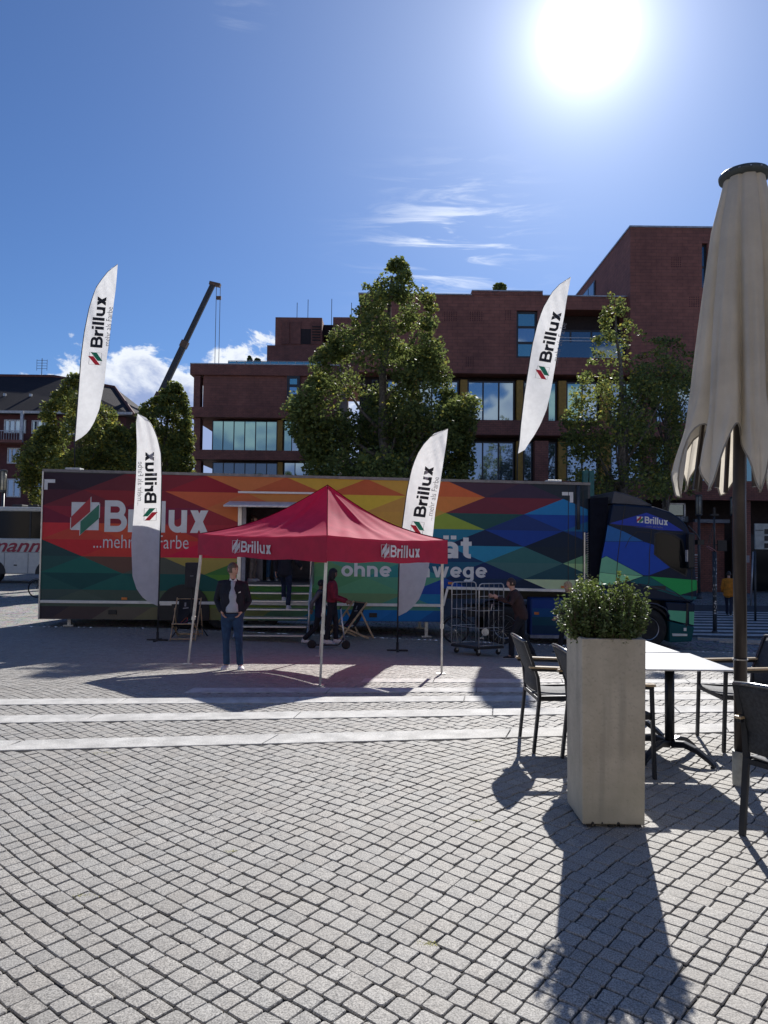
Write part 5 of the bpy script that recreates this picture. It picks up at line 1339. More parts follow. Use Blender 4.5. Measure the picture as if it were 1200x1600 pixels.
for a, c in zip(order, order[1:] + order[:1]):
    mb = MB(); nu, nv = 26, 40; vs_ = [loc(canpt(i / nu, j / nv, a, c)) for i in range(nu + 1) for j in range(nv + 1)]
    mb.add(vs_, [(i * (nv + 1) + j, i * (nv + 1) + j + 1, (i + 1) * (nv + 1) + j + 1, (i + 1) * (nv + 1) + j) for i in range(nu) for j in range(nv)])
    mb.build('roof_panel', m_can, can, smooth=True)
    dv = (tops[c] - tops[a]).normalized(); nrm = Vector((dv.y, -dv.x, 0))
    if nrm.dot(cen_ - tops[a]) > 0: nrm = -nrm
    def vpt(s, t, off=0.0, a=a, c=c, nrm=nrm, dv=dv):
        p = tops[a].lerp(tops[c], s) + dv * (2 * s - 1) * .034; top_ = canpt(1, s, a, c); p.z = p.z + .012 * math.sin(s * 17 + len(a)) * (1 - t); p.z = p.z * (1 - t) + top_.z * t
        p += nrm * (.03 + .014 * math.sin(s * 19 + t * 2.2) * (1 - t) + off); return loc(p)
    mb = MB(); nu, nv = 5, 40; mb.add([vpt(j / nv, i / nu) for i in range(nu + 1) for j in range(nv + 1)], [(i * (nv + 1) + j, i * (nv + 1) + j + 1, (i + 1) * (nv + 1) + j + 1, (i + 1) * (nv + 1) + j) for i in range(nu) for j in range(nv)])
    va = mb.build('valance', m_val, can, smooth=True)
    if (a, c) in (('F', 'R'), ('L', 'F')):
        s0, s1 = ((.41, .735) if a == 'F' else (.315, .62))
        fl = lambda s, t, off: vpt(s, t, off)
        q0 = s0 + (s1 - s0) * .24
        f = lambda s, t: fl(q0 + (s1 - q0) * s, .24 + .54 * t, .016)
        vs2, fs2 = bold2d('Brillux', .17); mb = MB(); mb.add([tuple(f(x, y) + nrm * l * .001) for x, y, l in vs2], fs2); mb.build('lettering', m_canprint, va)
        f = lambda s, t: fl(s0 + (q0 - s0) * .86 * s, .24 + .54 * t, .016)
        for p in (RED_BAR, GREEN_BAR): mb = MB(); mb.poly([tuple(f(*q)) for q in p]); mb.build('logo_bar', m_canprint, va)
        mb = MB()
        for x, y in (((0, 0), (1, 0)), ((1, 0), (1, 1)), ((1, 1), (0, 1)), ((0, 1), (0, 0))): mb.bar(f(*x), f(*y), .006)
        mb.build('logo_outline', m_canprint, va)
    mb = MB(); A_, C_ = tops[a] + Vector((0, 0, VH - .1)), tops[c] + Vector((0, 0, VH - .1)); mid = (A_ + C_) / 2 - Vector((0, 0, .0))
    n = 4
    for i in range(n):
        p_, q_ = A_.lerp(C_, i / n), A_.lerp(C_, (i + 1) / n)
        mb.bar(loc(p_ + Vector((0, 0, .0))), loc(q_ - Vector((0, 0, .28))), .03, .015); mb.bar(loc(p_ - Vector((0, 0, .28))), loc(q_), .03, .015)
    mb.build('scissor_truss', m_alu, can)
m_leg = M('canopy_leg', (.55, .55, .52), rough=.45, metal=.5)
for nm, g in (('F', Fc_), ('L', Lc), ('R', Rc), ('B', Bc)):
    inw = (cen_ - tops[nm]); inw.z = 0; inw.normalize(); t = tops[nm] + inw * .045 + Vector((0, 0, VH - .05)); g = Vector((g.x, g.y, zf(g.x, g.y))); mid = g.lerp(t, .36)
    mb = MB(); mb.bar(loc(mid), loc(t), .048); mb.bar(loc(g), loc(mid), .034); mb.bar(loc(g.lerp(t, .345)), loc(g.lerp(t, .375)), .062); lg_ = mb.build('leg', m_leg, can, bevel=.004)
    mb = MB(); p = loc(g); mb.box(p.x - .09, p.y - .06, p.z + .001, p.x + .06, p.y + .06, p.z + .012); mb.build('foot_plate', m_leg, lg_)
mb = MB(); mb.bar(loc(apex - Vector((0, 0, .9))), loc(apex - Vector((0, 0, .02))), .035)
mb.build('centre_mast', m_alu, can)
mb = MB()
for k in order: mb.bar(loc(apex - Vector((0, 0, .62))), loc(tops[k] + Vector((0, 0, VH - .12))), .02, .03)
mb.build('rafters', m_alu, can)
mb = MB()
for k in order:
    pr = None
    a_ = order[(order.index(k) + 1) % 4]
    pts = [loc(canpt(i / 20, 0, k, a_)) + Vector((0, 0, .006)) for i in range(21)]; mb.tube(pts, .006, 5)
mb.build('seam', M('canopy_seam', (.12, .005, .015), rough=.9, spec=0.0), can)
# ================================================================ planter
pl0, pl1 = gp(910, 1293), gp(1007, 1293); pb = gp(884, 1265)
ex = Vector((pl1.x - pl0.x, pl1.y - pl0.y)).normalized(); ang_ = math.atan2(ex.y, ex.x) - R(2.0); side = .365
planter = empty('tall_planter', (pl0.x, pl0.y, 0.004), ang_, 'tall square concrete planter between the cafe chairs', 'planter')
def concrete():
    m = bpy.data.materials.new('planter_concrete'); m.use_nodes = True; t = m.node_tree; t.nodes.clear(); q = NB(t)
    tcx = q.n('ShaderNodeTexCoord'); co = tcx.outputs['Object']; sp = q.n('ShaderNodeSeparateXYZ', i_0=co)
    a = q.n('ShaderNodeTexNoise', i_Vector=co, i_Scale=3.5, i_Detail=7.0, i_Roughness=.65); c = q.n('ShaderNodeTexNoise', i_Vector=co, i_Scale=55.0, i_Detail=3.0)
    mp = q.n('ShaderNodeMapping', i_Vector=co, i_Scale=(14, 14, .9)); st = q.n('ShaderNodeTexNoise', i_Vector=mp.outputs[0], i_Scale=1.0, i_Detail=5.0)
    cc = q.mix(q.smooth(a.outputs[0], .3, .7), (.40, .355, .275, 1), (.54, .485, .385, 1))
    cc = q.mix(q.m('MULTIPLY', q.smooth(st.outputs[0], .5, .72), .35), cc, (.22, .205, .175, 1))
    cc = q.mix(q.m('MULTIPLY', q.smooth(c.outputs[0], .55, .7), .3), cc, (.24, .225, .195, 1))
    # olive tint blended in, strongest towards the foot
    e = q.m('ADD', sp.outputs[2], q.m('MULTIPLY', q.m('SUBTRACT', a.outputs[0], .5), .5))
    cc = q.mix(q.m('MULTIPLY', q.m('SUBTRACT', 1.0, q.smooth(e, .0, .45)), .35), cc, (.37, .37, .27, 1))
    p = q.n('ShaderNodeBsdfPrincipled', i_Base_Color=cc, i_Roughness=.8); bm_ = q.n('ShaderNodeBump', i_Height=c.outputs[0], i_Strength=.25, i_Distance=.004)
    t.links.new(bm_.outputs[0], p.inputs['Normal']); q.n('ShaderNodeOutputMaterial', i_Surface=p.outputs[0]); return m
m_conc = concrete()
Hp = at(950, 999, pl0.y).z; w_ = side; th_ = .03; tw = .006
mb = MB()
o8 = [(0 - tw, 0 - tw, 0), (w_ + tw, 0 - tw, 0), (w_ + tw, w_ + tw, 0), (-tw, w_ + tw, 0)]
rings = [[(.012, .012, .012), (w_ - .012, .012, .012), (w_ - .012, w_ - .012, .012), (.012, w_ - .012, .012)],
         [(0, 0, .018), (w_, 0, .018), (w_, w_, .018), (0, w_, .018)],
         [(-tw, -tw, Hp), (w_ + tw, -tw, Hp), (w_ + tw, w_ + tw, Hp), (-tw, w_ + tw, Hp)],
         [(th_, th_, Hp), (w_ - th_, th_, Hp), (w_ - th_, w_ - th_, Hp), (th_, w_ - th_, Hp)],
         [(th_, th_, Hp - .12), (w_ - th_, th_, Hp - .12), (w_ - th_, w_ - th_, Hp - .12), (th_, w_ - th_, Hp - .12)]]
vs_ = [v for r_ in rings for v in r_]; fs_ = [(4 * i + j, 4 * i + (j + 1) % 4, 4 * i + 4 + (j + 1) % 4, 4 * i + 4 + j) for i in range(4) for j in range(4)] + [(3, 2, 1, 0)]
mb.add(vs_, fs_); mb.build('concrete_tub', m_conc, planter, bevel=.006)
mb = MB(); mb.box(th_ + .001, th_ + .001, Hp - .1, w_ - th_ - .001, w_ - th_ - .001, Hp - .035); mb.build('soil', M('soil', (.03, .022, .015), rough=1), planter)
mb = MB()
for x in (.03, w_ * .42, w_ * .6, w_ - .05): mb.box(x, .001, .0, x + .03, .03, .013)
mb.build('foot_pad', m_black, planter)
# chipped spots on the lower edge
for x, s_ in ((.05, .018), (.11, .010), (.20, .02)):
    mb = MB(); mb.prism([(x, .018), (x + s_, .018), (x + s_ * .9, .028), (x + s_ * .3, .032)], lambda a, z: (a, -.0012, z), lambda a, z: (a, .004, z)); mb.build('chip', m_black, planter)
bush = empty('box_shrub', planter.matrix_basis @ Vector((w_ / 2, w_ / 2, Hp - .05)) + Vector((0, 0, 0)), 0, 'small leaved evergreen shrub growing out of the tall planter', 'shrub')
m_box = M('box_leaf', (.11, .155, .05), rough=.42, var=.1, attr='tone', transl=.42, spec=.5)
sprigs = []; mbt = MB()
outl = [(-.235, .10), (-.27, .18), (-.28, .28), (-.22, .34), (-.165, .42), (-.13, .40), (-.10, .43), (-.06, .34), (0, .36), (.06, .34), (.10, .42), (.13, .38), (.17, .33), (.21, .345), (.22, .31), (.26, .25), (.28, .17), (.24, .08)]
for i in range(300):
    t = rng.uniform(0, 2 * math.pi); u = math.sqrt(rng.random())
    if i < 130:
        k = rng.integers(0, len(outl)); ox_, oz_ = outl[k]; f_u = rng.uniform(.78, 1.08)
        e = Vector((ox_ * f_u + rng.normal() * .015, rng.uniform(-.13, .13), oz_ * f_u * (1 - .15 * rng.random())))
    else:
        r_ = .25 * u; x, y = r_ * math.cos(t), r_ * math.sin(t) * .85; zt2 = .235 - .8 * r_ * r_ / .1 * .12 + rng.normal() * .035
        e = Vector((x, y, max(.05, zt2 * (.55 + .45 * rng.random()))))
    e.x *= .80 + .20 * min(1, max(0, (e.z - .05) / .18))
    s_ = Vector((e.x * .25, e.y * .25, -.02)); mid = s_.lerp(e, .5) + Vector((e.x * .22, e.y * .22, -.02))
    mbt.tube([s_, mid, e], [.0035, .0025, .001], 4, cap=False)
    for q_ in range(46):
        f_ = 1 - rng.random() ** 1.3 * .62; p = (s_.lerp(mid, f_ * 2) if f_ < .5 else mid.lerp(e, f_ * 2 - 1)); sprigs.append(p + Vector(rng.normal(size=3) * (.0085 if i < 130 else .013)))
mbt.build('twigs', M('twig', (.09, .07, .04), rough=.8), bush)['kind'] = 'stuff'
sp2 = np.array([tuple(p) for p in sprigs])
def tone_box(p):
    n = len(p); t = rng.uniform(.6, 1.4, n); y = sm_arr((p[:, 2] - .2) / .2) * rng.uniform(0, .9, n)
    return np.stack([t * (1 + y * .9), t * (1 + y * .7), t, np.ones(n)], 1)
def sm_arr(t): t = np.clip(t, 0, 1); return t * t * (3 - 2 * t)
leafmesh('foliage', sp2, 0, .024, m_box, tone_box, bush)
# ================================================================ cafe tables
m_frameb = M('chair_frame', (.022, .025, .032), rough=.38, metal=.4, var=.15); m_top = M('table_top', (.60, .61, .62), rough=.28, var=.03, spec=.6, speck=.05)
m_mesh = M('woven_seat_cloth', (.045, .048, .055), rough=.75, var=.2, scale=60, bump=.4, bscale=250)
m_wood = M('armrest_wood', (.50, .37, .22), rough=.28, var=.2, scale=30, stretch=(1, 12, 12), coat=.4)
def table(name_label, cx, cy, wx, wy, rz):
    root = empty('cafe_table', (cx, cy, 0), rz, name_label, 'table', 'cafe tables beside the planter')
    mb = MB(); mb.box(-wx / 2, -wy / 2, .737, wx / 2, wy / 2, .75); mb.build('table_top', m_top, root, bevel=.004)
    mb = MB(); mb.box(-.16, -.16, .715, .16, .16, .7365); mb.box(-.05, -.05, .69, .09, .05, .715); mb.build('top_bracket', m_frameb, root, bevel=.004)
    mb = MB(); mb.tube([(0, 0, .12), (0, 0, .715)], .036, 16); mb.build('column', m_frameb, root, smooth=True)
    for k in range(4):
        t = R(38) + k * math.pi / 2; c_, s_ = math.cos(t), math.sin(t); mb = MB()
        prof = [(.02, .135, .055), (.12, .15, .05), (.22, .125, .045), (.31, .075, .04), (.365, .035, .03)]
        vs_ = []
        for (r_, z, h) in prof:
            for (a, hz) in ((-.026, 0), (.026, 0), (.02, -h), (-.02, -h)): vs_.append((c_ * r_ - s_ * a, s_ * r_ + c_ * a, z + hz))
        mb.add(vs_, [(4 * i + j, 4 * i + (j + 1) % 4, 4 * i + 4 + (j + 1) % 4, 4 * i + 4 + j) for i in range(4) for j in range(4)] + [(3, 2, 1, 0), (16, 17, 18, 19)])
        ft = mb.build('foot', m_frameb, root, bevel=.008)
        mb = MB(); mb.lathe([(.012, .0), (.018, .002), (.012, .012), (.006, .014), (.006, .03)], 8, (c_ * .345, s_ * .345, .001)); mb.build('glide', m_black, ft)
    return root
table('near pale cafe table with one black column, in front of the second table', 2.25, 5.83, .66, .81, R(.5))
table('far pale cafe table touching the near table, half behind the planter', 2.17, 6.66, .66, .79, R(3))
def chair(x, y, rz, label):
    root = empty('cafe_chair', (x, y, 0), rz, label, 'chair', 'black cafe armchairs with wooden armrests')
    # local: faces +x, seat 0.5 deep; rear legs at x=0
    for s_ in (-1, 1):
        yy = s_ * .25
        mb = MB(); mb.bar((-.045, yy, .002), (0, yy, .44), .024, .038, up=(0, 1, 0)); mb.bar((0, yy, .44), (-.015, yy * .99, .60), .024, .038, up=(0, 1, 0)); mb.bar((-.015, yy * .99, .595), (-.115, yy * .96, .875), .022, .034, up=(0, 1, 0)); mb.build('leg', m_frameb, root, bevel=.004)
        mb = MB(); mb.bar((.475, yy, .002), (.455, yy, .635), .024, .036, up=(0, 1, 0)); mb.build('leg', m_frameb, root, bevel=.004)
        mb = MB(); mb.bar((.47, yy, .64), (-.07, yy, .655), .026, .022); ar = mb.build('arm', m_frameb, root, bevel=.004)
        mb = MB(); mb.bar((.48, yy, .659), (-.085, yy, .675), .048, .018); mb.build('armrest', m_wood, ar, bevel=.006)
        mb = MB(); mb.bar((-.01, yy * .94, .425), (.46, yy * .94, .435), .024, .04); mb.build('seat_rail', m_frameb, root, bevel=.004)
    for x_, z_ in ((.46, .425), (0, .42)): mb = MB(); mb.bar((x_, -.235, z_), (x_, .235, z_), .03, .03); mb.build('cross_rail', m_frameb, root)
    mb = MB(); n = 8
    vs_ = [(-.005 + .48 * i / n, s_ * .222, .447 - .016 * math.sin(math.pi * i / n) * 1 + (-.010 if abs(s_) < .5 else 0)) for i in range(n + 1) for s_ in (-1, -.33, .33, 1)]
    mb.add(vs_, [(4 * i + j, 4 * i + j + 1, 4 * i + 5 + j, 4 * i + 4 + j) for i in range(n) for j in range(3)])
    o_ = mb.build('seat', m_mesh, root, smooth=True); sdf = o_.modifiers.new('t', 'SOLIDIFY'); sdf.thickness = .006
    mb = MB(); n = 7; vs_ = []
    for i in range(n + 1):
        z = .475 + .405 * i / n; xx = -.006 if z < .6 else -.015 - (z - .6) / .275 * .10
        for s_ in (-1, -.33, .33, 1): vs_.append((xx - (.018 if abs(s_) < .5 else 0), s_ * .236, z - (0 if i < n else 0)))
    mb.add(vs_, [(4 * i + j, 4 * i + j + 1, 4 * i + 5 + j, 4 * i + 4 + j) for i in range(n) for j in range(3)])
    o_ = mb.build('backrest', m_mesh, root, smooth=True); sdf = o_.modifiers.new('t', 'SOLIDIFY'); sdf.thickness = .007
    mb = MB(); mb.tube([(-.118, -.245, .872), (-.135, -.12, .884), (-.138, 0, .887), (-.135, .12, .884), (-.118, .245, .872)], .0135, 8); mb.build('top_rail', M('top_rail', (.16, .165, .175), rough=.25, metal=.7), root, smooth=True)
    return root
chair(1.24, 6.15, R(2), 'black cafe chair farthest left, its back to the open square')
chair(1.45, 5.52, R(2), 'black cafe chair mostly hidden behind the planter')
chair(3.22, 6.24, R(180), 'black cafe chair on the right side of the tables behind the parasol pole')
chair(2.235, 4.10, R(30), 'black cafe chair cut by the right edge, nearest to the camera')
# ================================================================ folded parasol
pp = gp(1158, 1226); para = empty('folded_parasol', (pp.x, pp.y, 0), 0, 'large folded beige parasol on a dark pole at the right edge', 'parasol')
def pz(py): return at(1160, py, pp.y).z
m_pole = M('parasol_pole', (.055, .045, .042), rough=.35, metal=.5, var=.1)
lean = Vector((.012, 0, 1)) 
mb = MB(); mb.tube([(0, 0, .14), (0, 0, 2.0), (.03, 0, 4.0)], .0435, 20); mb.build('pole', m_pole, para, smooth=True)
mb = MB(); mb.tube([(0, 0, 0), (0, 0, pz(1173))], .056, 20, cap=True); slv = mb.build('ground_sleeve', M('sleeve_zinc', (.42, .43, .40), rough=.5, metal=.4, var=.2, dirt=.3), para, smooth=False)
for z in (.17, .10): mb = MB(); mb.lathe([(.009, -.062), (.009, -.054)], 8, (-.008, 0, z), 'y'); mb.build('bolt', m_black, slv)
mb = MB(); mb.lathe([(.05, pz(1030) - .004), (.05, pz(1030) + .004)], 20); mb.tube([(-.054, 0, pz(1030)), (-.045, 0, pz(1030))], .006, 6); mb.tube([(.054, 0, pz(1030)), (.045, 0, pz(1030))], .006, 6); mb.build('pole_pin', M('pin', (.5, .5, .5), rough=.3, metal=.9), para)
ztopc = pz(280); cx_t = (at(1163, 280, pp.y).x - pp.x)
m_cloth = M('parasol_cloth', (.80, .74, .63), rough=.85, var=.06, scale=2.5, transl=.38, bump=.15, bscale=300, spec=.15)
NT, NZ = 192, 46; nr = 8; vs_ = []
ph0 = R(37)
prng = random.Random(5); dz_gap = [prng.uniform(.36, .50) for _ in range(nr)]; dz_rib = [prng.uniform(-.05, .03) for _ in range(nr)]; swirl = [prng.uniform(-.25, .25) for _ in range(nr)]
zbase = pz(770)
for i in range(NZ + 1):
    f = i / NZ
    for j in range(NT):
        t = 2 * math.pi * j / NT; a = (t - ph0) / (2 * math.pi / nr); k = int(math.floor(a)) % nr; fr = a - math.floor(a); k2 = (k + 1) % nr
        g = math.sin(math.pi * fr) ** .8                       # 0 at ribs, 1 between them
        hem = zbase + dz_rib[k] * (1 - fr) + dz_rib[k2] * fr + dz_gap[k] * (.5 * (1 - abs(2 * fr - 1)) + .5 * (.5 - .5 * math.cos(2 * math.pi * fr))) * (1 + .25 * math.sin(2 * math.pi * fr))
        z = ztopc + (hem - ztopc) * f
        h = (ztopc - z) / (ztopc - zbase)
        Rr = .135 + .045 * min(1, h * 6) + .235 * h ** 1.05
        fold = .10 + .42 * sm(h * 1.15)
        cpos = .5 + .14 * swirl[k] * 4 * sm(h)
        crease = math.exp(-((fr - cpos) / (.07 + .05 * (1 - h))) ** 2); soft = (.04 * math.sin(fr * 2 * math.pi * 2 + k * 1.7) + .022 * math.sin(fr * 2 * math.pi * 4 + k * 2.9 + 3 * h)) * sm(h * 1.6)
        inner = Rr * (1 - (.10 + .42 * sm(h * 1.4)) * crease - .10 * g * h + soft)
        # the cloth between two ribs doubles back and flares again near the hem
        flare = sm((f - .80) / .2) * .16 * Rr * (math.sin(2 * math.pi * fr) ** 2)
        r_ = inner + flare
        tt = t + swirl[k] * .30 * h * math.sin(math.pi * fr) + .035 * math.sin(5 * h + k)
        vs_.append((cx_t * (1 - h) + r_ * math.cos(tt), r_ * math.sin(tt), z))
mb = MB(); mb.add(vs_, [(i * NT + j, i * NT + (j + 1) % NT, (i + 1) * NT + (j + 1) % NT, (i + 1) * NT + j) for i in range(NZ) for j in range(NT)])
cl = mb.build('cloth', m_cloth, para, smooth=True)
m_hem = M('parasol_hem', (.36, .33, .28), rough=.85, transl=.1)
mb = MB(); hemv = vs_[-NT:]; mb.tube([Vector(v) for v in hemv] + [Vector(hemv[0])], .006, 5, cap=False); mb.build('hem', m_hem, cl, smooth=True)
for k in range(nr):
    t = ph0 + k * 2 * math.pi / nr; mb = MB(); e = Vector((.30 * math.cos(t), .30 * math.sin(t), zbase + .02)); s_ = Vector((cx_t + .08 * math.cos(t), .08 * math.sin(t), ztopc)); mb.bar(s_, e, .022, .03); mb.build('rib', m_pole, para)
mb = MB(); mb.lathe([(.05, ztopc - .02), (.145, ztopc - .012), (.168, ztopc + .0), (.172, ztopc + .025), (.16, ztopc + .040), (.10, ztopc + .050), (0.001, ztopc + .052)], 40, (cx_t, 0, 0)); mb.build('crown_cap', M('cap_grey', (.07, .085, .085), rough=.5), para, smooth=True)
for k in range(6):
    t = -R(150) + k * R(24); mb = MB(); mb.lathe([(.007, -.004), (.006, .004)], 8, (cx_t + .174 * math.cos(t), .174 * math.sin(t), ztopc + .015)); mb.build('rivet', m_coping, para)
# ================================================================ people
def solid(mb, name, mat, parent, voxel=.011, smooth=4, kind=None):
    """fuse overlapping closed pieces into one continuous smooth skin"""
    me = bpy.data.meshes.new(name); me.from_pydata(mb.v, [], mb.f); me.update()
    o = bpy.data.objects.new(name, me); col.objects.link(o)
    r = o.modifiers.new('r', 'REMESH'); r.mode = 'VOXEL'; r.voxel_size = voxel
    s_ = o.modifiers.new('s', 'SMOOTH'); s_.factor = .5; s_.iterations = smooth
    dg = bpy.context.evaluated_depsgraph_get(); dg.update()
    m2 = bpy.data.meshes.new_from_object(o.evaluated_get(dg)); m2.name = name
    bpy.data.objects.remove(o); bpy.data.meshes.remove(me)
    m2.materials.clear(); m2.materials.append(mat); m2.polygons.foreach_set('use_smooth', [True] * len(m2.polygons))
    o = bpy.data.objects.new(name, m2); col.objects.link(o); o.parent = parent
    return o
def ell(mb, pts, rad, side=(1, 0, 0), n=14):
    """loft of elliptical sections; rad = (a along side, b across); rounded ends"""
    pts = [Vector(p) for p in pts]; k = len(pts); S = Vector(side); vs_ = []
    d0 = (pts[1] - pts[0]).normalized(); d1 = (pts[-1] - pts[-2]).normalized()
    seq = [(pts[0] - d0 * min(rad[0]) * .45, (rad[0][0] * .55, rad[0][1] * .55))] + list(zip(pts, rad)) + [(pts[-1] + d1 * min(rad[-1]) * .45, (rad[-1][0] * .55, rad[-1][1] * .55))]
    P = [s_[0] for s_ in seq]
    for i, (p, (a, c)) in enumerate(seq):
        d = (P[min(i + 1, len(P) - 1)] - P[max(i - 1, 0)]).normalized(); u = S - d * S.dot(d)
        u = u.normalized() if u.length > 1e-3 else d.orthogonal().normalized(); v = d.cross(u)
        for j in range(n): t = 2 * math.pi * j / n; vs_.append(p + u * a * math.cos(t) + v * c * math.sin(t))
    q = len(seq)
    fs_ = [(i * n + j, i * n + (j + 1) % n, (i + 1) * n + (j + 1) % n, (i + 1) * n + j) for i in range(q - 1) for j in range(n)] + [tuple(reversed(range(n))), tuple((q - 1) * n + j for j in range(n))]
    mb.add(vs_, fs_)
m_skin = M('skin', (.58, .34, .25), rough=.5, var=.05); m_skin2 = M('skin_dark', (.22, .12, .08), rough=.5, var=.05)
m_eye = M('eye_dark', (.02, .015, .012), rough=.2)
def human(label, pos, rz, H=1.75, P=None, skin=None, hair=((.05, .035, .025), 'short'), top=None, trousers=None, shoes=None, yaw=0, build=1.0, shirt=None, coat_len=.0, grip=False, hat=None, vest=None, sleeve_mat=None):
    J = dict(pelvis=(0, 0, .93), hipL=(.085, 0, .90), hipR=(-.085, 0, .90), kneeL=(.10, -.03, .49), kneeR=(-.10, -.03, .49), ankL=(.11, .01, .085), ankR=(-.11, .01, .085),
             chest=(0, 0, 1.25), neck=(0, .01, 1.46), head=(0, -.015, 1.63), shL=(.175, .01, 1.405), shR=(-.175, .01, 1.405), elL=(.235, .04, 1.12), elR=(-.235, .04, 1.12), wrL=(.245, -.04, .88), wrR=(-.245, -.04, .88), toeL=0, toeR=0)
    J.update(P or {}); s = H / 1.75
    V_ = {k: (Vector(v) * s if not isinstance(v, (int, float)) else v) for k, v in J.items()}
    root = empty('person', pos, rz, label, 'person'); skin = skin or m_skin; B_ = build
    pel, che, nec, hea = V_['pelvis'], V_['chest'], V_['neck'], V_['head']
    def spine(extra, lowz=None):
        lean = (che - pel); mid = pel.lerp(che, .5)
        return ([pel - Vector((0, 0, .07 * s)), pel + Vector((0, 0, .03 * s)), mid, che, che.lerp(nec, .62), nec - Vector((0, 0, .02 * s))],
                [(.150 * B_ * s + extra, .112 * B_ * s + extra), (.160 * B_ * s + extra, .120 * B_ * s + extra), (.143 * B_ * s + extra, .118 * B_ * s + extra), (.172 * s * B_ ** .5 + extra, .122 * B_ * s + extra), (.172 * s + extra, .098 * s + extra), (.085 * s + extra, .070 * s + extra)])
    def arm(mb, S, ex, upto=1.0, cuff=0):
        a, e, w_ = V_['sh' + S], V_['el' + S], V_['wr' + S]; side = (0, 1, 0)
        end = e.lerp(w_, upto)
        ell(mb, [nec.lerp(a, .55) - Vector((0, 0, .025 * s)), a, a.lerp(e, .5), e, e.lerp(end, .5), end], [(.052 * s + ex,) * 2, (.054 * s + ex,) * 2, (.046 * s + ex,) * 2, (.038 * s + ex,) * 2, (.036 * s + ex,) * 2, (.027 * s + ex + cuff,) * 2], side)
    def leg(mb, S, ex, hem=0, upto=1.0):
        h, k, a = V_['hip' + S], V_['knee' + S], V_['ank' + S]; a = k.lerp(a, upto)
        ell(mb, [h + Vector((0, 0, .02)), h.lerp(k, .35), k, k.lerp(a, .4), a], [(.080 * s * B_ ** .5 + ex, .092 * s + ex), (.074 * s * B_ ** .5 + ex, .080 * s + ex), (.050 * s + ex, .053 * s + ex), (.047 * s + ex, .052 * s + ex), (.034 * s + ex + hem, .038 * s + ex + hem)])
    body = MB(); sp_, ra_ = spine(-.006); ell(body, sp_, ra_)
    for S in 'LR': arm(body, S, -.004); leg(body, S, -.006)
    Ry = Matrix.Rotation(yaw, 3, 'Z'); cst = hea
    ell(body, [nec - Vector((0, 0, .03 * s)), hea + Vector((0, .012, -.075)) * s], [(.056 * s, .056 * s), (.052 * s, .056 * s)])
    # head
    vs_, n, m_ = [], 26, 20
    for i in range(1, m_):
        ph_ = math.pi * i / m_
        for j in range(n):
            t = 2 * math.pi * j / n; d = Vector((math.sin(ph_) * math.cos(t), math.sin(ph_) * math.sin(t), math.cos(ph_)))
            x, y, z = d.x * .074, d.y * .094, d.z * .118
            if z < 0: q = 1 - .33 * (-z / .118) ** 1.6; x *= q; y = y * q - .012 * (-z / .118)
            front = max(0, -d.y)
            y -= .024 * math.exp(-((d.x / .16) ** 2)) * math.exp(-((z + .012) / .020) ** 2) * (front > .5)      # nose
            y -= .006 * math.exp(-((z - .03) / .014) ** 2) * front; y += .008 * math.exp(-((abs(d.x) - .36) / .16) ** 2) * math.exp(-((z - .008) / .014) ** 2) * front   # brow, sockets
            y -= .006 * math.exp(-((z + .052) / .012) ** 2) * math.exp(-((d.x / .3) ** 2)) * front; y -= .008 * math.exp(-((z + .095) / .02) ** 2) * front   # lips, chin
            vs_.append(cst + Ry @ (Vector((x, y, z)) * s))
    top_ = len(vs_); vs_ += [cst + Vector((0, 0, .118 * s)), cst + Ry @ Vector((0, -.01, -.118)) * s]
    fs_ = [(i * n + j, i * n + (j + 1) % n, (i + 1) * n + (j + 1) % n, (i + 1) * n + j) for i in range(m_ - 2) for j in range(n)]
    fs_ += [(top_, (j + 1) % n, j) for j in range(n)] + [(top_ + 1, (m_ - 2) * n + j, (m_ - 2) * n + (j + 1) % n) for j in range(n)]
    body.add(vs_, [f[::-1] for f in fs_])
    for e in (-1, 1): ell(body, [cst + Ry @ Vector((e * .074, .008, -.025)) * s, cst + Ry @ Vector((e * .080, .015, .022)) * s], [(.008 * s, .012 * s), (.009 * s, .017 * s)], side=(1, 0, 0), n=8)
    # hands
    for S, sg_ in (('L', 1), ('R', -1)):
        w_, e = V_['wr' + S], V_['el' + S]; d = (w_ - e).normalized(); sd_ = Vector((0, 1, 0)) if abs(d.y) < .8 else Vector((0, 0, 1)); sd_ = (sd_ - d * sd_.dot(d)).normalized(); nm = d.cross(sd_).normalized()
        if nm.x * sg_ > 0: nm = -nm      # palm faces the body
        ell(body, [w_ - d * .01, w_ + d * .035 * s, w_ + d * .085 * s], [(.020 * s, .027 * s), (.016 * s, .038 * s), (.013 * s, .038 * s)], side=nm)
        for f_ in range(4):
            o_ = w_ + d * .085 * s + sd_ * (-.030 + .020 * f_) * s; L = (.062, .074, .070, .054)[f_] * s; cu = (1.25 if grip else .45) + .08 * f_
            a1 = o_ + (d * math.cos(cu * .35) + nm * math.sin(cu * .35)) * L * .45; a2 = a1 + (d * math.cos(cu) + nm * math.sin(cu)) * L * .33; a3 = a2 + (d * math.cos(cu * 1.6) + nm * math.sin(cu * 1.6)) * L * .28
            ell(body, [o_, a1, a2, a3], [(.0092 * s,) * 2, (.0085 * s,) * 2, (.008 * s,) * 2, (.007 * s,) * 2], n=7)
        o_ = w_ + d * .03 * s - sd_ * .032 * s; ell(body, [o_, o_ + (d * .6 - sd_ * .6 + nm * .35) * .035 * s, o_ + (d * 1.35 - sd_ * .75 + nm * .75) * .040 * s], [(.011 * s,) * 2, (.010 * s,) * 2, (.008 * s,) * 2], n=7)
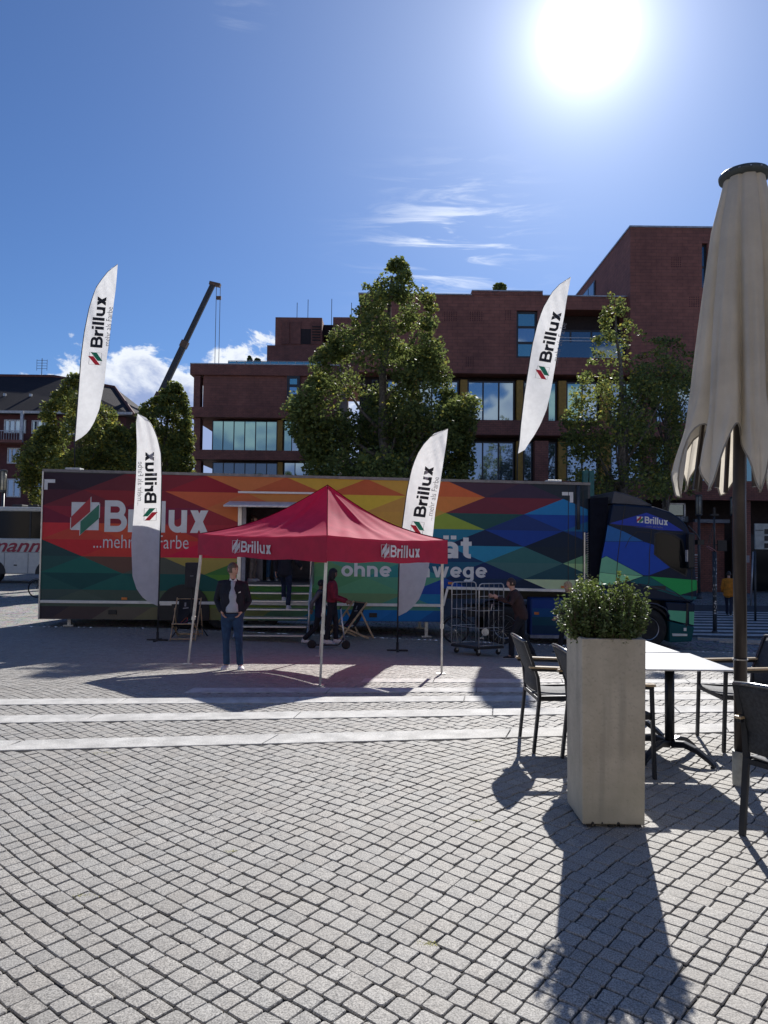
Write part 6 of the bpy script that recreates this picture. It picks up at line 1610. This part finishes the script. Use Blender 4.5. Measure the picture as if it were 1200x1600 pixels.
    for S in 'LR':
        a = V_['ank' + S]; tr_ = Matrix.Rotation(V_['toe' + S], 3, 'Z'); ell(body, [a, a + tr_ @ Vector((0, -.08, -.045)) * s], [(.035 * s,) * 2, (.035 * s, .03 * s)])
    bo = solid(body, 'body', skin, root, voxel=.0095, smooth=2)
    for e in (-1, 1):
        mb = MB(); mb.lathe([(0.001, -.005), (.008, -.003), (.008, .003), (.001, .005)], 8, (0, 0, 0), 'y'); c = cst + Ry @ Vector((e * .029, -.083, .008)) * s
        o_ = mb.build('eye', m_eye, bo, smooth=True); o_.location = c; o_.rotation_euler = (0, 0, yaw)
        mb = MB(); mb.bar(cst + Ry @ Vector((e * .014, -.092, .030)) * s, cst + Ry @ Vector((e * .048, -.080, .033)) * s, .006, .007); mb.build('eyebrow', M('brow', (.06, .04, .03), rough=.9), bo)
    mb = MB(); mb.bar(cst + Ry @ Vector((-.022, -.0885, -.052)) * s, cst + Ry @ Vector((.022, -.0885, -.052)) * s, .004, .005); mb.build('lips', M('lips', (.30, .12, .10), rough=.5), bo)
    # clothes
    mb = MB(); tm_ = M('trousers_%g_%g_%g' % trousers, trousers, rough=.85, var=.2, scale=9, bump=.3, bscale=120)
    sp_, ra_ = spine(.006); ell(mb, sp_[:2] + [pel.lerp(che, .35)], ra_[:2] + [ra_[2]])
    for S in 'LR': leg(mb, S, .012, hem=.014, upto=.97)
    solid(mb, 'trousers', tm_, root, voxel=.013, smooth=3)
    mb = MB(); tpm = M('top_%g_%g_%g' % top, top, rough=.85, var=.15, scale=8, bump=.3, bscale=100)
    sp_, ra_ = spine(.018 if not coat_len else .026)
    lowp = sp_[0] - Vector((0, 0, coat_len * s)); st = [lowp, sp_[1], sp_[2], sp_[3], sp_[4], nec + Vector((0, 0, -.015 * s))]
    if coat_len < -.01: st[0] = pel + Vector((0, 0, -coat_len * s)); st = [st[0], pel.lerp(che, .4)] + st[2:]; ra2 = [ra_[1], ra_[2]] + ra_[2:]
    else: ra2 = [(ra_[0][0] * 1.1, ra_[0][1] * 1.1)] + ra_[1:]
    ell(mb, st, ra2)
    if sleeve_mat is None:
        for S in 'LR': arm(mb, S, .016 if not coat_len > 0 else .021, upto=.93, cuff=.004)
    solid(mb, 'jacket' if (coat_len > 0 or shirt) else 'shirt', tpm, root, voxel=.012, smooth=3)
    if sleeve_mat is not None:
        for S in 'LR': mb = MB(); arm(mb, S, .017, upto=.9, cuff=.004); solid(mb, 'sleeve', sleeve_mat, root, voxel=.012, smooth=3)
    if shirt:   # a lighter shirt seen between the open fronts of the jacket
        sm_ = M('inner_shirt', shirt, rough=.8, var=.06); mb = MB(); rows = 14; vs_ = []
        for i in range(rows + 1):
            f = i / rows; z = (pel.z + .015 * s) * (1 - f) + (nec.z - .01 * s) * f
            hw = (.105 - .055 * f) * s * (1 if f < .9 else .85); yc = -(.118 * B_ + .030) * s * (1 if f < .62 else 1 - (f - .62) * 1.15) - .006 * math.sin(f * 14)
            for u in (-1, -.6, -.2, .2, .6, 1): vs_.append((u * hw + .015 * s, yc - .004 + .028 * abs(u) ** 2.2 * s * 1.2, z))
        mb.add(vs_, [(6 * i + j, 6 * i + j + 1, 6 * i + 7 + j, 6 * i + 6 + j) for i in range(rows) for j in range(5)]); o_ = mb.build('shirt_front', sm_, root, smooth=True); sd2 = o_.modifiers.new('t', 'SOLIDIFY'); sd2.thickness = .012; sd2.offset = -1
        mb = MB(); cz = nec.z - .005 * s
        for e in (-1, 1): mb.prism([(0, 0), (e * .052, .045), (e * .060, .0), (e * .03, -.055)], lambda x, z: (x * s + .012, -.088 * s + abs(x) * .5, cz + z * s), lambda x, z: (x * s + .012, -.078 * s + abs(x) * .5, cz + z * s))
        mb.build('collar', M('collar', (.7, .72, .74), rough=.8), root)
        mb = MB(); x = .105 * s + .01; mb.prism([(x, che.z + .01), (x + .035, che.z + .02), (x + .034, che.z + .04), (x + .004, che.z + .025)], lambda a, z: (a, -.128 * B_ * s - .012, z), lambda a, z: (a, -.12 * B_ * s, z)); mb.build('pocket_square', m_white_print, root)
    if vest: 
        mb = MB(); ell(mb, [pel.lerp(che, .3) + Vector((0, .15, 0)) * s, che.lerp(nec, .6) + Vector((0, .16, 0)) * s], [(.13 * s, .07 * s), (.12 * s, .06 * s)]); solid(mb, 'backpack', M('pack', vest), root, voxel=.02)
    shm = M('shoe_%g_%g_%g' % shoes, shoes, rough=.6, var=.08); m_sole = M('shoe_sole', (.6, .6, .58) if shoes[0] > .2 else (.03, .03, .03), rough=.7)
    for S in 'LR':
        a = V_['ank' + S]; tr_ = Matrix.Rotation(V_['toe' + S], 3, 'Z'); zl = a.z - .085 * s
        g_ = lambda x, y, z: Vector((a.x, a.y, zl)) + tr_ @ Vector((x, y, z)) * s
        mb = MB(); ell(mb, [g_(0, .055, .042), g_(0, .0, .050), g_(0, -.07, .044), g_(0, -.14, .034), g_(0, -.175, .028)], [(.034 * s, .034 * s), (.040 * s, .042 * s), (.044 * s, .035 * s), (.044 * s, .026 * s), (.034 * s, .018 * s)])
        ell(mb, [g_(0, .01, .06), g_(0, .005, .095)], [(.040 * s, .045 * s), (.039 * s, .044 * s)])
        sh_ = solid(mb, 'shoe', shm, root, voxel=.010, smooth=2)
        mb = MB(); mb.prism([(.030, .075), (-.030, .075), (-.042, 0), (-.047, -.09), (-.040, -.165), (-.01, -.195), (.01, -.195), (.040, -.165), (.047, -.09), (.042, 0)], lambda x, y: g_(x, y, 0.001), lambda x, y: g_(x, y, .024)); mb.build('sole', m_sole, sh_)
    # hair
    hc, hs = hair; hm = M('hair_%g_%g_%g' % hc, hc, rough=.55, var=.35, scale=60, bump=.5, bscale=200); mb = MB(); vs_, n, m_ = [], 30, 22
    for i in range(m_ + 1):
        ph_ = math.pi * i / m_ * .999 + .0005
        for j in range(n):
            t = 2 * math.pi * j / n; d = Vector((math.sin(ph_) * math.cos(t), math.sin(ph_) * math.sin(t), math.cos(ph_)))
            face = sm((-d.y - .35) / .3) ; low = sm((.42 - d.z) / .25); sidec = sm((.05 - d.z) / .4)
            cover = 1 - max(face * low, sm((-.25 - d.z) / .3) if hs == 'short' else face * low)
            th_ = (.010 if hs == 'short' else .022) * cover - .012 * (1 - cover)
            x, y, z = d.x * (.074 + th_), d.y * (.094 + th_), d.z * (.118 + th_)
            if z < 0: q = 1 - .33 * (-z / .118) ** 1.6; x *= q; y = y * q - .012 * (-z / .118)
            j_ = 1 + .02 * mnoise.noise(Vector((d.x * 9, d.y * 9, d.z * 9))); vs_.append(cst + Ry @ (Vector((x * j_, y * j_, z * j_)) * s))
    mb.add(vs_, [(i * n + j, (i + 1) * n + j, (i + 1) * n + (j + 1) % n, i * n + (j + 1) % n) for i in range(m_) for j in range(n)])
    if hs == 'long': ell(mb, [cst + Ry @ Vector((0, .06, .02)) * s, cst + Ry @ Vector((0, .085, -.08)) * s, cst + Ry @ Vector((0, .10, -.22)) * s, cst + Ry @ Vector((0, .10, -.30)) * s], [(.08 * s, .05 * s), (.085 * s, .045 * s), (.075 * s, .035 * s), (.04 * s, .02 * s)])
    if hs == 'long': ell(mb, [cst + Ry @ Vector((.07, .01, .01)) * s, cst + Ry @ Vector((.075, .02, -.16)) * s], [(.02 * s, .05 * s), (.018 * s, .04 * s)]); ell(mb, [cst + Ry @ Vector((-.07, .01, .01)) * s, cst + Ry @ Vector((-.075, .02, -.16)) * s], [(.02 * s, .05 * s), (.018 * s, .04 * s)])
    mb.build('hair', hm, root, smooth=True)
    return root
q = gp(361, 1046)
human('person in dark blazer and light shirt with hands in pockets by the canopy', q, R(4), 1.81, dict(wrL=(.158, -.080, .950), wrR=(-.158, -.080, .950), elL=(.262, .07, 1.11), elR=(-.270, .08, 1.13), shL=(.188, .01, 1.385), shR=(-.188, .01, 1.405), pelvis=(.01, 0, .93), kneeL=(.125, -.07, .49), ankL=(.150, -.02, .085), ankR=(-.075, .02, .085), kneeR=(-.085, -.04, .49), toeL=R(18), toeR=R(-14)),
      hair=((.12, .085, .06), 'short'), top=(.008, .010, .020), trousers=(.014, .045, .11), shoes=(.68, .66, .66), yaw=R(52), build=1.2, shirt=(.40, .43, .50), coat_len=-.015)
q = gp(814, 1029)
human('person in brown shirt and black trousers pushing the wire roll cage', q, R(-90), 1.80, dict(wrL=(.13, -.52, 1.30), wrR=(-.18, -.58, 1.30), elL=(.27, -.26, 1.18), elR=(-.27, -.30, 1.18), chest=(0, -.10, 1.24), neck=(0, -.16, 1.44), head=(0, -.215, 1.59), shL=(.17, -.15, 1.385), shR=(-.17, -.15, 1.385), ankL=(.10, -.22, .085), kneeL=(.1, -.22, .49), ankR=(-.1, .28, .10), kneeR=(-.1, .05, .50)),
      hair=((.05, .03, .02), 'short'), top=(.045, .022, .020), trousers=(.010, .011, .016), shoes=(.01, .01, .012), yaw=0, build=1.05, coat_len=0, grip=True)
q = gp(888, 1020)
human('person with long blond hair in dark clothes, walking behind the planter shrub', q, R(-82), 1.70, dict(wrL=(.20, -.36, .90), elL=(.25, -.10, 1.10), wrR=(-.22, .14, .90), elR=(-.25, .14, 1.12), ankL=(.08, -.26, .085), kneeL=(.09, -.20, .49), ankR=(-.08, .24, .12), kneeR=(-.09, .04, .50)),
      hair=((.55, .38, .20), 'long'), top=(.012, .012, .018), trousers=(.012, .012, .018), shoes=(.02, .02, .02), yaw=R(10), build=.9, coat_len=.02)
q = gp(514, 1012)
scw = human('person with dark hair and red top standing with a kick scooter', q + Vector((.05, .10, .10)), R(90), 1.70, dict(wrL=(.16, -.36, .98), elL=(.22, -.08, 1.08), wrR=(-.16, -.34, .98), elR=(-.22, -.06, 1.08), ankL=(.05, -.10, .085), kneeL=(.07, -.09, .49), ankR=(-.06, .14, .085), kneeR=(-.08, .06, .49)),
      skin=m_skin2, hair=((.012, .010, .010), 'long'), top=(.20, .012, .03), trousers=(.012, .012, .02), shoes=(.6, .6, .6), build=.95, grip=True, coat_len=-.05, vest=(.03, .035, .07))
q = gp(498, 1010)
human('shorter person in dark navy coat with grey sleeves striding behind the front canopy leg', q + Vector((0, .30, 0)), R(88), 1.52, dict(wrL=(.18, -.20, .95), elL=(.24, .02, 1.08), wrR=(-.20, .22, .96), elR=(-.26, .20, 1.14), ankL=(.06, -.22, .085), kneeL=(.08, -.20, .49), ankR=(-.08, .42, .15), kneeR=(-.08, .12, .46)),
      skin=m_skin2, hair=((.012, .010, .010), 'short'), top=(.010, .014, .05), trousers=(.010, .010, .016), shoes=(.6, .6, .6), coat_len=.10, sleeve_mat=M('grey_sleeve', (.10, .10, .11)))
# person on the stairs, and two visitors inside the trailer
def on_trailer(u, yo, z): p = TA + TE * u - TN * yo; return Vector((p.x, p.y, TZ + z))
us_ = tp(446, 930, .7)[0]; zt3 = zfl - (zfl - zg) * 3 / 7 - .015; zt2_ = (zfl - zg) / 7
human('person in dark jacket and navy trousers climbing the trailer stairs', on_trailer(us_, -.92, zt3), R(172), 1.78, dict(ankL=(.09, -.235, .085 + zt2_ / 1.02), kneeL=(.10, -.26, .60), ankR=(-.09, .0, .085), kneeR=(-.10, -.03, .49), wrR=(-.33, -.22, 1.02), elR=(-.30, .02, 1.14), wrL=(.24, -.02, .90)),
      hair=((.04, .03, .025), 'short'), top=(.010, .011, .018), trousers=(.010, .018, .045), shoes=(.6, .6, .6), coat_len=.03)
ub = tp(390, 910, -.5)[0]; uj = tp(424, 910, -.9)[0]
human('person in beige trousers and white shoes inside the trailer, nearest the left door edge', on_trailer(ub + .05, .55, zd0 + .02), R(78), 1.76, dict(), hair=((.06, .04, .03), 'short'), top=(.12, .11, .10), trousers=(.20, .17, .14), shoes=(.55, .55, .55), coat_len=0)
human('person in blue jeans standing further inside the trailer doorway', on_trailer(uj, 1.0, zd0 + .02), R(20), 1.74, dict(), hair=((.05, .035, .03), 'short'), top=(.04, .045, .06), trousers=(.03, .085, .16), shoes=(.3, .3, .3), coat_len=0)
q = gp(1139, 962)
human('person in orange jacket walking over the crossing, half behind the parasol pole', q, R(150), 1.74, dict(ankL=(.08, -.20, .085), kneeL=(.09, -.16, .49), ankR=(-.08, .22, .11), kneeR=(-.09, .04, .5), wrR=(-.26, .08, .90), wrL=(.24, -.12, .92)),
      hair=((.05, .04, .035), 'short'), top=(.62, .22, .02), trousers=(.02, .025, .045), shoes=(.02, .02, .02), coat_len=.08, build=1.08)
# ================================================================ kick scooter
q = gp(512, 1014); sc_ = empty('kick_scooter', (q.x, q.y, q.z), R(0), 'black kick scooter under the feet of the person in the red top', 'scooter')
mb = MB(); mb.box(-.30, -.06, .075, .24, .06, .10); mb.bar((.24, 0, .09), (.36, 0, .24), .05, .03); mb.build('deck', m_black, sc_, bevel=.01)
mb = MB(); mb.tube([(.40, 0, .10), (.34, 0, .45), (.28, 0, .92)], .018, 8); mb.build('steering_tube', m_alu, sc_, smooth=True)
mb = MB(); mb.tube([(.28, -.22, .93), (.28, .22, .93)], .016, 8); mb.build('handlebar', m_black, sc_, smooth=True)
for x in (-.36, .41): mb = MB(); mb.lathe([(.03, -.02), (.085, -.02), (.10, -.01), (.10, .01), (.085, .02), (.03, .02)], 18, (x, 0, .10), 'y'); mb.build('wheel', m_rubber, sc_, smooth=True)
# ================================================================ wire roll cage
q0 = gp(748, 1026); q1 = gp(797, 1026)
cage = empty('roll_cage', (q0.x, q0.y, q0.z), math.atan2(q1.y - q0.y, q1.x - q0.x) + R(2), 'empty wire roll cage on castors being pushed past the lorry', 'roll cage')
WC, DC, HC = .66, .72, 1.60; sh = -.30
m_wire = M('zinc_wire', (.60, .61, .60), rough=.35, metal=.6)
def cpt(x, y, z): return (x + y * sh / DC * 1.0, y, z)
mb = MB(); mb.prism([(0, 0), (WC, 0), (WC, DC), (0, DC)], lambda x, y: cpt(x, y, .15), lambda x, y: cpt(x, y, .205)); mb.build('base', m_black, cage, bevel=.008)
mb = MB(); mb.prism([(.02, .02), (WC - .02, .02), (WC - .02, DC - .02), (.02, DC - .02)], lambda x, y: cpt(x, y, .206), lambda x, y: cpt(x, y, .212)); mb.build('base_sheet', M('base_sheet', (.12, .13, .14), rough=.5, metal=.5), cage)
for x in (.07, WC - .07):
    for y in (.08, DC - .08):
        p = cpt(x, y, 0); mb = MB(); mb.lathe([(.015, -.02), (.058, -.018), (.062, 0), (.058, .018), (.015, .02)], 16, (p[0], p[1], .063), 'y'); ca = mb.build('castor', m_rubber, cage, smooth=True)
        mb = MB(); mb.box(p[0] - .02, p[1] - .03, .07, p[0] + .03, p[1] - .024, .15); mb.box(p[0] - .02, p[1] + .024, .07, p[0] + .03, p[1] + .03, .15); mb.build('castor_fork', m_steel, ca)
for nm, y in (('front', .01), ('back', DC - .01)):
    r = .07; out_ = [cpt(.01, y, .2), cpt(.01, y, HC - r), cpt(.01 + r * .3, y, HC - r * .3), cpt(.01 + r, y, HC), cpt(WC - .01 - r, y, HC), cpt(WC - .01 - r * .3, y, HC - r * .3), cpt(WC - .01, y, HC - r), cpt(WC - .01, y, .2)]
    mb = MB(); mb.tube(out_, .0125, 8); fr_ = mb.build('side_frame', m_wire, cage, smooth=True)
    for i in range(1, 5): mb = MB(); mb.tube([cpt(.01 + (WC - .02) * i / 5, y, .21), cpt(.01 + (WC - .02) * i / 5, y, HC)], .0048, 6); mb.build('bar', m_wire, fr_, smooth=True)
    for z in (.23, .62, 1.0, 1.32): mb = MB(); mb.tube([cpt(.01, y, z), cpt(WC - .01, y, z)], .0062, 6); mb.build('bar', m_wire, fr_, smooth=True)
mb = MB(); mb.tube([cpt(.01, .02, 1.0), cpt(.01, DC - .02, 1.0)], .006, 6); mb.build('cross_bar', m_wire, cage)
mb = MB(); mb.tube([cpt(.01, .02, .62), cpt(.01, DC - .02, .62)], .006, 6); mb.build('cross_bar', m_wire, cage)
# ================================================================ bicycles
def bicycle(label, x0, x1, y, z, frame_c, lean=0.0, r=.345):
    cx_ = (x0 + x1) / 2; s = 1 if x1 > x0 else -1; wb = abs(x1 - x0); root = empty('bicycle', (cx_, y, z), 0, label, 'bicycle'); root.rotation_euler = (lean, 0, 0)
    fm = M('bike_' + label[:6], frame_c, rough=.35, metal=.3)
    a, c = -wb / 2 * s, wb / 2 * s      # a: rear hub, c: front hub
    for hx in (a, c):
        mb = MB(); n = 30; mb.tube([(hx + (r - .018) * math.cos(2 * math.pi * i / n), 0, r + (r - .018) * math.sin(2 * math.pi * i / n)) for i in range(n + 1)], .019, 8, cap=False); wl = mb.build('wheel', m_rubber, root, smooth=True)
        mb = MB(); mb.tube([(hx + (r - .04) * math.cos(2 * math.pi * i / n), 0, r + (r - .04) * math.sin(2 * math.pi * i / n)) for i in range(n + 1)], .010, 6, cap=False); mb.build('rim', m_black, wl, smooth=True)
        mb = MB()
        for i in range(14): t = i * 2 * math.pi / 14; mb.tube([(hx, 0, r), (hx + (r - .045) * math.cos(t), 0, r + (r - .045) * math.sin(t))], .0022, 3, cap=False)
        mb.lathe([(.02, -.04), (.02, .04)], 8, (hx, 0, r), 'y'); o_ = mb.build('spokes', m_alu, wl); o_['kind'] = 'stuff'
    bb = (a + .43 * s, 0, r - .04); st = (a + .28 * s, 0, r + .50); hd0 = (c - .17 * s, 0, r + .36); hd1 = (c - .20 * s, 0, r + .50)
    mb = MB()
    for p_, q_, rr in ((bb, st, .017), (bb, hd0, .020), (st, hd1, .017), (hd0, hd1, .02), ((a, .05, r), bb, .010), ((a, -.05, r), bb, .010), ((a, .05, r), st, .009), ((a, -.05, r), st, .009), (hd0, (c, .05, r), .012), (hd0, (c, -.05, r), .012)): mb.tube([p_, q_], rr, 8)
    mb.build('frame', fm, root, smooth=True)
    mb = MB(); mb.tube([st, (st[0] - .03 * s, 0, st[2] + .16)], .013, 8); mb.build('seat_post', m_alu, root)
    mb = MB(); ell(mb, [(st[0] - .17 * s, 0, st[2] + .18), (st[0] - .04 * s, 0, st[2] + .185), (st[0] + .11 * s, 0, st[2] + .18)], [(.07, .02), (.05, .02), (.018, .015)], side=(0, 1, 0)); mb.build('saddle', m_black, root, smooth=True)
    mb = MB(); mb.tube([hd1, (hd1[0] - .03 * s, 0, hd1[2] + .14)], .014, 8); mb.tube([(hd1[0] - .16 * s, -.28, hd1[2] + .13), (hd1[0] - .03 * s, -.2, hd1[2] + .15), (hd1[0], 0, hd1[2] + .14), (hd1[0] - .03 * s, .2, hd1[2] + .15), (hd1[0] - .16 * s, .28, hd1[2] + .13)], .012, 8); mb.build('handlebar', m_black, root, smooth=True)
    mb = MB(); mb.lathe([(.015, -.045), (.095, -.042), (.095, -.036), (.015, -.033)], 20, bb, 'y'); mb.bar(bb, (bb[0] + .10 * s, -.06, bb[2] - .14), .02, .012); mb.box(bb[0] + .05 * s, -.14, bb[2] - .16, bb[0] + .15 * s, -.06, bb[2] - .135); mb.build('crank', m_steel, root)
    mb = MB(); n = 10; mb.tube([(a + (r + .03) * math.cos(R(20 + 150 * i / n)), 0, r + (r + .03) * math.sin(R(20 + 150 * i / n))) for i in range(n + 1)], .014, 6); mb.tube([(c + (r + .03) * math.cos(R(40 + 110 * i / n)), 0, r + (r + .03) * math.sin(R(40 + 110 * i / n))) for i in range(n + 1)], .012, 6); mb.build('mudguard', m_black, root, smooth=True)
    mb = MB(); mb.box(a - .36 * s, -.03, r + .22, a - .33 * s, .03, r + .30); mb.build('tail_lamp', M('tail_red', (.5, .02, .02), rough=.2), root)
    return root
yb_ = 18.75; xa, xb = at(712, 960, yb_).x, at(785, 960, yb_).x
bicycle('bicycle leaning in the dark under the raised front of the trailer', xb, xa, yb_, zf((xa + xb) / 2, yb_), (.03, .03, .035), lean=R(-4))
q = gp(58, 934); bicycle('bicycle behind the left rear corner of the trailer, mostly hidden', q.x + 1.05, q.x - .02, q.y, zf(q.x, q.y), (.02, .02, .02))
# ================================================================ deckchairs
m_beech = M('beech_wood', (.52, .36, .20), rough=.5, var=.15, scale=10); m_sling = M('deckchair_cloth', (.012, .013, .018), rough=.8)
def deckchair(label, px, py, rz):
    q = gp(px, py); root = empty('deckchair', q, rz, label, 'deckchair', 'printed deckchairs by the trailer'); W = .56
    # local: faces -y; long frame from the front foot up to the back top
    f0, f1 = (-.42, .03), (.42, .93)      # (y, z) long rails, front foot -> back top
    g0, g1 = (.50, .03), (-.38, .40)      # seat frame, rear foot -> front edge
    def rail(a, c, x, nm): mb = MB(); mb.bar((x, a[0], a[1]), (x, c[0], c[1]), .022, .045); mb.build(nm, m_beech, root, bevel=.004)
    for s_ in (-1, 1):
        rail(f0, f1, s_ * W / 2, 'side_rail'); rail(g0, g1, s_ * (W / 2 - .03), 'seat_rail')
        rail((.62, .03), (.22, .70), s_ * (W / 2 + .025), 'prop_rail')
    for y, z, w_ in ((f1[0], f1[1] - .02, W), (g1[0], g1[1], W - .06), (g0[0], g0[1] + .02, W - .06), (f0[0] + .03, f0[1] + .03, W), (.60, .06, W + .05)):
        mb = MB(); mb.tube([(-w_ / 2, y, z), (w_ / 2, y, z)], .014, 8); mb.build('cross_bar', m_beech, root, smooth=True)
    def sl_(u): # cloth sling
        y = f1[0] * (1 - u) + (g1[0]) * u; z = f1[1] * (1 - u) + g1[1] * u - .34 * math.sin(math.pi * u ** .85) * (1.0); return y + .04 * math.sin(math.pi * u), z
    mb = MB(); n = 22; hw = W / 2 - .045; vs_ = [(e * hw, sl_(i / n)[0], sl_(i / n)[1]) for i in range(n + 1) for e in (-1, 0, 1)]
    mb.add(vs_, [(3 * i + j, 3 * i + j + 1, 3 * i + 4 + j, 3 * i + 3 + j) for i in range(n) for j in range(2)]); o_ = mb.build('sling', m_sling, root, smooth=True); sd2 = o_.modifiers.new('t', 'SOLIDIFY'); sd2.thickness = .004
    def sp3(x, u, off=.006): y, z = sl_(u); return (x, y - off, z + off * .6)
    def line(pts, mt, w_=.010):
        mb = MB()
        for p_, q_ in zip(pts, pts[1:]):
            k = 4
            for i in range(k): a, c = [p_[0] + (q_[0] - p_[0]) * (i + e) / k for e in (0, 1)], [p_[1] + (q_[1] - p_[1]) * (i + e) / k for e in (0, 1)]; mb.bar(sp3(a[0], c[0]), sp3(a[1], c[1]), w_, .003)
        mb.build('print_line', mt, o_)
    cr = lambda n_, c_: M(n_, c_, rough=.6)
    line([(-.13, .40), (-.02, .26), (-.0, .32)], cr('print_orange', (.7, .15, .03))); line([(-.13, .40), (-.14, .50), (0, .36), (0, .32)], cr('print_pink', (.5, .02, .15)))
    line([(.02, .36), (.10, .28), (.11, .36)], cr('print_teal', (.0, .30, .22))); line([(-.03, .46), (-.03, .52), (.02, .48)], cr('print_blue', (.03, .12, .5)))
    vs2, fs2 = text2d('BX', .05); mb = MB(); mb.add([sp3(.03 + .14 * a, .50 - .085 * c, .010) for a, c in vs2], fs2); mb.build('lettering', m_white_print, o_)
    mb = MB(); mb.poly([sp3(-.10, .10, .008), sp3(-.06, .10, .008), sp3(-.06, .05, .008), sp3(-.10, .05, .008)]); mb.poly([sp3(-.13, .135, .008), sp3(.0, .125, .008), sp3(.0, .110, .008), sp3(-.13, .12, .008)]); mb.build('small_print', m_print_grey, o_)
    return root
deckchair('black printed deckchair in front of the trailer wheel, left of the man', 290, 999, R(6))
deckchair('black printed deckchair between the scooter and the right ground flag', 541, 1000, R(-52))
# ================================================================ loudspeaker on a tripod
q = gp(303, 995); q = Vector((q.x, 17.6, zf(q.x, 17.6))); z0 = at(303, 919, 17.6).z - q.z; z1 = at(303, 879, 17.6).z - q.z
spk = empty('loudspeaker', (q.x, q.y, q.z + z0), R(8), 'black loudspeaker on top of its tripod beside the left canopy leg', 'loudspeaker')
mb = MB(); mb.box(-.15, -.16, 0, .15, .14, z1 - z0); mb.build('cabinet', m_black, spk, bevel=.02)
mb = MB(); mb.box(-.13, -.168, .03, .13, -.161, z1 - z0 - .03); gr = mb.build('grille', M('grille', (.03, .03, .032), rough=.7, bump=.5, bscale=400), spk)
mb = MB(); mb.box(-.03, -.172, (z1 - z0) * .48, .05, -.169, (z1 - z0) * .5); mb.build('badge', m_print_grey, gr)
trp = empty('speaker_stand', q, R(20), 'black tripod stand carrying the loudspeaker beside the left canopy leg', 'stand')
mb = MB(); mb.tube([(0, 0, .2), (0, 0, z0)], .018, 8); mb.lathe([(.035, .6), (.035, .7)], 10); mb.build('pole', m_black, trp)
for k in range(3):
    t = R(30 + 120 * k); mb = MB(); mb.tube([(0, 0, .66), (.48 * math.cos(t), .48 * math.sin(t), .012)], .014, 6); mb.tube([(0, 0, .24), (.25 * math.cos(t), .25 * math.sin(t), .34)], .010, 6); mb.build('leg', m_black, trp, smooth=True)

# ================================================================ small moss tufts in the joints
m_moss = M('moss', (.42, .40, .08), rough=.9, var=.3, scale=40)
for i, (px, py) in enumerate(((365, 1330), (160, 1177), (133, 1400), (745, 1282), (940, 1405), (668, 1475), (1120, 1252), (1098, 1268))):
    q = gp(px, py); mb = MB(); n = 90 if i != 1 else 160; w_ = .022 if i not in (1, 6, 7) else .05
    for k in range(n):
        x, y = random.gauss(0, w_), random.gauss(0, w_ * .4); h = random.uniform(.0005, .002); a = random.uniform(0, 6.3); d = .003
        mb.add([(x - d * math.cos(a), y - d * math.sin(a), 0), (x + d * math.cos(a), y + d * math.sin(a), 0), (x + random.gauss(0, .003), y + random.gauss(0, .003), h)], [(0, 1, 2)])
    o = mb.build('moss_patch', m_moss, None, loc=(q.x, q.y, q.z + .001)); tag(o, kind='stuff')
